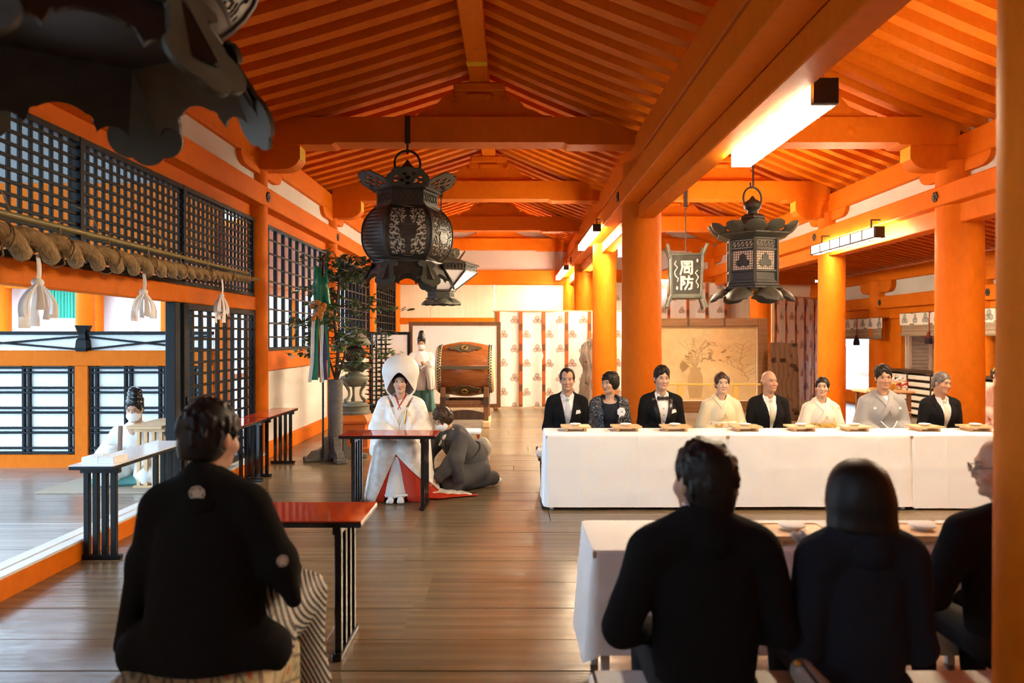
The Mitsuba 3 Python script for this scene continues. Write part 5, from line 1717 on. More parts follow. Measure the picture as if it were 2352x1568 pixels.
TT, TF, TC = tray_meshes()
TTd, TFd, TCd = mikit.ply(TT, 'cream_wood'), [mikit.ply(f, 'cream_wood') for f in TF], mikit.ply(TC, 'mask_white', smooth=40)
who = ['the man in the striped tie', 'the woman in tweed', 'the man in the bow tie', 'the woman in plain cream kimono', 'the bald man in the far row', 'the woman with the gold sash', 'the young man in grey', 'the grey haired man']
for i, (x, lab) in enumerate(zip([.64, 1.15, 1.645, 2.355, 2.92, 3.456, 4.167, 4.68], who)):
    M = T().translate([x, 7.47, .7175]) @ T().rotate([0, 0, 1], [0, 2, -2, 1, 0, -1, 2, -1][i])
    k = thing('serving_tray', f'low wooden tray with two feet in front of {lab}', 'tray', 'wooden trays on the far table')
    part(k, 'board', TTd, to_world=M)
    for f in TFd:
        part(k, 'foot', f, to_world=M)
    single('sake_cup', TCd, None, f'white cup on the tray in front of {lab}', 'cup', 'white cups on the far trays', to_world=M @ T().translate([.0, 0, .048]))
for x, rz, lab in ((1.30, 1, 'between the two backs'), (1.905, -2, 'right of the bobbed hair')):
    M = T().translate([x, 3.41, .7175]) @ T().rotate([0, 0, 1], rz) @ T().scale([1.08, 1.0, 1.0])
    k = thing('serving_tray', f'low wooden tray on the near white table, {lab}', 'tray', 'wooden trays on the near table')
    part(k, 'board', TTd, to_world=M)
    for f in TFd:
        part(k, 'foot', f, to_world=M)
    single('sake_cup', TCd, None, f'white cup on the near wooden tray {lab}', 'cup', 'white cups on the near trays', to_world=M @ T().translate([.0, .02, .048]))


# ------------------------------------------------------------------ lacquered tables with slatted legs
def lacquer_table(lab, cx, cy, L, D, H=.72, rz=0, top='red_lacquer', body='black_lacquer', nsl=4, z0=0.0, slat=.036):
    """long side along x, a frame of upright slats at either end"""
    k = thing('wooden_table' if body == 'cream_wood' else 'lacquer_table', lab, 'table')
    M = T().translate([cx, cy, z0]) @ T().rotate([0, 0, 1], rz)
    pp = lambda n, m, mt: part(k, n, m, mt, to_world=M)
    pp('tabletop', box(-L / 2, L / 2, -D / 2, D / 2, H - .008, H, .003), top)
    pp('table_edge', box(-L / 2, L / 2, -D / 2, D / 2, H - .034, H - .008, .004), body)
    for s in (-1, 1):
        x = s * (L / 2 - .13)
        pp('top_rail', box(x - .022, x + .022, -D / 2 + .02, D / 2 - .02, H - .075, H - .033, .003), body)
        pp('foot_rail', box(x - .026, x + .026, -D / 2 + .01, D / 2 - .01, 0.001, .035, .006), body)
        for i in range(nsl):
            yy = -D / 2 + .065 + (D - .13) * i / (nsl - 1)
            pp('slat', box(x - slat / 2, x + slat / 2, yy - slat / 2, yy + slat / 2, .033, H - .07, .003), body)
    return k


mat('white_lacquer', (.72, .76, .80), .12, .6)
lacquer_table('red topped black lacquer table in front of the groom', -1.235, 3.975, .94, .45)
lacquer_table('red topped black lacquer table in front of the bride', -1.19, 7.27, .93, .43, rz=-1.0)
lacquer_table('black slatted table with a white box on its shining pale top, by the open sill', -3.07, 6.05, 1.32, .33, rz=90, top='white_lacquer', body='black_paint', slat=.040)
lacquer_table('red lacquer table by the left wall, just behind the groom', -3.02, 8.02, 1.24, .33, rz=90)
lacquer_table('red lacquer table by the left wall, farther from the groom', -3.02, 9.28, 1.20, .33, rz=90)
lacquer_table('plain unpainted wooden table beside the kneeling priest, behind the door frame', -3.72, 7.85, .75, .36, rz=90, top='cream_wood', body='cream_wood', z0=.101, H=.66)
k = thing('gift_box', 'flat white box tied with cord on the black slatted table', 'box')
part(k, 'lid', cbox((-3.06, 5.56, .745), (.24, .20, .05), .004), 'shirt_white')
part(k, 'cord', cat([cbox((-3.06, 5.56, .771), (.005, .20, .003), .001), cbox((-3.06, 5.459, .746), (.005, .003, .05), .001), ell((-3.055, 5.53, .778), (.012, .006, .008), 6), ell((-3.07, 5.55, .778), (.012, .006, .008), 6)]), 'silk_white')
mat('mat_straw', (.33, .28, .22), .8, .2)
single('floor_mat', box(-4.75, -3.50, 7.35, 8.55, .102, .116, .004), 'mat_straw', 'thin woven mat under the kneeling priest', 'mat')


# ------------------------------------------------------------------ benches and stools
def bench(lab, x0, x1, y0, y1, zt, nleg):
    k = thing('bench', lab, 'bench')
    cu = trimesh.creation.extrude_polygon(Polygon([(x0, y0), (x1, y0), (x1, y1), (x0, y1)]).buffer(-.03).buffer(.03, 6), .07, engine='earcut')
    cu.apply_translation([0, 0, zt - .07])
    part(k, 'seat_cushion', box(x0, x1, y0, y1, zt - .085, zt - .004, .022), 'white_cloth', 40)
    part(k, 'seat_rail', box(x0 + .02, x1 - .02, y0 + .03, y1 - .03, zt - .12, zt - .083, .004), 'brown_wood')
    for i in range(nleg):
        x = x0 + .07 + (x1 - x0 - .14) * i / (nleg - 1)
        for y in (y0 + .06, y1 - .06):
            r = np.array([[-1, -1], [1, -1], [1, 1], [-1, 1]])
            part(k, 'leg', loft([np.column_stack([r * .014 + (x, y), np.full(4, .001)]), np.column_stack([r * .024 + (x, y), np.full(4, zt - .11)])]), 'brown_wood')
    return k


bench('long bench with white cushion behind the far table', .265, 5.15, 7.97, 8.36, SEAT, 5)
bench('long white cushioned bench under the near guests', .28, 2.65, 2.22, 2.72, SEAT, 4)
bench('white cushioned bench under the shrine maidens behind the right pillar', 6.45, 7.25, 10.2, 11.55, .435, 2)


def f_brocade(p, n, uv):
    a, b = (p.x + p.z * .9 + p.y * .3) * 13, (p.x - p.z * .9 + p.y * .6) * 13
    fa, fb = a - dr.floor(a) - .5, b - dr.floor(b) - .5
    lat = smoothstep(.40, .47, dr.maximum(dr.abs(fa), dr.abs(fb)))
    dot = 1 - smoothstep(.16, .22, dr.sqrt(fa * fa + fb * fb))
    c = mix((.30, .22, .10), (.42, .34, .18), noise(p.x * 60, p.y * 60, p.z * 60))
    c = mix(c, (.13, .10, .06), lat)
    red = cell_rand(dr.floor(a), dr.floor(b), 2)
    c = mix(c, (.42, .07, .03), dot * dr.select(red > .7, 1.0, 0.0))
    return mix(c, (.10, .14, .08), dot * dr.select(red < .35, 1.0, 0.0))


mat('brocade', proc(f_brocade), .6, .35)
k = thing('stool', 'square stool covered in patterned gold brocade under the groom', 'stool')
g = Grid((-1.45, 2.15, .02), (-.70, 3.0, .64), .012)
x, y, z = g.xyz()
qx, qy, qz = np.abs(x + 1.06) - (.27 - .05), np.abs(y - 2.55) - (.25 - .05), np.abs(z - .335) - (.205 - .05)
D = np.sqrt(np.maximum(qx, 0) ** 2 + np.maximum(qy, 0) ** 2 + np.maximum(qz, 0) ** 2) + np.minimum(np.maximum(np.maximum(qx, qy), qz), 0) - .05
part(k, 'cover', skin(g, D.astype(np.float32)), 'brocade', True)
for a in (-1.30, -.84):
    for b in (2.37, 2.77):
        part(k, 'leg', box(a - .02, a + .02, b - .02, b + .02, .001, .15, .003), 'dark_wood')
k = thing('stool', "low white cushioned stool under the bride's robe", 'stool')
part(k, 'cushion', box(-1.40, -.98, 7.78, 8.10, .40, .452, .02), 'white_cloth', 40)
for a in (-1.36, -1.02):
    for b in (7.82, 8.06):
        part(k, 'leg', box(a - .018, a + .018, b - .018, b + .018, .001, .402, .003), 'brown_wood')
mat('red_wood', (.34, .05, .018), .35, .4)
k = thing('stool', 'red wooden stool with white seat behind the kneeling attendant', 'stool')
part(k, 'seat', box(-.66, -.40, 9.32, 9.68, .43, .47, .012), 'white_cloth', 40)
for x_ in (-.63, -.43):
    part(k, 'end_frame', cat([box(x_ - .015, x_ + .015, 9.49, 9.52, .03, .44, .003)]), 'red_wood')
    part(k, 'foot_rail', box(x_ - .02, x_ + .02, 9.34, 9.66, .001, .035, .004), 'red_wood')
    part(k, 'top_rail', box(x_ - .02, x_ + .02, 9.34, 9.66, .40, .432, .004), 'red_wood')
# handbag on the near bench
mat('bag_leather', (.24, .23, .22), .3, .5)
k = thing('handbag', 'silver grey barrel shaped handbag lying on the near bench at the bottom edge', 'handbag')
g = Grid((.74, 2.08, .42), (1.08, 2.36, .74), .005)
D = field(g, [cap((.885, 2.25, .635), .036, (.975, 2.20, .52), .055)], .02)
part(k, 'body', skin(g, D), 'bag_leather', True)
part(k, 'zip', tube([(.87, 2.238, .673), (.91, 2.20, .62), (.955, 2.158, .57)], .006, 8), 'iron', True)
part(k, 'clasp', ell((.862, 2.232, .668), (.012, .010, .010), 8), 'gold', True)
# ------------------------------------------------------------------ bronze lanterns
def f_bronze(p, n, uv):
    v = fbm(p.x * 9, p.y * 9, p.z * 9, 3)
    return mix((.014, .011, .008), (.040, .036, .028), v)


def f_patina(p, n, uv):
    v = fbm(p.x * 8, p.y * 8, p.z * 8, 3)
    return mix((.026, .027, .020), (.080, .086, .066), v)


mat('bronze', proc(f_bronze), .5, .5, metallic=.25)
mat('patina', proc(f_patina), .55, .4, metallic=.15)
mat('lantern_paper', (.62, .54, .44), .8, .1)
HEX = np.arange(6) * PI / 3


def hexring(R, z, rot=0, n=6):
    a = np.arange(n) * 2 * PI / n + rot
    return np.column_stack([R * np.cos(a), R * np.sin(a), np.full(n, z)])


def hexloft(prof, rot=0, n=6):
    return loft([hexring(R, z, rot, n) for R, z in prof])


def plate_on(poly, a, b, c, th=.012):
    """A flat plate: polygon (u, v) set up in the plane origin a, u axis b, v axis c."""
    gs = [g for g in getattr(poly, 'geoms', [poly]) if g.geom_type == 'Polygon' and g.area > 1e-6]
    m = cat([trimesh.creation.extrude_polygon(g, th, engine='earcut') for g in gs])
    b, c = np.array(b) / np.linalg.norm(b), np.array(c, float)
    c = c - b * (b @ c)
    c /= np.linalg.norm(c)
    M = np.eye(4)
    M[:3, 0], M[:3, 1], M[:3, 2], M[:3, 3] = b, c, np.cross(b, c), a
    m.apply_transform(M)
    return m


def hanger(k, M, ztop, zring, xs=0.0, back=0.0):
    """strap hooked over the beam, hook and ring"""
    pass


def cloud_leaf(w, h, seed):
    """openwork crown leaf in the (u, v) plane"""
    r = np.random.default_rng(seed)
    from shapely.geometry import Point
    from shapely.ops import unary_union
    P = unary_union([Point(u * w, v * h).buffer(q * w, 10) for u, v, q in ((0, .25, .30), (-.28, .45, .26), (.28, .45, .26), (0, .62, .30), (-.2, .80, .22), (.22, .80, .20), (0, .95, .16), (-.36, .22, .16), (.36, .22, .16))])
    P = P.union(Polygon([(-.3 * w, -.02), (.3 * w, -.02), (.3 * w, .3 * h), (-.3 * w, .3 * h)]))
    holes = [Point(u * w, v * h).buffer(q * w, 6) for u, v, q in ((-.16, .40, .07), (.17, .38, .08), (0, .58, .075), (-.28, .60, .06), (.30, .62, .055), (-.08, .80, .06), (.14, .84, .05), (0, .22, .06), (-.30, .34, .05), (.32, .30, .05))]
    return P.difference(unary_union(holes))


def scroll_holes(w, h, seed):
    """comma shaped openings of a vine scroll, mirrored about u = 0"""
    from shapely.geometry import LineString, Point
    from shapely.ops import unary_union
    r = np.random.default_rng(seed)
    out = []
    for v in np.linspace(-.42, .43, 9):
        for u in (.11, .25, .39):
            if abs(v) < .12 and u < .2:
                continue
            a0, R = r.uniform(0, 2 * PI), r.uniform(.028, .038)
            t = np.linspace(0, 4.2, 12)
            rad = R * (1 - t / 6.5)
            c = np.column_stack([u * w + r.uniform(-.008, .008) + rad * np.cos(a0 + t), v * h + r.uniform(-.012, .012) + rad * np.sin(a0 + t)])
            s = LineString(c).buffer(.0105)
            out += [s, Point(c[0]).buffer(.014)]
            d = LineString([(u * w + .035, v * h + .03), (u * w + .055, v * h + .055)]).buffer(.009)
            out.append(d)
    U = unary_union(out)
    from shapely import affinity
    return unary_union([U, affinity.scale(U, -1, 1, origin=(0, 0))]).intersection(Polygon([(-w * .44, -h * .44), (w * .44, -h * .44), (w * .44, h * .46), (-w * .44, h * .46)]))


def ball_lantern(lab, X, Y, zb, rot=0.0, turn=0):
    """squat barrel lantern with scrollwork, crown of cloud leaves and scalloped skirt; zb = lowest point of the skirt"""
    k = thing('hanging_lantern', lab, 'lantern')
    M = T().translate([X, Y, zb]) @ T().rotate([0, 0, 1], math.degrees(rot))
    P = lambda n, m, mt='bronze', sm=False, **kw: part(k, n, m, mt, sm, to_world=M, **kw)
    # skirt: six sloping scalloped plates
    R0, R1, z0, z1 = .43, .59, .155, .40
    from shapely.geometry import Point
    from shapely.ops import unary_union
    for i in range(6):
        a0, a1 = HEX[i], HEX[i] + PI / 3
        top = np.array([[R0 * math.cos(a), R0 * math.sin(a), z1] for a in (a0, a1)])
        bot = np.array([[R1 * math.cos(a), R1 * math.sin(a), z0] for a in (a0, a1)])
        mid_t, mid_b = top.mean(0), bot.mean(0)
        slope = mid_b - mid_t
        L = np.linalg.norm(slope)
        w0, w1 = R0 / 2, R1 / 2
        trap = Polygon([(-w0, 0), (w0, 0), (w1, -L), (-w1, -L)])
        cut = unary_union([Point(u, -L - .02).buffer(r) for u, r in ((0, .12), (-.17, .06), (.17, .06))] + [Point(s * .08, -L + .05).buffer(.022) for s in (-1, 1)])
        poly = trap.difference(cut).buffer(.006).buffer(-.006)
        b = top[1] - top[0]
        lobe = unary_union([Point(0, -.20).buffer(.105), Point(-.065, -.245).buffer(.075), Point(.065, -.245).buffer(.075), Point(0, -.28).buffer(.07), Polygon([(-.085, .02), (.085, .02), (.07, -.08), (.10, -.16), (-.10, -.16), (-.07, -.08)]), Point(-.09, -.03).buffer(.035), Point(.09, -.03).buffer(.035)]).difference(unary_union([Point(s * .125, -.10).buffer(.045) for s in (-1, 1)]))
        rad = np.array([math.cos(a0), math.sin(a0), 0])
        P('skirt_rim__corner_lobe', plate_on(lobe, rad * (R0 + .015) + np.array([0, 0, .375]), np.array([-rad[1], rad[0], 0]), rad * -.50 + np.array([0, 0, 1.0]), .016), 'patina')
        P('skirt_panel', plate_on(poly, mid_t, b, -slope, .014))
    P('skirt_rim', hexloft([(.40, .385), (.455, .385), (.455, .41), (.40, .43)]))
    # barrel body: six panels bent to a rounded profile
    zb0, zb1 = .41, 1.10
    prof = lambda v: .425 + .165 * (1 - abs(2 * v - 1) ** 2.6)
    wmax = .58
    for i in range(6):
        mid = HEX[i] + PI / 6
        solid = (i == turn)
        h = zb1 - zb0
        plate = Polygon([(-.30, -.5), (.30, -.5), (.30, .5), (-.30, .5)])
        if not solid:
            from shapely import affinity
            ho = affinity.scale(scroll_holes(.56, .64, 5 + i), 1.0, 1 / h, origin=(0, 0))
            plate = plate.difference(ho)
        ms = []
        nb = 14
        for q in range(nb):
            v0, v1 = -.5 + q / nb, -.5 + (q + 1) / nb
            bandp = plate.intersection(Polygon([(-.31, v0), (.31, v0), (.31, v1), (-.31, v1)]))
            for gg in getattr(bandp, 'geoms', [bandp]):
                if gg.geom_type != 'Polygon' or gg.area < 1e-6:
                    continue
                e = trimesh.creation.extrude_polygon(gg.segmentize(.08), .010, engine='earcut')
                V = e.vertices
                v = V[:, 1] + .5
                r = np.array([prof(x) for x in v])
                a = V[:, 0] / .30 * (PI / 6)
                flat = math.cos(PI / 6) / np.cos(a)
                rr = r * (flat * .6 + .4 * .97) - .012 + V[:, 2]
                ms.append(trimesh.Trimesh(np.column_stack([rr * np.cos(mid + a), rr * np.sin(mid + a), zb0 + v * h]), e.faces, process=False))
        P('body_panel' if not solid else 'door_panel', cat(ms), 'bronze', 25)
        if not solid:
            vs, us = np.linspace(.02, .98, 12), np.linspace(-PI / 6, PI / 6, 6)
            G = np.array([[[(prof(v) * (math.cos(PI / 6) / math.cos(a) * .6 + .388) - .022) * math.cos(mid + a), (prof(v) * (math.cos(PI / 6) / math.cos(a) * .6 + .388) - .022) * math.sin(mid + a), zb0 + v * h] for v in vs] for a in us])
            P('paper_lining', grid_surface(G, .002)[0], 'lantern_paper', True)
        rib = [(prof(v) * .988 * math.cos(HEX[i]), prof(v) * .988 * math.sin(HEX[i]), zb0 + v * h) for v in np.linspace(0, 1, 14)]
        P('rib', tube(rib, .014, 6), 'bronze', True)
    # neck with fretwork, crown leaves, finial and ring
    P('neck', hexloft([(.40, 1.09), (.43, 1.10), (.43, 1.13), (.395, 1.135), (.395, 1.30), (.44, 1.31), (.44, 1.345), (.20, 1.40)]))
    for i in range(6):
        a = HEX[i] + PI / 6
        c = np.array([math.cos(a), math.sin(a), 0]) * (.395 * math.cos(PI / 6) + .002)
        u = np.array([-math.sin(a), math.cos(a), 0])
        fret = []
        for j in range(5):
            for s in (-1, 1):
                x = -.14 + .07 * j
                fret.append(beam(c + u * (x - s * .03) + np.array([0, 0, 1.165]), c + u * (x + s * .03) + np.array([0, 0, 1.275]), .008, .010, .001, up=np.array([math.cos(a), math.sin(a), 0])))
        P('neck__fretwork', cat(fret), 'patina')
        o = np.array([math.cos(a), math.sin(a), 0]) * .36 + np.array([0, 0, 1.335])
        P('neck__crown_leaf', plate_on(cloud_leaf(.50, .28, i), o, u, np.array([math.cos(a) * 1.0, math.sin(a) * 1.0, .62]), .014), 'patina')
    P('finial', lathe([(.05, 1.38), (.07, 1.40), (.06, 1.43), (.10, 1.46), (.128, 1.52), (.125, 1.575), (.09, 1.64), (.04, 1.70), (.006, 1.75)], 28), 'bronze', True)
    P('ring', tube([(.165 * math.cos(t), 0, 1.69 + .175 * math.sin(t)) for t in np.linspace(-.5, PI + .5, 30)], .016, 10), 'iron', True)
    P('ring__hook', tube([(0, -.02, 1.83), (0, .03, 1.845), (0, .045, 1.88), (0, .02, 1.92), (0, .0, 1.97)], .016, 8), 'iron', True)
    # strap up the front of the beam and over it
    top = ZB1 - zb + .004
    P('strap', cat([box(-.035, .035, -.008, .004, 1.96, top, .002), box(-.035, .035, -.008, .30, top - .004, top + .006, .002)]), 'iron')
    return k


ball_lantern('large round bronze lantern with scrollwork and scalloped skirt, hanging in the middle of the hall', -1.36, 9.644, 2.22, .15, 3)
ball_lantern('dark bronze lantern skirt close to the camera, cut off by the top left corner', -1.38, 2.34, 2.27, .62, 1)
part('ceiling', 'cross_beam', cross_beam(XL + .1, XR - .05, 2.526), 'orange_paint')


def petal(L, W, curl0, curl1, lobes=True, cup=.25):
    """A lotus petal as a thick sheet: grows along x from the origin, its slope going from curl0 to curl1 (radians above the horizontal)."""
    n, m = 12, 9
    t = np.linspace(0, 1, n)
    ang = curl0 + (curl1 - curl0) * t
    x = np.concatenate([[0], np.cumsum(np.cos(ang[:-1]) * L / (n - 1))])
    z = np.concatenate([[0], np.cumsum(np.sin(ang[:-1]) * L / (n - 1))])
    w = W * (.62 + .55 * np.sin(PI * np.clip(t * .78 + .05, 0, 1))) * np.sqrt(np.clip(1 - t ** 5, 0, 1))
    if lobes:
        w = w * (1 + .10 * np.cos(t * 14))
    w = np.maximum(w, .02 * W)
    G = np.zeros((n, m, 3))
    for j, s in enumerate(np.linspace(-1, 1, m)):
        G[:, j, 0] = x - np.sin(ang) * -cup * w * s * s * .5
        G[:, j, 1] = w * s * .5
        G[:, j, 2] = z + np.cos(ang) * cup * w * s * s * .5 * -1
    return grid_surface(G, .012)[0]


def window_tex(p, n, uv):
    return mix((.60, .48, .38), (.035, .032, .026), smoothstep(.30, .40, voronoi(uv.x * 34, uv.y * 34)[1] - voronoi(uv.x * 34, uv.y * 34)[0] + .0) * 0 + smoothstep(.24, .30, dr.maximum(dr.abs(uv.x * 32 - dr.floor(uv.x * 32) - .5), dr.abs(uv.y * 32 - dr.floor(uv.y * 32) - .5)) * 1.0 - .12))


mat('lantern_mesh', proc(window_tex), .6, .3)


def uv_quad(a, b, c, d):
    """flat quad with uv in metres, a b along u, a d along v"""
    a, b, c, d = map(np.array, (a, b, c, d))
    w, h = np.linalg.norm(b - a), np.linalg.norm(d - a)
    return trimesh.Trimesh([a, b, c, d], [[0, 1, 2], [0, 2, 3]], process=False), np.array([[0, 0], [w, 0], [w, h], [0, h]])


def crest_poly(R):
    """three hexagons, each with an inner hexagon, as polygons in (u, v)"""
    from shapely.ops import unary_union
    hexa = lambda cx, cy, r: Polygon([(cx + r * math.sin(a), cy + r * math.cos(a)) for a in HEX])
    out = []
    for a in (PI / 2, PI / 2 + 2 * PI / 3, PI / 2 + 4 * PI / 3):
        c = (.56 * R * math.cos(a), .56 * R * math.sin(a))
        o = hexa(*c, .52 * R)
        out.append(o.difference(hexa(*c, .38 * R)).union(hexa(*c, .27 * R).difference(hexa(*c, .12 * R))))
    return unary_union(out)


def hex_lantern(lab, X, Y, zb, rot=0.0, ztop=ZB1):
    """six sided lantern with upturned petals on its roof and drooping petals below"""
    k = thing('hanging_lantern', lab, 'lantern')
    M = T().translate([X, Y, zb]) @ T().rotate([0, 0, 1], math.degrees(rot))
    P = lambda n, m, mt='patina', sm=False, **kw: part(k, n, m, mt, sm, to_world=M, **kw)
    for i in range(6):
        a = HEX[i] + PI / 6
        m = petal(.34, .30, -.05, -1.35, cup=.5)
        m.apply_translation([.28, 0, .235])
        m.apply_transform(rotm('z', math.degrees(a)))
        P('lower_petal', m, 'patina', True)
    P('base_plate', hexloft([(.30, .20), (.40, .215), (.40, .235), (.36, .25), (.36, .275), (.34, .28)]), 'bronze')
    z0, z1 = .28, .86
    R = .325
    P('inner_lining', hexloft([(R - .03, z0), (R - .03, z1)]), 'lantern_paper')
    for i in range(6):
        p0, p1 = np.array([R * math.cos(HEX[i]), R * math.sin(HEX[i]), 0]), np.array([R * math.cos(HEX[i] + PI / 3), R * math.sin(HEX[i] + PI / 3), 0])
        at = lambda f, z, o=0: p0 + (p1 - p0) * f + np.array([0, 0, z]) + o * (p0 + p1) / np.linalg.norm(p0 + p1)
        P('corner_post', beam(at(0, z0), at(0, z1), .045, .045, .006, up=(math.cos(HEX[i]), math.sin(HEX[i]), 0)), 'bronze')
        for zz, hh in ((z0 + .02, .04), (z0 + .155, .03), (z1 - .155, .028), (z1 - .012, .03)):
            P('rail', beam(at(0, zz), at(1, zz), .04, hh, .004), 'bronze')
        P('lower_panel', beam(at(.05, z0 + .085, -.01), at(.95, z0 + .085, -.01), .014, .12, .002), 'bronze')
        q, uv = uv_quad(at(.08, z0 + .165, -.012), at(.92, z0 + .165, -.012), at(.92, z1 - .165, -.012), at(.08, z1 - .165, -.012))
        kk = uniq(k + '__mesh_window')
        scene[kk] = mikit.ply(q, 'lantern_mesh', uv=uv, to_world=M)
        c = at(.5, (z0 + z1) / 2 - .01, -.008)
        u = (p1 - p0)
        P('crest', plate_on(crest_poly(.085).buffer(.006), c, u, np.array([0, 0, 1.0]), .010), 'bronze')
        vine = []
        for j in range(5):
            t = np.linspace(0, 2 * PI, 12)
            cc = at(.16 + .17 * j, z1 - .083, -.004)
            vine.append(tube([cc + u / np.linalg.norm(u) * .030 * math.cos(s) + np.array([0, 0, .042 * math.sin(s)]) for s in t], .006, 5))
            vine.append(beam(cc - u / np.linalg.norm(u) * .028 + np.array([0, 0, -.04]), cc + u / np.linalg.norm(u) * .028 + np.array([0, 0, .04]), .008, .008, .001))
        P('openwork_band', cat(vine), 'bronze', 40)
    P('roof', hexloft([(.36, .855), (.50, .90), (.50, .915), (.30, .965), (.16, 1.02), (.13, 1.04)]), 'patina')
    for i in range(12):
        a = HEX[i // 2] + PI / 6 * (i % 2)
        m = petal(.24, .235, .25, 1.25, cup=-.30)
        m.apply_translation([.42 - .03 * (i % 2), 0, .90])
        m.apply_transform(rotm('z', math.degrees(a)))
        P('roof__roof_petal', m, 'patina', True)
    P('finial_base', hexloft([(.15, 1.02), (.17, 1.06), (.15, 1.12), (.17, 1.125), (.17, 1.15), (.10, 1.19)]), 'bronze')
    P('finial', lathe([(.05, 1.18), (.075, 1.21), (.06, 1.23), (.10, 1.26), (.118, 1.31), (.09, 1.355), (.04, 1.385), (.024, 1.41), (.004, 1.43)], 28), 'bronze', True)
    P('ring', tube([(.135 * math.cos(t), 0, 1.395 + .145 * math.sin(t)) for t in np.linspace(-.6, PI + .6, 30)], .013, 10), 'iron', True)
    h = ztop - zb
    P('ring__hook', tube([(-.03, 0, 1.60), (-.03, 0, 1.56), (-.01, 0, 1.53), (.012, 0, 1.545), (.012, 0, 1.60), (.008, 0, h - .1), (.0, 0, h - .02)], .011, 8), 'iron', True)
    P('strap', cat([box(-.03, .03, -.006, .006, h - .30, h + .004, .002), box(-.03, .03, -.006, .30, h - .002, h + .006, .002)]), 'iron')
    return k


hex_lantern('six sided bronze lantern with upturned roof petals, hanging to the right of the thick pillar', 3.13, 9.645, 2.07, .30)


def funnel_lantern(lab, X, Y, zb):
    k = thing('hanging_lantern', lab, 'lantern')
    M = T().translate([X, Y, zb]) @ T().rotate([0, 0, 1], 14)
    P = lambda n, m, mt='patina', sm=False, **kw: part(k, n, m, mt, sm, to_world=M, **kw)
    for i in range(6):
        m = petal(.20, .30, -.2, -1.0, cup=.5)
        m.apply_translation([.22, 0, .17])
        m.apply_transform(rotm('z', math.degrees(HEX[i] + PI / 6)))
        P('lower_petal', m, 'patina', True)
    P('base', hexloft([(.20, .15), (.29, .165), (.29, .18), (.25, .19), (.25, .29), (.28, .30), (.28, .32), (.24, .33)]), 'bronze')
    for i in range(6):
        a = HEX[i] + PI / 6
        c, u = np.array([math.cos(a), math.sin(a), 0]) * (.25 * .866 + .002), np.array([-math.sin(a), math.cos(a), 0])
        P('openwork_band', cat([tube([c + u * (x + .03 * math.cos(s)) + np.array([0, 0, .24 + .032 * math.sin(s)]) for s in np.linspace(0, 2 * PI, 9)], .006, 5) for x in (-.07, 0, .07)]), 'patina')
    R0, z0, R1, z1 = .25, .33, .68, .66
    for i in range(6):
        a0, a1 = HEX[i], HEX[i] + PI / 3
        q = [np.array([R * math.cos(a), R * math.sin(a), z]) for R, z, a in ((R0, z0, a0), (R0, z0, a1), (R1, z1, a1), (R1, z1, a0))]
        P('paper_panel', trimesh.Trimesh(q, [[0, 1, 2], [0, 2, 3]], process=False), 'mask_white')
        P('corner_post', beam(q[0], q[3], .035, .035, .004), 'bronze')
        P('rim_band', cat([beam(q[3] + [0, 0, zz], q[2] + [0, 0, zz], .02, .016, .002) for zz in (0.0, .11)] + [beam(q[3] + (q[2] - q[3]) * f, q[3] + (q[2] - q[3]) * (f + .06) + [0, 0, .11], .008, .010, .001) for f in np.linspace(.02, .92, 11)] + [beam(q[3] + (q[2] - q[3]) * (f + .06), q[3] + (q[2] - q[3]) * f + [0, 0, .11], .008, .010, .001) for f in np.linspace(.02, .92, 11)]), 'bronze')
    P('roof', hexloft([(.68, .77), (.72, .775), (.70, .80), (.45, .87), (.25, .93), (.15, .97), (.10, 1.0)]), 'patina')
    for i in range(6):
        a = HEX[i]
        P('roof__crown_leaf', plate_on(cloud_leaf(.22, .17, i), np.array([math.cos(a), math.sin(a), 0]) * .33 + np.array([0, 0, .90]), np.array([-math.sin(a), math.cos(a), 0]), np.array([math.cos(a) * .7, math.sin(a) * .7, 1.]), .012), 'patina')
    P('finial', lathe([(.05, .98), (.08, 1.02), (.11, 1.08), (.08, 1.16), (.006, 1.24)], 20), 'bronze', True)
    P('ring', tube([(.10 * math.cos(t), 0, 1.22 + .10 * math.sin(t)) for t in np.linspace(-.5, PI + .5, 20)], .010, 8), 'iron', True)
    h = ZB1 - zb
    P('ring__hook', tube([(0, 0, 1.30), (0, 0, 1.6), (0, 0, h)], .010, 8), 'iron', True)
    P('strap', cat([box(-.03, .03, -.008, .004, h - .3, h + .004, .002), box(-.03, .03, -.006, .30, h - .002, h + .006, .002)]), 'iron')


funnel_lantern('funnel shaped bronze lantern with white panels, half hidden behind the large round lantern', -1.30, 13.575, 2.20)

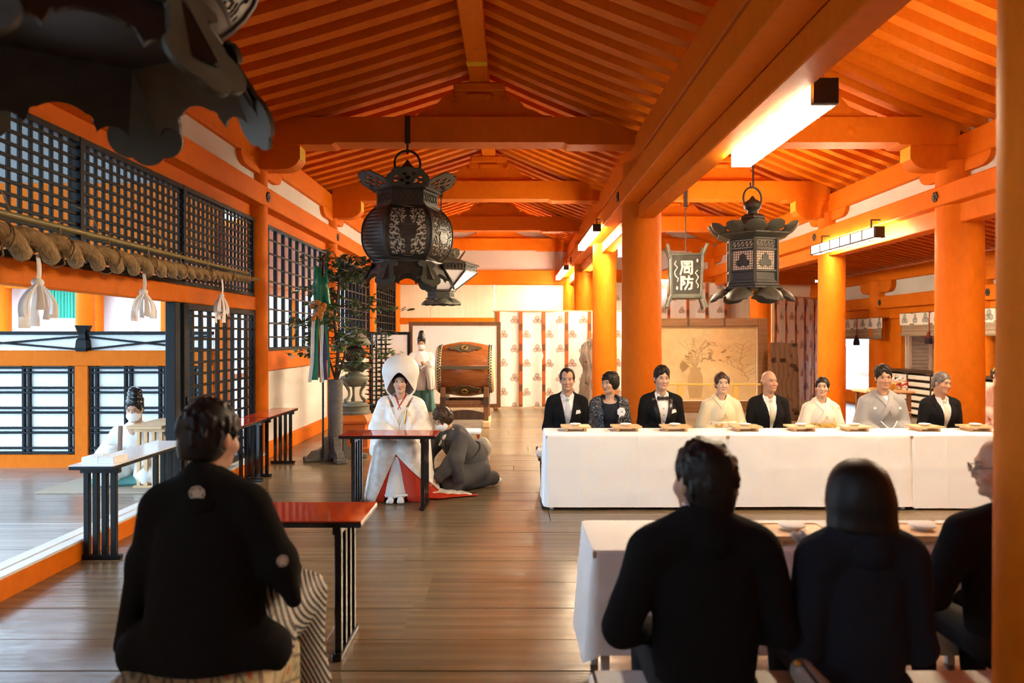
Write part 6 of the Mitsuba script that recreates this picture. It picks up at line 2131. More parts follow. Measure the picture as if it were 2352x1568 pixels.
# small framed lantern with two written characters
k = thing('hanging_lantern', 'small square bronze lantern with two white characters, between the thick pillar and the six sided lantern', 'lantern')
labels[k]['label'] = 'small square bronze lantern with two pale characters, right of the thick pillar'
M = T().translate([3.18, 13.575, 2.24]) @ T().rotate([0, 0, 1], -8)
P = lambda n, m, mt='bronze', sm=False, **kw: part(k, n, m, mt, sm, to_world=M, **kw)
w0, w1, zb0, zb1 = .255, .275, .20, .90
P('body', hexloft([(w0 * 1.414, zb0), (w1 * 1.414, zb1)], PI / 4, 4), 'bronze')
P('base', hexloft([(.285 * 1.414, .13), (.285 * 1.414, .16), (.27 * 1.414, .20), (.25 * 1.414, .205)], PI / 4, 4), 'patina')
P('top_frame', hexloft([(.28 * 1.414, .89), (.295 * 1.414, .90), (.295 * 1.414, .93), (.1, .96)], PI / 4, 4), 'patina')
for sx in (-1, 1):
    for sy in (-1, 1):
        P('corner_post', beam((sx * w0, sy * w0, zb0), (sx * w1, sy * w1, zb1), .035, .035, .004), 'patina')
        P('horn', beam((sx * w1, sy * w1, .88), (sx * (w1 + .075), sy * (w1 + .075), 1.10), .032, .045, .004), 'patina')
        P('foot', beam((sx * .275, sy * .275, .17), (sx * .35, sy * .35, -.05), .032, .045, .004), 'patina')
# the characters, stroke by stroke, in a unit square (u right, v up)
CH1 = [[(.10, .98), (.16, .55), (.02, .02)], [(.10, .97), (.92, .97)], [(.92, .97), (.92, .06), (.80, .02)], [(.30, .80), (.72, .80)], [(.52, .90), (.52, .58)], [(.27, .60), (.77, .60)],
       [(.34, .44), (.34, .14)], [(.34, .44), (.70, .44)], [(.70, .44), (.70, .14)], [(.34, .16), (.70, .16)]]
CH2 = [[(.06, .95), (.34, .95)], [(.34, .95), (.20, .66)], [(.20, .66), (.36, .48), (.22, .36)], [(.08, .97), (.08, .0)], [(.68, 1.0), (.68, .82)], [(.42, .78), (.98, .78)], [(.62, .78), (.60, .40), (.38, .02)], [(.62, .52), (.92, .52)], [(.92, .52), (.88, .08), (.70, .02)]]


def strokes(ch, u0, v0, s, wd, th=.006):
    from shapely.geometry import LineString
    from shapely.ops import unary_union
    from shapely import affinity
    U = unary_union([LineString(q).buffer(wd / s, 5) for q in ch])
    return affinity.affine_transform(U, [s * .95, 0, 0, s, u0, v0])


face = lambda z: -(w0 + (w1 - w0) * (z - zb0) / (zb1 - zb0)) - .004
for ch, v0 in ((CH1, .555), (CH2, .285)):
    U = strokes(ch, -.115, v0, .235, .017)
    P('body__character', plate_on(U, (0, -(w0 + .0035), zb0 - zb0), (1, 0, 0), (0, -(w1 - w0) / (zb1 - zb0), 1), .006) if False else moved(prism(U, 0, .005, 'y'), (0, face(v0 + .1) - .004, 0)), 'lantern_paper')
for s, pts in ((-1, [(-.19, .80), (-.215, .74), (-.165, .68), (-.215, .60), (-.20, .53), (-.15, .48), (-.165, .42)]), (1, [(.19, .63), (.15, .58), (.205, .50), (.16, .42), (.205, .36), (.19, .31)])):
    P('body__wavy_ribbon', tube([(u, face(v) - .002, v) for u, v in pts], .011, 6), 'lantern_paper', True)
for u, v in ((.185, .80), (-.17, .31)):
    P('body__wavy_ribbon', moved(ell((0, 0, 0), (.018, .004, .032), 8), (u, face(v) - .001, v)), 'lantern_paper', True)
h = ZB1 - 2.24
P('strap__hook', tube([(0, 0, .95), (.02, 0, 1.0), (0, 0, 1.05), (0, 0, 1.7), (-.02, 0, 1.74), (0, 0, 1.79), (.02, 0, 1.76)], .010, 8), 'iron', True)
P('strap', cat([box(-.035, .035, -.01, .002, 1.80, h + .004, .002), box(-.035, .035, -.06, .002, 1.80, 1.81, .002), box(-.03, .03, -.006, .30, h - .002, h + .006, .002)]), 'iron')
# ------------------------------------------------------------------ sacred straw rope on its bamboo pole
def f_straw(p, n, uv):
    g = noise(uv.x * 8, uv.y * 260, 0)
    return mix((.17, .105, .045), (.46, .33, .16), g)


mat('straw', proc(lambda p, n, uv: mix((.12, .07, .028), (.36, .25, .12), noise((p.y + p.z) * 150, (p.y - p.z) * 22, p.x * 60))), .8, .2)
mat('bamboo', proc(lambda p, n, uv: mix((.12, .10, .03), (.20, .17, .06), fbm(p.x * 40, p.y * 6, p.z * 40, 2))), .4, .4)
mat('paper_white', (.80, .79, .78), .85, .1)
k = thing('straw_rope', 'thick twisted sacred straw rope along the left beam, tapering away from the camera', 'rope')
ys = np.linspace(2.2, 9.15, 260)
rad = np.interp(ys, [2.2, 4.5, 6.0, 7.4, 8.6, 9.15], [.125, .108, .090, .062, .036, .016])
zc = np.interp(ys, [2.2, 4.5, 6.0, 7.4, 9.15], [2.24, 2.25, 2.25, 2.29, 2.37])
ph = np.concatenate([[0], np.cumsum(2 * PI * np.diff(ys) / (rad[1:] * 5.8))])
for s in range(2):
    c = np.column_stack([-3.12 + .52 * rad * np.cos(-ph + s * PI), ys, zc + .52 * rad * np.sin(-ph + s * PI)])
    tw = tube(c, rad * .54, 18)
    # straw fibres: furrows along each strand
    v = tw.vertices.copy()
    n_ = len(c) * 18
    ii = np.arange(n_)
    off = ((meshkit.noise(np.column_stack([(ii % 18) * 1.7 + (ii // 18) * .30, (ii // 18) * .05, np.full(n_, s)]), 3) - .5) * .16)
    cen = np.repeat(c, 18, 0)
    v[:n_] = cen + (v[:n_] - cen) * (1 + off[:, None])
    part(k, 'strand', trimesh.Trimesh(v, tw.faces, process=False), 'straw', True)
for i, y_ in enumerate(np.arange(2.6, 9.0, .62)):
    r = np.interp(y_, ys, rad)
    z_ = np.interp(y_, ys, zc)
    a = np.linspace(-.6, 2 * PI - 1.0, 16)
    part(k, 'tie', tube([(-3.12 + (r * 1.16) * math.cos(t), y_ + .02 * math.sin(t * 2), z_ + r * 1.14 * math.sin(t)) for t in a] + [(-3.11, y_, 2.44), (-3.09, y_ + .01, 2.455)], .0065, 5), 'straw', True)
k = thing('bamboo_pole', 'long bamboo pole above the straw rope', 'pole')
yy = np.linspace(1.9, 8.75, 200)
rr = .024 - .008 * (yy - 1.9) / 6.9
node = np.abs((yy / .34) - np.round(yy / .34)) < .06
part(k, 'pole', tube(np.column_stack([np.full(200, -3.12), yy, np.full(200, 2.415)]), rr * (1 + .14 * node), 12), 'bamboo', True)
for y_ in (2.9, 4.6, 5.6, 6.7, 7.7):
    part(k, 'hanging_wire', tube([(-3.12, y_, 2.44), (-3.17, y_ + .01, 2.55), (-3.23, y_ + .02, 2.62), (-3.35, y_ + .02, 2.66)], .005, 5), 'straw', True)


def shide(lab, y, zt, zb, s):
    """a bunch of folded paper: a ribbon neck, a tied knot, loose strips below"""
    k = thing('paper_streamer', lab, 'paper streamer', 'folded paper streamers on the rope')
    r = np.random.default_rng(int(y * 100))
    L = zt - zb
    def strip(p0, p1, w0, w1, dx, dy, n=9):
        t = np.linspace(0, 1, n)[:, None]
        c = p0 * (1 - t) + p1 * t + np.column_stack([dx * np.sin(t[:, 0] * PI), dy * np.sin(t[:, 0] * PI), 0 * t[:, 0]])
        w = w0 + (w1 - w0) * t[:, 0]
        a = r.uniform(0, PI)
        d = np.array([.45 * math.cos(a), math.sin(a) if abs(math.sin(a)) > .3 else .5, 0])
        G = np.stack([c - d * w[:, None] / 2, c + np.array([.012, 0, 0]), c + d * w[:, None] / 2], 1)
        return grid_surface(G, .003)[0]
    o = np.array([-3.12, y, zt])
    part(k, 'neck', strip(o, o + [0, 0, -.38 * L], .045 * s, .05 * s, .01, .0), 'paper_white', True)
    for i in range(8):
        a = i * 2 * PI / 8 + .3
        p1 = o + [.5 * .13 * s * math.cos(a), .125 * s * math.sin(a), -L * r.uniform(.72, 1.0)]
        part(k, 'strip', strip(o + [0, 0, -.36 * L], p1, .035 * s, .10 * s, .03 * s * math.cos(a), .06 * s * math.sin(a)), 'paper_white', True)
    part(k, 'knot', ell(o + [0, 0, -.37 * L], (.035 * s, .045 * s, .03 * s), 8), 'paper_white', True)


shide('white paper streamer hanging from the rope, nearest the camera', 4.87, 2.20, 1.70, 1.0)
shide('white paper streamer hanging from the rope, middle one', 6.27, 2.20, 1.77, .95)
shide('white paper streamer hanging from the thin end of the rope', 7.95, 2.28, 1.80, .8)

# ------------------------------------------------------------------ crested curtains
def hexd(x, y):
    x, y = dr.abs(x), dr.abs(y)
    return dr.maximum(x, .5 * x + .8660254 * y)


def crest_mask(u, v, R, hollow=True):
    m = mi.Float(0)
    for a in (PI / 2, PI / 2 + 2 * PI / 3, PI / 2 + 4 * PI / 3):
        d = hexd(u - .52 * R * math.cos(a), v - .52 * R * math.sin(a)) / R
        ring = 1 - smoothstep(.035, .065, dr.abs(d - .40))
        ring2 = 1 - smoothstep(.03, .06, dr.abs(d - .24))
        core = 1 - smoothstep(.08, .11, d)
        m = dr.maximum(m, dr.maximum(ring, dr.maximum(ring2, core)))
    return m


def f_curtain(ink, cloth):
    def fn(p, n, uv):
        W, H = .53, .68
        i = dr.floor(uv.x / W)
        x = uv.x - i * W
        m = mi.Float(0)
        for c, o in ((.13, .0), (.38, .5)):
            y = uv.y / H + o
            fy = (y - dr.floor(y) - .5) * H
            m = dr.maximum(m, crest_mask(x - c, fy, .105))
        return mix(cloth, ink, m)
    return fn


mat('curtain_cloth', proc(f_curtain((.22, .085, .03), (.80, .77, .72))), .85, .1)
mat('ribbon_brown', proc(lambda p, n, uv: mix((.42, .10, .025), (.16, .05, .02), smoothstep(.3, .36, dr.abs(p.z * 2.1 - dr.floor(p.z * 2.1) - .5)))), .6, .2)


def curtain(lab, p0, p1, z0, z1, seed, amp=.028):
    k = thing('curtain', lab, 'curtain')
    p0, p1 = np.array(p0, float), np.array(p1, float)
    L = np.linalg.norm(p1 - p0)
    d = (p1 - p0) / L
    nrm = np.array([d[1], -d[0]])
    n = max(2, round(L / .53))
    for i in range(n):
        nu, nv = 15, 16
        G = np.zeros((nu, nv, 3))
        uvs = np.zeros((nu, nv, 2))
        for a, u in enumerate(np.linspace(0, 1, nu)):
            for b, v in enumerate(np.linspace(0, 1, nv)):
                s = (i + u) * L / n
                wv = amp * math.sin(2 * PI * u + i * 1.7) * (1.1 - .6 * v) + .02 * (meshkit.noise(np.array([[s * 4, v * 2, seed]]), seed)[0] - .5) * 2
                q = p0 + d * s + nrm * wv
                G[a, b] = (q[0], q[1], z0 + (z1 - z0) * v + .012 * math.sin(s * 9) * (1 - v))
                uvs[a, b] = ((i + u) * .53, (z1 - z0) * v)
        m, _ = grid_surface(G, .004)
        uu = uvs.reshape(-1, 2)
        kk = uniq(k + '__panel')
        scene[kk] = mikit.ply(m, 'curtain_cloth', smooth=True, uv=np.vstack([uu, uu]))
    for i in range(n + 1):
        s = i * L / n
        zz = np.linspace(z0 + .01, z1, 14)
        c = p0 + d * s + nrm * .034
        G = np.array([[[c[0] + d[0] * w + nrm[0] * .006 * math.sin(z * 7 + i), c[1] + d[1] * w + nrm[1] * .006 * math.sin(z * 7 + i), z] for z in zz] for w in (-.040, 0, .040)])
        part(k, 'ribbon', grid_surface(G, .004)[0], 'ribbon_brown', True)
    part(k, 'pole', tube([(*(p0 - d * .12), z1 + .01), (*(p1 + d * .1), z1 + .01)], .018, 8), 'cream_wood', True)
    for q in (p0 - d * .06, p1 + d * .06):
        part(k, 'post', box(q[0] - .03, q[0] + .03, q[1] + .02, q[1] + .08, .001, z1 + .02, .004), 'cream_wood')
        part(k, 'foot', box(q[0] - .04, q[0] + .04, q[1] - .25, q[1] + .3, .001, .06, .008), 'cream_wood')
    return k


curtain('white curtain with hexagon crests and brown ribbons, right of the drum', (-.33, 17.42), (2.9, 17.42), .03, 2.27, 3)
curtain('bright crested curtain high behind the small square lantern', (2.3, 21.15), (6.1, 21.15), .4, 3.22, 5)
curtain('crested curtain standing at an angle right of the wooden slab', (6.05, 17.05), (7.85, 18.75), .12, 2.62, 8)
k = thing('tube_lamp', 'small bright tube lamp hanging right of the thick pillar, far back', 'lamp')
part(k, 'tube', tube([(4.15, 20.7, 3.25), (4.60, 20.7, 3.25)], .035, 12), 'lamp_white', True, emitter={'type': 'area', 'radiance': {'type': 'rgb', 'value': [v * 2.4 for v in LAMP_RGB]}})
part(k, 'rod', tube([(4.37, 20.7, 3.29), (4.37, 20.7, 3.60), (4.37, 21.46, 3.60)], .012, 6), 'iron')

# ------------------------------------------------------------------ screens, drum
mat('screen_cloth', proc(lambda p, n, uv: mix((.74, .71, .67), (.80, .78, .75), fbm(p.x * 2, p.y, p.z * 2, 3))), .8, .15)


def screen(lab, x0, x1, y, z0, z1, fw, fm):
    k = thing('standing_screen', lab, 'screen')
    part(k, 'panel', box(x0 + fw * .6, x1 - fw * .6, y - .01, y + .01, z0 + fw * .6, z1 - fw * .6, .002), 'screen_cloth')
    for a, b, c, d in ((x0, x0 + fw, z0, z1), (x1 - fw, x1, z0, z1), (x0 + fw, x1 - fw, z1 - fw, z1), (x0 + fw, x1 - fw, z0, z0 + fw)):
        part(k, 'frame_bar', box(a, b, y - .03, y + .03, c, d, .004), fm)
    for x in (x0 + .1, x1 - .1):
        part(k, 'foot', box(x - .04, x + .04, y - .25, y + .25, .001, z0 + .004, .006), fm)
    return k


screen('white screen in a black frame at the left back corner', -3.25, -2.32, 16.9, .05, 1.79, .065, 'black_paint')
screen('tall white screen in a brown wood frame behind the drum', -2.36, -.26, 16.95, .06, 2.02, .085, 'brown_wood')

mat('drum_wood', proc(lambda p, n, uv: mix((.17, .045, .012), (.30, .10, .03), fbm(p.x * 2, p.y * 22, p.z * 22, 3))), .22, .5)
mat('drum_hide', proc(lambda p, n, uv: mix((.50, .34, .16), (.66, .50, .28), fbm(p.x * 5, p.y * 5, p.z * 5, 3))), .6, .3)
mat('band_metal', (.13, .10, .06), .35, .5, metallic=.5)
k = thing('drum', 'big red brown barrel drum lying on a low stand', 'drum')
DX, DY_, DZ = -.88, 14.1, 1.06
pr = [(.40, -.545), (.425, -.53), (.45, -.44), (.485, -.28), (.515, -.1), (.52, 0), (.515, .1), (.485, .28), (.45, .44), (.425, .53), (.40, .545)]
turn = lambda m: moved(moved(m, ry=90), (DX, DY_, DZ), rz=0)
part(k, 'barrel', turn(lathe([(r, z) for r, z in pr[1:-1]], 64)), 'drum_wood', True)
for s in (-1, 1):
    hide = [(.01, .552), (.40, .55), (.432, .535), (.447, .47), (.453, .435)]
    q = [(r, s * z) for r, z in hide]
    part(k, 'drum_head', turn(lathe(q[::-1] if s > 0 else q, 64)), 'drum_hide', True)
    t_ = []
    for row, zz in ((0, .455), (1, .49)):
        for i in range(52):
            a = (i + row * .5) * 2 * PI / 52
            R = .455 - .012 * row
            t_.append(ell((R * math.cos(a), R * math.sin(a), s * zz), (.016, .016, .016), 5))
    part(k, 'tack_ring', turn(cat(t_)), 'iron', True, kind='stuff')
part(k, 'metal_band', turn(lathe([(.522, -.02), (.524, -.02)], 8)) if False else cat([box(DX - .44, DX + .44, DY_ - .525, DY_ - .50, DZ + .015, DZ + .075, .002)]), 'band_metal', label='dull metal strap across the barrel')
for zz in (.40, -.36):
    y0_ = -math.sqrt(max(.515 ** 2 - zz ** 2, .01))
    n_ = np.array([0, y0_, zz]) / .515
    c = np.array([DX, DY_, DZ]) + n_ * .520
    up = np.array([0, -n_[2], n_[1]])
    up = up if up[2] > 0 else -up
    from shapely.geometry import Point
    from shapely.ops import unary_union
    lobes = unary_union([Point(u, v).buffer(r) for u, v, r in ((0, 0, .10), (-.13, .0, .075), (.13, 0, .075), (-.23, .0, .05), (.23, 0, .05), (-.07, .055, .055), (.07, .055, .055), (-.07, -.055, .055), (.07, -.055, .055), (-.30, 0, .022), (.30, 0, .022))])
    part(k, 'fitting_plate', plate_on(lobes, c - n_ * .006, (1, 0, 0), up, .014), 'band_metal')
    part(k, 'ring', tube([c + n_ * .03 + np.array([.05 * math.cos(t), 0, 0]) + up * (.05 * math.sin(t) - .02) for t in np.linspace(0, 2 * PI, 22)], .010, 8), 'gold', True)
k = thing('drum_stand', 'wooden trestle stand under the drum', 'stand')
for s in (-1, 1):
    x = DX + s * .40
    for y in (DY_ - .38, DY_ + .38):
        part(k, 'post', box(x - .045, x + .045, y - .05, y + .05, .10, .74, .008), 'brown_wood')
    part(k, 'foot', box(x - .07, x + .07, DY_ - .55, DY_ + .55, .001, .12, .012), 'cream_wood')
    cr = [(DY_ - .42, .50)] + [(DY_ + .46 * math.sin(a), 1.06 - .475 * math.cos(a)) for a in np.linspace(-.75, .75, 12)] + [(DY_ + .42, .50)]
    part(k, 'cradle', prism(Polygon(cr).buffer(0).union(Polygon([(DY_ - .45, .40), (DY_ + .45, .40), (DY_ + .45, .56), (DY_ - .45, .56)])).difference(Point(DY_, 1.06).buffer(.462, 24)), x - .05, x + .05, 'x'), 'dark_wood')
for y, z in ((DY_ - .38, .46), (DY_ + .38, .46)):
    part(k, 'rail', box(DX - .40, DX + .40, y - .03, y + .03, z - .05, z + .03, .006), 'brown_wood')
arc = [(DX - .38, .14), (DX + .38, .14), (DX + .38, .26)] + [(DX + .38 - .76 * t, .26 + .06 * math.sin(PI * t)) for t in np.linspace(.05, 1, 12)]
part(k, 'curved_rail', prism(arc, DY_ - .43, DY_ - .36, 'y'), 'dark_wood')

# ------------------------------------------------------------------ the old framed painting, the wooden slab, driftwood
def f_old_paper(p, n, uv):
    a = fbm(p.x * 2.2, p.z * 2.2, 1, 4)
    b = fbm(p.x * 14, p.z * 14, 4, 2)
    return mix((.40, .27, .12), (.62, .47, .25), .75 * a + .25 * b)


mat('old_paper', proc(f_old_paper), .7, .2)
mat('ink_brown', (.27, .17, .07), .8, .1)
mat('ink_pale', (.37, .25, .115), .8, .1)
mat('frame_brown', proc(f_wood((.23, .115, .04), (.12, .055, .018), .8, 'x')), .35, .4)
scene['pane_glass'] = {'type': 'thindielectric'}
mat('gold_wood', (.50, .30, .07), .4, .4)
PX0, PX1, PY, PZ0, PZ1 = 2.75, 5.30, 15.4, .10, 2.06
k = thing('framed_painting', 'large old flower painting in a brown frame behind glass, standing behind the guests', 'painting')
part(k, 'paper', box(PX0 + .12, PX1 - .17, PY + .02, PY + .035, PZ0 + .22, PZ1 - .18, 0), 'old_paper')
for a, b, c, d in ((PX0, PX0 + .15, PZ0, PZ1), (PX1 - .20, PX1, PZ0, PZ1), (PX0 + .15, PX1 - .20, PZ1 - .17, PZ1), (PX0 + .15, PX1 - .20, PZ0, PZ0 + .24)):
    part(k, 'frame_bar', box(a, b, PY - .08, PY + .08, c, d, .010), 'frame_brown')
for a, b, c, d in ((PX0 + .15, PX0 + .165, PZ0 + .24, PZ1 - .17), (PX1 - .215, PX1 - .20, PZ0 + .24, PZ1 - .17), (PX0 + .15, PX1 - .2, PZ1 - .185, PZ1 - .17), (PX0 + .15, PX1 - .2, PZ0 + .24, PZ0 + .255)):
    part(k, 'slip', box(a, b, PY - .03, PY + .01, c, d, .002), 'pale_board')
part(k, 'pane', trimesh.Trimesh([(PX0 + .15, PY - .02, PZ0 + .24), (PX1 - .2, PY - .02, PZ0 + .24), (PX1 - .2, PY - .02, PZ1 - .17), (PX0 + .15, PY - .02, PZ1 - .17)], [[0, 1, 2], [0, 2, 3]], process=False), 'pane_glass', label='glass pane')
for x in (PX0 + .9, PX1 - .9):
    part(k, 'top_bracket', box(x - .02, x + .02, PY - .09, PY + .09, PZ1 - .17, PZ1 + .01, .003), 'dark_wood')
part(k, 'foot', box(PX0 + .1, PX0 + .3, PY - .35, PY + .35, .001, PZ0 + .003, .01), 'frame_brown')
part(k, 'foot', box(PX1 - .3, PX1 - .1, PY - .35, PY + .35, .001, PZ0 + .003, .01), 'frame_brown')
r_ = np.random.default_rng(12)
from shapely.geometry import LineString
ink = []
vx = 3.82
ink.append(Polygon([(vx - .12, .40), (vx + .12, .40), (vx + .16, .62), (vx + .15, .85), (vx + .10, .98), (vx + .12, 1.04), (vx - .12, 1.04), (vx - .10, .98), (vx - .15, .85), (vx - .16, .62)]))
pale = [ink.pop()]
for i in range(46):
    a, r = r_.uniform(-.2, PI + .2), r_.uniform(.05, .55)
    c = (vx + .25 + 1.1 * r * math.cos(a), 1.15 + .75 * r * math.sin(a) + .05)
    b = r_.uniform(0, PI)
    L = r_.uniform(.02, .05)
    (ink if i % 2 else pale).append(LineString([(c[0] - L * math.cos(b), c[1] - L * math.sin(b)), c, (c[0] + L * math.cos(b + .5), c[1] + L * math.sin(b + .5))]).buffer(r_.uniform(.006, .018), 3))
for i in range(9):
    a = r_.uniform(-.6, .6)
    pale.append(LineString([(vx, 1.0), (vx - .15 + .1 * i * .3, 1.2), (vx + .7 * math.sin(a), 1.0 + .65 * math.cos(a))]).buffer(.005, 2))
for i in range(8):
    b = 2.4 + i * .22
    ink.append(LineString([(vx - .14, 1.06), (vx - .14 + .22 * math.cos(b) * .8, 1.06 + .16 * math.sin(b))]).buffer(.012, 3))
br = [(4.9, .75)]
for i in range(10):
    br.append((br[-1][0] + r_.uniform(-.08, .05), br[-1][1] + r_.uniform(.04, .12)))
pale.append(LineString(br).buffer(.012, 3))
for q in br[2:]:
    for s in (-1, 1):
        pale.append(LineString([q, (q[0] + s * r_.uniform(.08, .25), q[1] + r_.uniform(.02, .15))]).buffer(.006, 2))
for i in range(10):
    pale.append(LineString([(3.02 + r_.uniform(-.02, .02), 1.72 - .045 * i), (3.05 + r_.uniform(-.02, .02), 1.70 - .045 * i)]).buffer(.009, 2))
from shapely.ops import unary_union
part(k, 'ink_drawing', prism(unary_union(ink), PY + .012, PY + .0195, 'y'), 'ink_brown')
part(k, 'ink_drawing', prism(unary_union(pale), PY + .014, PY + .0198, 'y'), 'ink_pale')
k = thing('barrier_rail', 'low yellow wooden rail in front of the framed painting', 'rail')
part(k, 'rail', box(3.05, 5.0, 14.85, 14.92, .70, .735, .004), 'gold_wood')
for x in (3.38, 4.50):
    part(k, 'post', box(x - .045, x + .045, 14.86, 14.91, .06, .70, .004), 'gold_wood')
    part(k, 'foot', box(x - .05, x + .05, 14.65, 15.12, .001, .065, .006), 'gold_wood')


def f_slab(p, n, uv):
    w = fbm(p.x * 3, p.y * 3, p.z * 2, 3)
    g = .5 + .5 * dr.sin(p.x * 60 + 14 * w + p.z * 4)
    kn = smoothstep(.60, .72, fbm(p.x * 7, p.y * 7, p.z * 5, 2))
    return mix(mix((.075, .040, .023), (.105, .060, .034), g), (.012, .007, .005), kn)


mat('slab_wood', proc(f_slab), .35, .4)
k = thing('wooden_slab', 'tall dark slab of knotted wood standing behind the bald guest', 'slab')
g_ = [(x, z) for x, z in ((5.22, .09), (5.80, .09), (5.79, .8), (5.76, 1.54), (5.24, 1.56), (5.20, .9))]
part(k, 'slab', prism(Polygon(g_), 14.93, 15.03, 'y'), 'slab_wood')
part(k, 'base', box(5.10, 5.92, 14.75, 15.2, .001, .095, .012), 'dark_wood')
mat('driftwood_grey', proc(lambda p, n, uv: mix((.16, .12, .085), (.46, .39, .30), fbm(p.x * 14, p.y * 14, p.z * 3.5, 3))), .8, .2)
k = thing('driftwood', 'grey gnarled log standing left of the bright pillar', 'log')
r_ = np.random.default_rng(4)
pts = [(1.60 + .06 * math.sin(i * 1.3), 14.9 + .03 * math.cos(i * 2.1), .05 + .155 * i) for i in range(11)]
rad_ = [.24, .22, .19, .20, .17, .20, .21, .18, .16, .13, .06]
pr = [cap(a, ra, b, rb) for a, ra, b, rb in zip(pts[:-1], rad_[:-1], pts[1:], rad_[1:])] + [cap(pts[6], .10, (1.40, 14.85, 1.22), .05), cap(pts[3], .10, (1.78, 14.8, .72), .06), cap(pts[8], .08, (1.66, 14.9, 1.68), .03)]
g = Grid((1.2, 14.5, 0), (2.0, 15.3, 1.75), .016)
D = field(g, pr, .04)
x, y, z = g.xyz()
D = D + .018 * np.sin(34 * np.arctan2(y - 14.9, x - 1.6) / 2 + 3 * np.sin(z * 5)) * np.sin(9 * z + 1) - .008
part(k, 'log', skin(g, np.maximum(D, -(z - .004) + 0 * x).astype(np.float32)), 'driftwood_grey', True)

# ------------------------------------------------------------------ sacred tree stand with coloured silks
mat('stone_grey', proc(lambda p, n, uv: mix((.075, .070, .064), (.15, .14, .13), fbm(p.x * 30, p.y * 30, p.z * 30, 3))), .6, .3)
mat('bark', (.07, .045, .03), .8, .2)
VX, VY = -2.40, 10.05
k = thing('tree_vase', 'tall dark cylinder vase on four splayed feet holding the sakaki tree', 'vase')
part(k, 'cylinder', moved(lathe([(.10, .03), (.115, .05), (.115, .10), (.098, .115), (.098, .33), (.102, .335), (.102, .355), (.098, .36), (.098, 1.00), (.102, 1.0), (.102, 1.02), (.098, 1.02), (.100, 1.09), (.085, 1.09), (.083, 1.03)], 40), (VX, VY, 0)), 'stone_grey', 40)
for a in range(4):
    foot = [(.09, .03), (.36, .03), (.36, .10), (.31, .16), (.22, .17), (.16, .22), (.14, .33), (.10, .34)]
    m = prism(foot, -.05, .05, 'y')
    part(k, 'foot', moved(m, (VX, VY, -.028), rz=25 + 90 * a), 'stone_grey')
    part(k, 'foot_pad', moved(box(.22, .42, -.07, .07, .001, .06, .01), (VX, VY, 0), rz=25 + 90 * a), 'stone_grey')
mat('leaf', proc(lambda p, n, uv: mix((.035, .065, .026), (.13, .19, .08), noise(p.x * 22, p.y * 22, p.z * 22))), .35, .4)
k = thing('sakaki_tree', 'slender leafy sakaki tree rising from the dark vase', 'tree')
r_ = np.random.default_rng(21)
TW = []
trunk = [np.array([VX, VY, 1.0]), np.array([VX + .04, VY, 1.45]), np.array([VX - .02, VY + .02, 1.9]), np.array([VX + .05, VY, 2.35]), np.array([VX + .08, VY, 2.78])]
tk = tube(trunk, [.028, .024, .02, .014, .006], 8)
leaves, twigs = [], [tk, tube([trunk[0], np.array([VX + .16, VY - .02, 1.5]), np.array([VX + .42, VY - .05, 1.85])], [.02, .014, .008], 7), tube([trunk[0] + [0, 0, .1], np.array([VX - .16, VY, 1.6]), np.array([VX - .30, VY - .03, 1.75])], [.018, .012, .007], 7)]
lf = petal(.088, .040, .1, -.5, lobes=False, cup=.2)
LV, LF = lf.vertices[: len(lf.vertices) // 2], lf.faces[: 2 * 11 * 8]
for i in range(76):
    z0_ = r_.uniform(1.25, 2.75)
    a = r_.uniform(0, 2 * PI)
    L = r_.uniform(.28, .74) * (1.05 if z0_ < 2.3 else .7)
    if math.cos(a) > .2:
        L *= 1.35
    base = np.array([VX + .05 * math.sin(z0_ * 3), VY, z0_])
    tip = base + np.array([L * math.cos(a), .55 * L * math.sin(a), r_.uniform(-.10, .14)])
    mid = (base + tip) / 2 + [0, 0, r_.uniform(.02, .08)]
    twigs.append(tube([base, mid, tip], [.007, .005, .002], 5))
    for j in range(r_.integers(9, 17)):
        t = r_.uniform(.35, 1.05)
        q = base * (1 - t) ** 2 + 2 * mid * t * (1 - t) + tip * t * t + r_.normal(0, .02, 3)
        M_ = Rot(r_.uniform(0, 360), r_.uniform(-35, 35), r_.uniform(-35, 35)) * r_.uniform(.75, 1.25)
        leaves.append((LV @ M_.T + q, LF))
n0 = 0
V_, F__ = [], []
for v, f in leaves:
    V_.append(v)
    F__.append(f + n0)
    n0 += len(v)
part(k, 'trunk', cat(twigs), 'bark', 30)
part(k, 'foliage', trimesh.Trimesh(np.vstack(V_), np.vstack(F__), process=False), 'leaf', True, kind='stuff')
silk = {'silk_green': (.01, .17, .085), 'silk_pale': (.70, .68, .62), 'silk_red': (.45, .04, .02), 'silk_violet': (.07, .03, .13), 'silk_yellow': (.60, .38, .05)}
for n_, c in silk.items():
    mat(n_, c, .45, .35)
k = thing('silk_streamers', 'hanging five coloured silk streamers under a green silk bundle, left of the sakaki tree', 'streamers')
for i, (n_, dx, w) in enumerate([('silk_pale', -.12, .05), ('silk_green', -.07, .085), ('silk_red', -.005, .05), ('silk_pale', .035, .04), ('silk_violet', .075, .05), ('silk_green', .12, .03), ('silk_yellow', .01, .03)]):
    z_ = np.linspace(1.06 + .03 * (i % 3), 2.05, 16)
    xc = VX - .16 + dx * np.interp(z_, [1.06, 2.05], [1.15, .45]) + .012 * np.sin(z_ * 6 + i)
    G = np.array([[[x + s * w / 2, VY - .20 + .012 * i % .03 + (.012 if s == 0 else 0), z] for x, z in zip(xc, z_)] for s in (-1, 0, 1)])
    part(k, 'streamer', grid_surface(G, .004)[0], n_, True)
g = Grid((VX - .42, VY - .36, 1.85), (VX + .06, VY - .02, 2.75), .010)
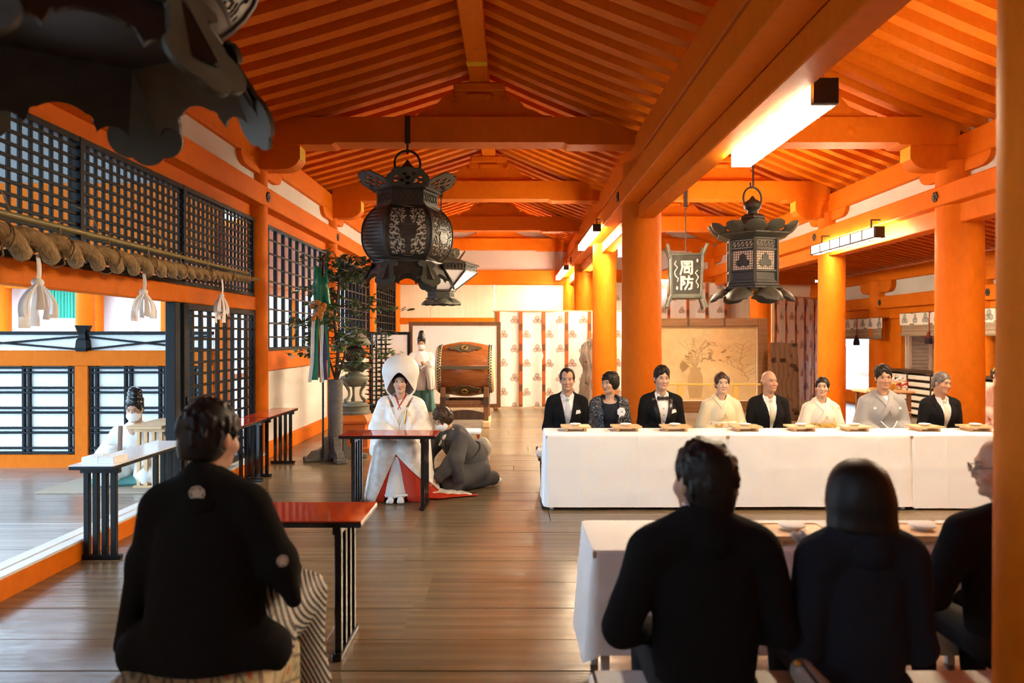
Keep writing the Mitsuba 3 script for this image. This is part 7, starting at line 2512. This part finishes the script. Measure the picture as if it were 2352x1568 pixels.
D = field(g, [cap((VX - .20, VY - .18, 2.58), .035, (VX - .16, VY - .18, 2.35), .085), cap((VX - .16, VY - .18, 2.35), .085, (VX - .17, VY - .18, 2.02), .055), cap((VX - .08, VY - .16, 2.55), .02, (VX - .06, VY - .18, 2.1), .05)], .02)
x, y, z = g.xyz()
D = D + .010 * np.sin(70 * (x + .3 * y) + 3 * np.sin(6 * z))
part(k, 'green_bundle', skin(g, D.astype(np.float32)), 'silk_green', True)
mat('orange_knot', (.48, .17, .03), .5, .35)
r_ = np.random.default_rng(2)
part(k, 'braided_knot', cat([ell((VX - .13 + r_.normal(0, .05), VY - .26 + r_.normal(0, .02), 2.0 + r_.normal(0, .06)), (.035, .03, .04), 6) for _ in range(16)]), 'orange_knot', True)
part(k, 'pole', tube([(VX - .13, VY - .15, .02), (VX - .13, VY - .15, 2.75)], .014, 8), 'black_lacquer')

# bronze standing lantern on its pedestal
BX, BY = -2.33, 10.95
k = thing('standing_lantern', 'green bronze standing lantern with an openwork globe on curved legs', 'lantern')
mat('verdigris', proc(lambda p, n, uv: mix((.07, .072, .055), (.20, .21, .165), fbm(p.x * 9, p.y * 9, p.z * 9, 3))), .5, .4)
P = lambda n, m, mt='verdigris', sm=False, **kw: part(k, n, moved(m, (BX, BY, 0)), 'verdigris' if mt == 'patina' else mt, sm, **kw)
P('base', lathe([(.17, .531), (.235, .531), (.24, .56), (.215, .575), (.215, .64), (.23, .655), (.20, .67), (.17, .70), (.10, .70)], 40), 'patina', 40)
for i in range(3):
    a = PI / 2 + .35 + i * 2 * PI / 3
    prof = [(.15, .70), (.165, .735), (.12, .765), (.095, .81), (.10, .87), (.135, .935), (.165, .985), (.15, 1.02)]
    P('leg', tube([(r * math.cos(a), r * math.sin(a), z) for r, z in prof], [.030, .034, .022, .018, .020, .026, .04, .05], 10), 'patina', True)
P('bowl', lathe([(.02, .925), (.10, .935), (.165, .98), (.20, 1.03), (.215, 1.065), (.19, 1.085), (.13, 1.10), (.09, 1.13), (.085, 1.17), (.12, 1.185)], 40), 'patina', True)
P('tray', hexloft([(.20, 1.185), (.235, 1.195), (.235, 1.245), (.21, 1.255), (.12, 1.26), (.115, 1.285)], .2), 'bronze')
gl = []
for i in range(22):
    a = i * 2 * PI / 22
    for s in (-1, 1):
        gl.append(tube([(.155 * math.sin(t) * math.cos(a + s * .55 * (t - PI / 2)), .155 * math.sin(t) * math.sin(a + s * .55 * (t - PI / 2)), 1.415 - .135 * math.cos(t)) for t in np.linspace(.45, PI - .45, 9)], .0075, 4))
P('openwork_globe', cat(gl), 'bronze', True)
P('globe_band', cat([lathe([(.115, 1.285), (.12, 1.30), (.10, 1.31)], 24), lathe([(.10, 1.525), (.11, 1.54), (.10, 1.55)], 24)]), 'patina', True)
P('dome', lathe([(.10, 1.545), (.245, 1.55), (.255, 1.565), (.235, 1.58), (.21, 1.62), (.16, 1.68), (.10, 1.725), (.04, 1.74), (.05, 1.765), (.02, 1.80), (.004, 1.82)], 40), 'patina', 50)
for i in range(6):
    a = HEX[i]
    P('bracket', tube([(.24 * math.cos(a), .24 * math.sin(a), 1.57), (.285 * math.cos(a), .285 * math.sin(a), 1.575), (.30 * math.cos(a), .30 * math.sin(a), 1.60)], [.014, .012, .008], 6), 'patina', True)
    P('bell', moved(lathe([(.022, 0), (.024, .012), (.015, .045), (.004, .055)], 12), (.295 * math.cos(a), .295 * math.sin(a), 1.505)), 'bronze', True)
mat('vermilion_lacquer', (.50, .12, .02), .3, .45)
k = thing('pedestal', 'stepped vermilion pedestal under the bronze standing lantern', 'pedestal')
P = lambda n, m, mt='vermilion_lacquer', sm=False, **kw: part(k, n, moved(m, (BX, BY, 0)), mt, sm, **kw)
P('foot', hexloft([(.43, .001), (.43, .06), (.40, .075)], .2))
P('step', hexloft([(.37, .074), (.37, .19), (.39, .20), (.39, .23)], .2))
P('waist', hexloft([(.30, .229), (.30, .40), (.32, .41)], .2))
P('top', hexloft([(.34, .409), (.36, .42), (.36, .45), (.31, .50), (.28, .53)], .2))
# tiered stand of little dishes
k = thing('tiered_rack', 'dark green tiered rack of small round dishes, right of the bronze lantern', 'rack')
RX, RY = -2.16, 12.0
mat('rack_green', (.018, .030, .026), .3, .5)
part(k, 'base', moved(hexloft([(.26, .001), (.26, .10), (.20, .14), (.20, .42), (.24, .45)], .3), (RX, RY, 0)), 'rack_green')
for dx, dy in ((-.10, -.05), (.06, -.10), (.10, .08), (-.06, .10)):
    part(k, 'post', cyl(RX + dx, RY + dy, .44, 1.72, .016, 10), 'rack_green', 40)
dish = mikit.ply(lathe([(.014, 0), (.02, .004), (.055, .016), (.058, .022), (.05, .022), (.012, .010)], 16), 'rack_green', smooth=40)
for i in range(16):
    z_ = .50 + i * .074
    part(k, 'ring', cat([moved(lathe([(.135, z_ - .004), (.14, z_), (.135, z_ + .004), (.13, z_)], 16), (RX, RY, 0))]), 'rack_green', True)
    for a in (-.9, .2, 1.6, 3.4):
        r = .15 + .03 * (i % 2)
        part(k, 'dish', dish, to_world=T().translate([RX + r * math.cos(a - .4 * (i % 2)), RY + r * math.sin(a - .4 * (i % 2)), z_]))
part(k, 'finial', moved(lathe([(.05, 1.70), (.10, 1.72), (.10, 1.735), (.03, 1.75), (.03, 1.78), (.06, 1.79), (.004, 1.83)], 16), (RX, RY, 0)), 'rack_green', True)

# ------------------------------------------------------------------ the shop side on the right
mat('blind_reed', proc(lambda p, n, uv: mix((.20, .13, .08), (.36, .26, .18), cell_rand(dr.floor(p.z * 110), 1, 2))), .7, .2)


def f_valance(p, n, uv):
    x = uv.x / .40
    fx = (x - dr.floor(x) - .5) * .40
    return mix((.70, .64, .56), (.05, .04, .035), crest_mask(fx, uv.y - .125, .115))


mat('valance_cloth', proc(f_valance), .85, .1)
mat('cord_red', (.30, .025, .02), .6, .3)
mat('tassel_dark', proc(lambda p, n, uv: mix((.02, .012, .016), (.14, .02, .02), smoothstep(1.62, 1.70, p.z))), .7, .2)
XW = 8.57


def valance(lab, y0, y1, z1, nt):
    k = thing('rolled_blind', lab, 'blind')
    n = 24
    yy = np.linspace(y1, y0, n)
    G = np.array([[[XW - .012 * math.sin(y * 9), y, z] for z in (z1 - .25, z1 - .12, z1)] for y in yy])
    m, _ = grid_surface(G, 0)
    uv = np.array([[[y1 - y, (z - z1 + .25)] for z in (z1 - .25, z1 - .12, z1)] for y in yy]).reshape(-1, 2)
    kk = uniq(k + '__valance')
    scene[kk] = mikit.ply(m, 'valance_cloth', smooth=True, uv=uv)
    part(k, 'blind', box(XW + .008, XW + .02, y0 + .05, y1 - .05, z1 - .44, z1 - .22, .002), 'blind_reed')
    part(k, 'blind_roll', tube([(XW + .01, y0 + .03, z1 - .46), (XW + .01, y1 - .03, z1 - .46)], .035, 10), 'blind_reed', True)
    part(k, 'rail', box(XW + .01, XW + .17, y0, y1, z1 - .015, z1 + .015, .003), 'brown_wood')
    for i in range(nt):
        y = y0 + (y1 - y0) * (i + .5) / nt
        part(k, 'cord', tube([(XW - .03, y, z1 + .02), (XW - .035, y, z1 - .3), (XW - .03, y, z1 - .42)], .010, 6), 'cord_red', True)
        part(k, 'tassel', moved(lathe([(.075, -.20), (.07, -.1), (.045, -.02), (.03, .0), (.035, .02), (.02, .05)], 14), (XW - .04, y, z1 - .45)), 'tassel_dark', True)


valance('rolled reed blind with crested valance above the bright opening by the pale pillar', 17.15, 19.5, 2.12, 1)
valance('rolled reed blind with crested valance above the shop counter', 13.95, 16.35, 2.18, 1)
valance('rolled reed blind with crested valance at the right edge, behind the thick pillar', 12.2, 13.5, 2.18, 1)
# bright yard seen through the left opening
mat('fence_white', (.50, .54, .56), .7, .2)
k = thing('plank_fence', 'pale plank fence in the daylight beyond the right opening', 'fence')
for i in range(26):
    y = 16.5 + i * .30
    part(k, 'board', box(11.5, 11.54, y, y + .292, .25, 2.6, .004), 'fence_white')
mat('rail_pink', (.62, .22, .14), .6, .2)
part(k, 'rail', box(11.42, 11.5, 16.5, 24.3, .42, .52, .006), 'rail_pink')
str_ = structure('ceiling_yard')
put(str_, box(9.0, 11.40, 16.8, 24.4, 2.85, 2.95, 0), 'grey_board')  # unseen roof added over the yard to shade the fence
single('yard_ledge', box(9.1, 11.5, 16.85, 24.3, .02, .14, .01), 'fence_white', 'white ledge in the yard in front of the pale plank fence', 'ledge')
# shop room behind the counter
mat('room_wall', (.66, .60, .50), .8, .15)
mat('shutter_wood', proc(f_wood((.52, .34, .25), (.42, .27, .19), 1.0, 'y')), .6, .2)
k = structure('wall_shop')
part(k, 'wall_board', box(10.9, 10.98, 11.8, 16.8, 0, 2.6, 0), 'room_wall')
part(k, 'wall_board', box(8.9, 10.95, 16.72, 16.80, 0, 2.6, 0), 'room_wall')
part(k, 'wall_board', box(8.9, 10.95, 11.8, 11.88, 0, 2.6, 0), 'room_wall')
part(k, 'ceiling_board', box(8.9, 10.98, 11.8, 16.8, 2.55, 2.62, 0), 'room_wall')
part(k, 'floor_board', box(8.9, 10.98, 11.8, 16.8, .48, .55, 0), 'brown_wood')
k = thing('louvre_shutter', 'slatted wooden shutter inside the shop, left of the thick pillar', 'shutter')
for i in range(14):
    z = .85 + i * .085
    part(k, 'slat', beam((8.94, 16.62, z), (9.36, 16.62, z), .012, .075, .002, up=(0, -.45, .9)), 'shutter_wood')
for x in (8.93, 9.39):
    part(k, 'stile', box(x - .035, x + .035, 16.58, 16.66, .551, 2.1, .004), 'shutter_wood')
part(k, 'rail', box(8.9, 9.42, 16.58, 16.66, 2.04, 2.1, .004), 'shutter_wood')
part(k, 'rail', box(8.9, 9.42, 16.58, 16.66, .75, .81, .004), 'shutter_wood')
k = thing('ceiling_light', 'round white ceiling light inside the shop', 'lamp')
part(k, 'diffuser', moved(lathe([(.005, -.05), (.12, -.045), (.15, -.02), (.155, 0)], 24), (9.65, 14.95, 2.30)), 'lamp_white', True, emitter={'type': 'area', 'radiance': {'type': 'rgb', 'value': [9, 9.2, 9]}})
part(k, 'stem', cyl(9.65, 14.95, 2.295, 2.56, .05, 12), 'lamp_white')
k = structure('window_5')
mat('window_glow', (.6, .75, .75), .3, .4)
part(k, 'frame', cat([box(10.86, 10.9, a, b, c, d, .003) for a, b, c, d in ((12.3, 12.36, .95, 1.75), (15.0, 15.06, .95, 1.75), (13.6, 13.66, .95, 1.75), (12.3, 15.06, .95, 1.01), (12.3, 15.06, 1.69, 1.75))]), 'shutter_wood')
part(k, 'pane', box(10.87, 10.885, 12.36, 15.0, 1.0, 1.7, 0), 'window_glow')
# display counter: pale slips in dark racks
mat('slip_white', (.66, .60, .52), .7, .2)
for j, (y0, y1, lab) in enumerate(((13.95, 16.65, 'dark display rack of stacked white boxes under the shop counter, left of the thick pillar'), (12.15, 13.4, 'dark display rack of stacked white boxes under the shop counter, right of the thick pillar'))):
    k = thing('display_rack', lab, 'rack')
    part(k, 'counter_top', box(8.35, 8.80, y0, y1, .92, .97, .006), 'dark_wood')
    n = 3 if j == 0 else 2
    for i in range(n + 1):
        y = y0 + .03 + (y1 - y0 - .06) * i / n
        part(k, 'upright', box(8.40, 8.79, y - .025, y + .025, .001, .925, .004), 'dark_wood')
    for i in range(6):
        z = .06 + i * .145
        part(k, 'shelf', box(8.42, 8.79, y0 + .03, y1 - .03, z - .02, z, .002), 'dark_wood')
        for q in range(n):
            a = y0 + .06 + (y1 - y0 - .06) * q / n
            part(k, 'white_box', box(8.41, 8.78, a + .01, a + (y1 - y0 - .06) / n - .05, z + .001, z + .085, .005), 'slip_white')
# table with ceremonial vessels behind the grey haired guest
k = thing('side_table', 'brown wooden table with gold vessels behind the young man in grey', 'table')
part(k, 'tabletop', box(4.93, 5.62, 10.3, 10.75, .88, .91, .006), 'cream_wood')
for a in (4.99, 5.56):
    for b in (10.36, 10.69):
        part(k, 'leg', box(a - .022, a + .022, b - .022, b + .022, .001, .885, .004), 'brown_wood')
part(k, 'lower_shelf', box(4.97, 5.58, 10.33, 10.72, .60, .62, .004), 'cream_wood')
for i, (x, y, lab) in enumerate(((5.37, 10.50, 'gold sake pourer with red and white paper ornament on the side table'), (5.66 - .12, 10.62, 'second gold pourer at the right end of the side table'))):
    k = thing('sake_pourer', lab, 'vessel')
    part(k, 'body', moved(lathe([(.035, .911), (.05, .915), (.058, .95), (.052, .985), (.058, 1.0), (.045, 1.004)], 24), (x, y, 0)), 'gold', True)
    part(k, 'handle', tube([(x - .05, y, .99), (x - .055, y, 1.08), (x - .03, y, 1.12)], .006, 6), 'gold', True)
    for q, (dx, dz, mt) in enumerate(((-.06, 1.03, 'paper_white'), (.06, 1.04, 'paper_white'), (.09, .98, 'cord_red'), (.0, 1.06, 'paper_white'), (.075, .95, 'paper_white'))):
        c = np.array([x + dx, y - .04, dz])
        part(k, 'paper_fold', trimesh.Trimesh([c + [-.05, 0, 0], c + [.05, .01, -.03], c + [.03, -.01, .05], c + [0, -.03, .0]], [[0, 1, 3], [1, 2, 3], [2, 0, 3], [0, 2, 1]], process=False), mt)
k = thing('long_ladle', 'gold long handled pourer lying on the side table', 'ladle')
part(k, 'pan', moved(lathe([(.03, .911), (.045, .915), (.05, .945), (.042, .945)], 20), (5.13, 10.52, 0)), 'gold', True)
part(k, 'handle', tube([(5.17, 10.52, .93), (5.33, 10.45, .955), (5.45, 10.42, .96)], .007, 6), 'gold', True)
k = thing('shop_window', 'small bright window beside the slatted shutter in the shop', 'window')
part(k, 'frame', cat([box(a, b, 16.66, 16.71, c, d, .003) for a, b, c, d in ((9.50, 9.55, .95, 1.85), (10.25, 10.30, .95, 1.85), (9.55, 10.25, 1.80, 1.85), (9.55, 10.25, .95, 1.0), (9.88, 9.92, 1.0, 1.8))]), 'shutter_wood')
part(k, 'pane', box(9.55, 10.25, 16.695, 16.71, 1.0, 1.8, 0), 'window_glow')
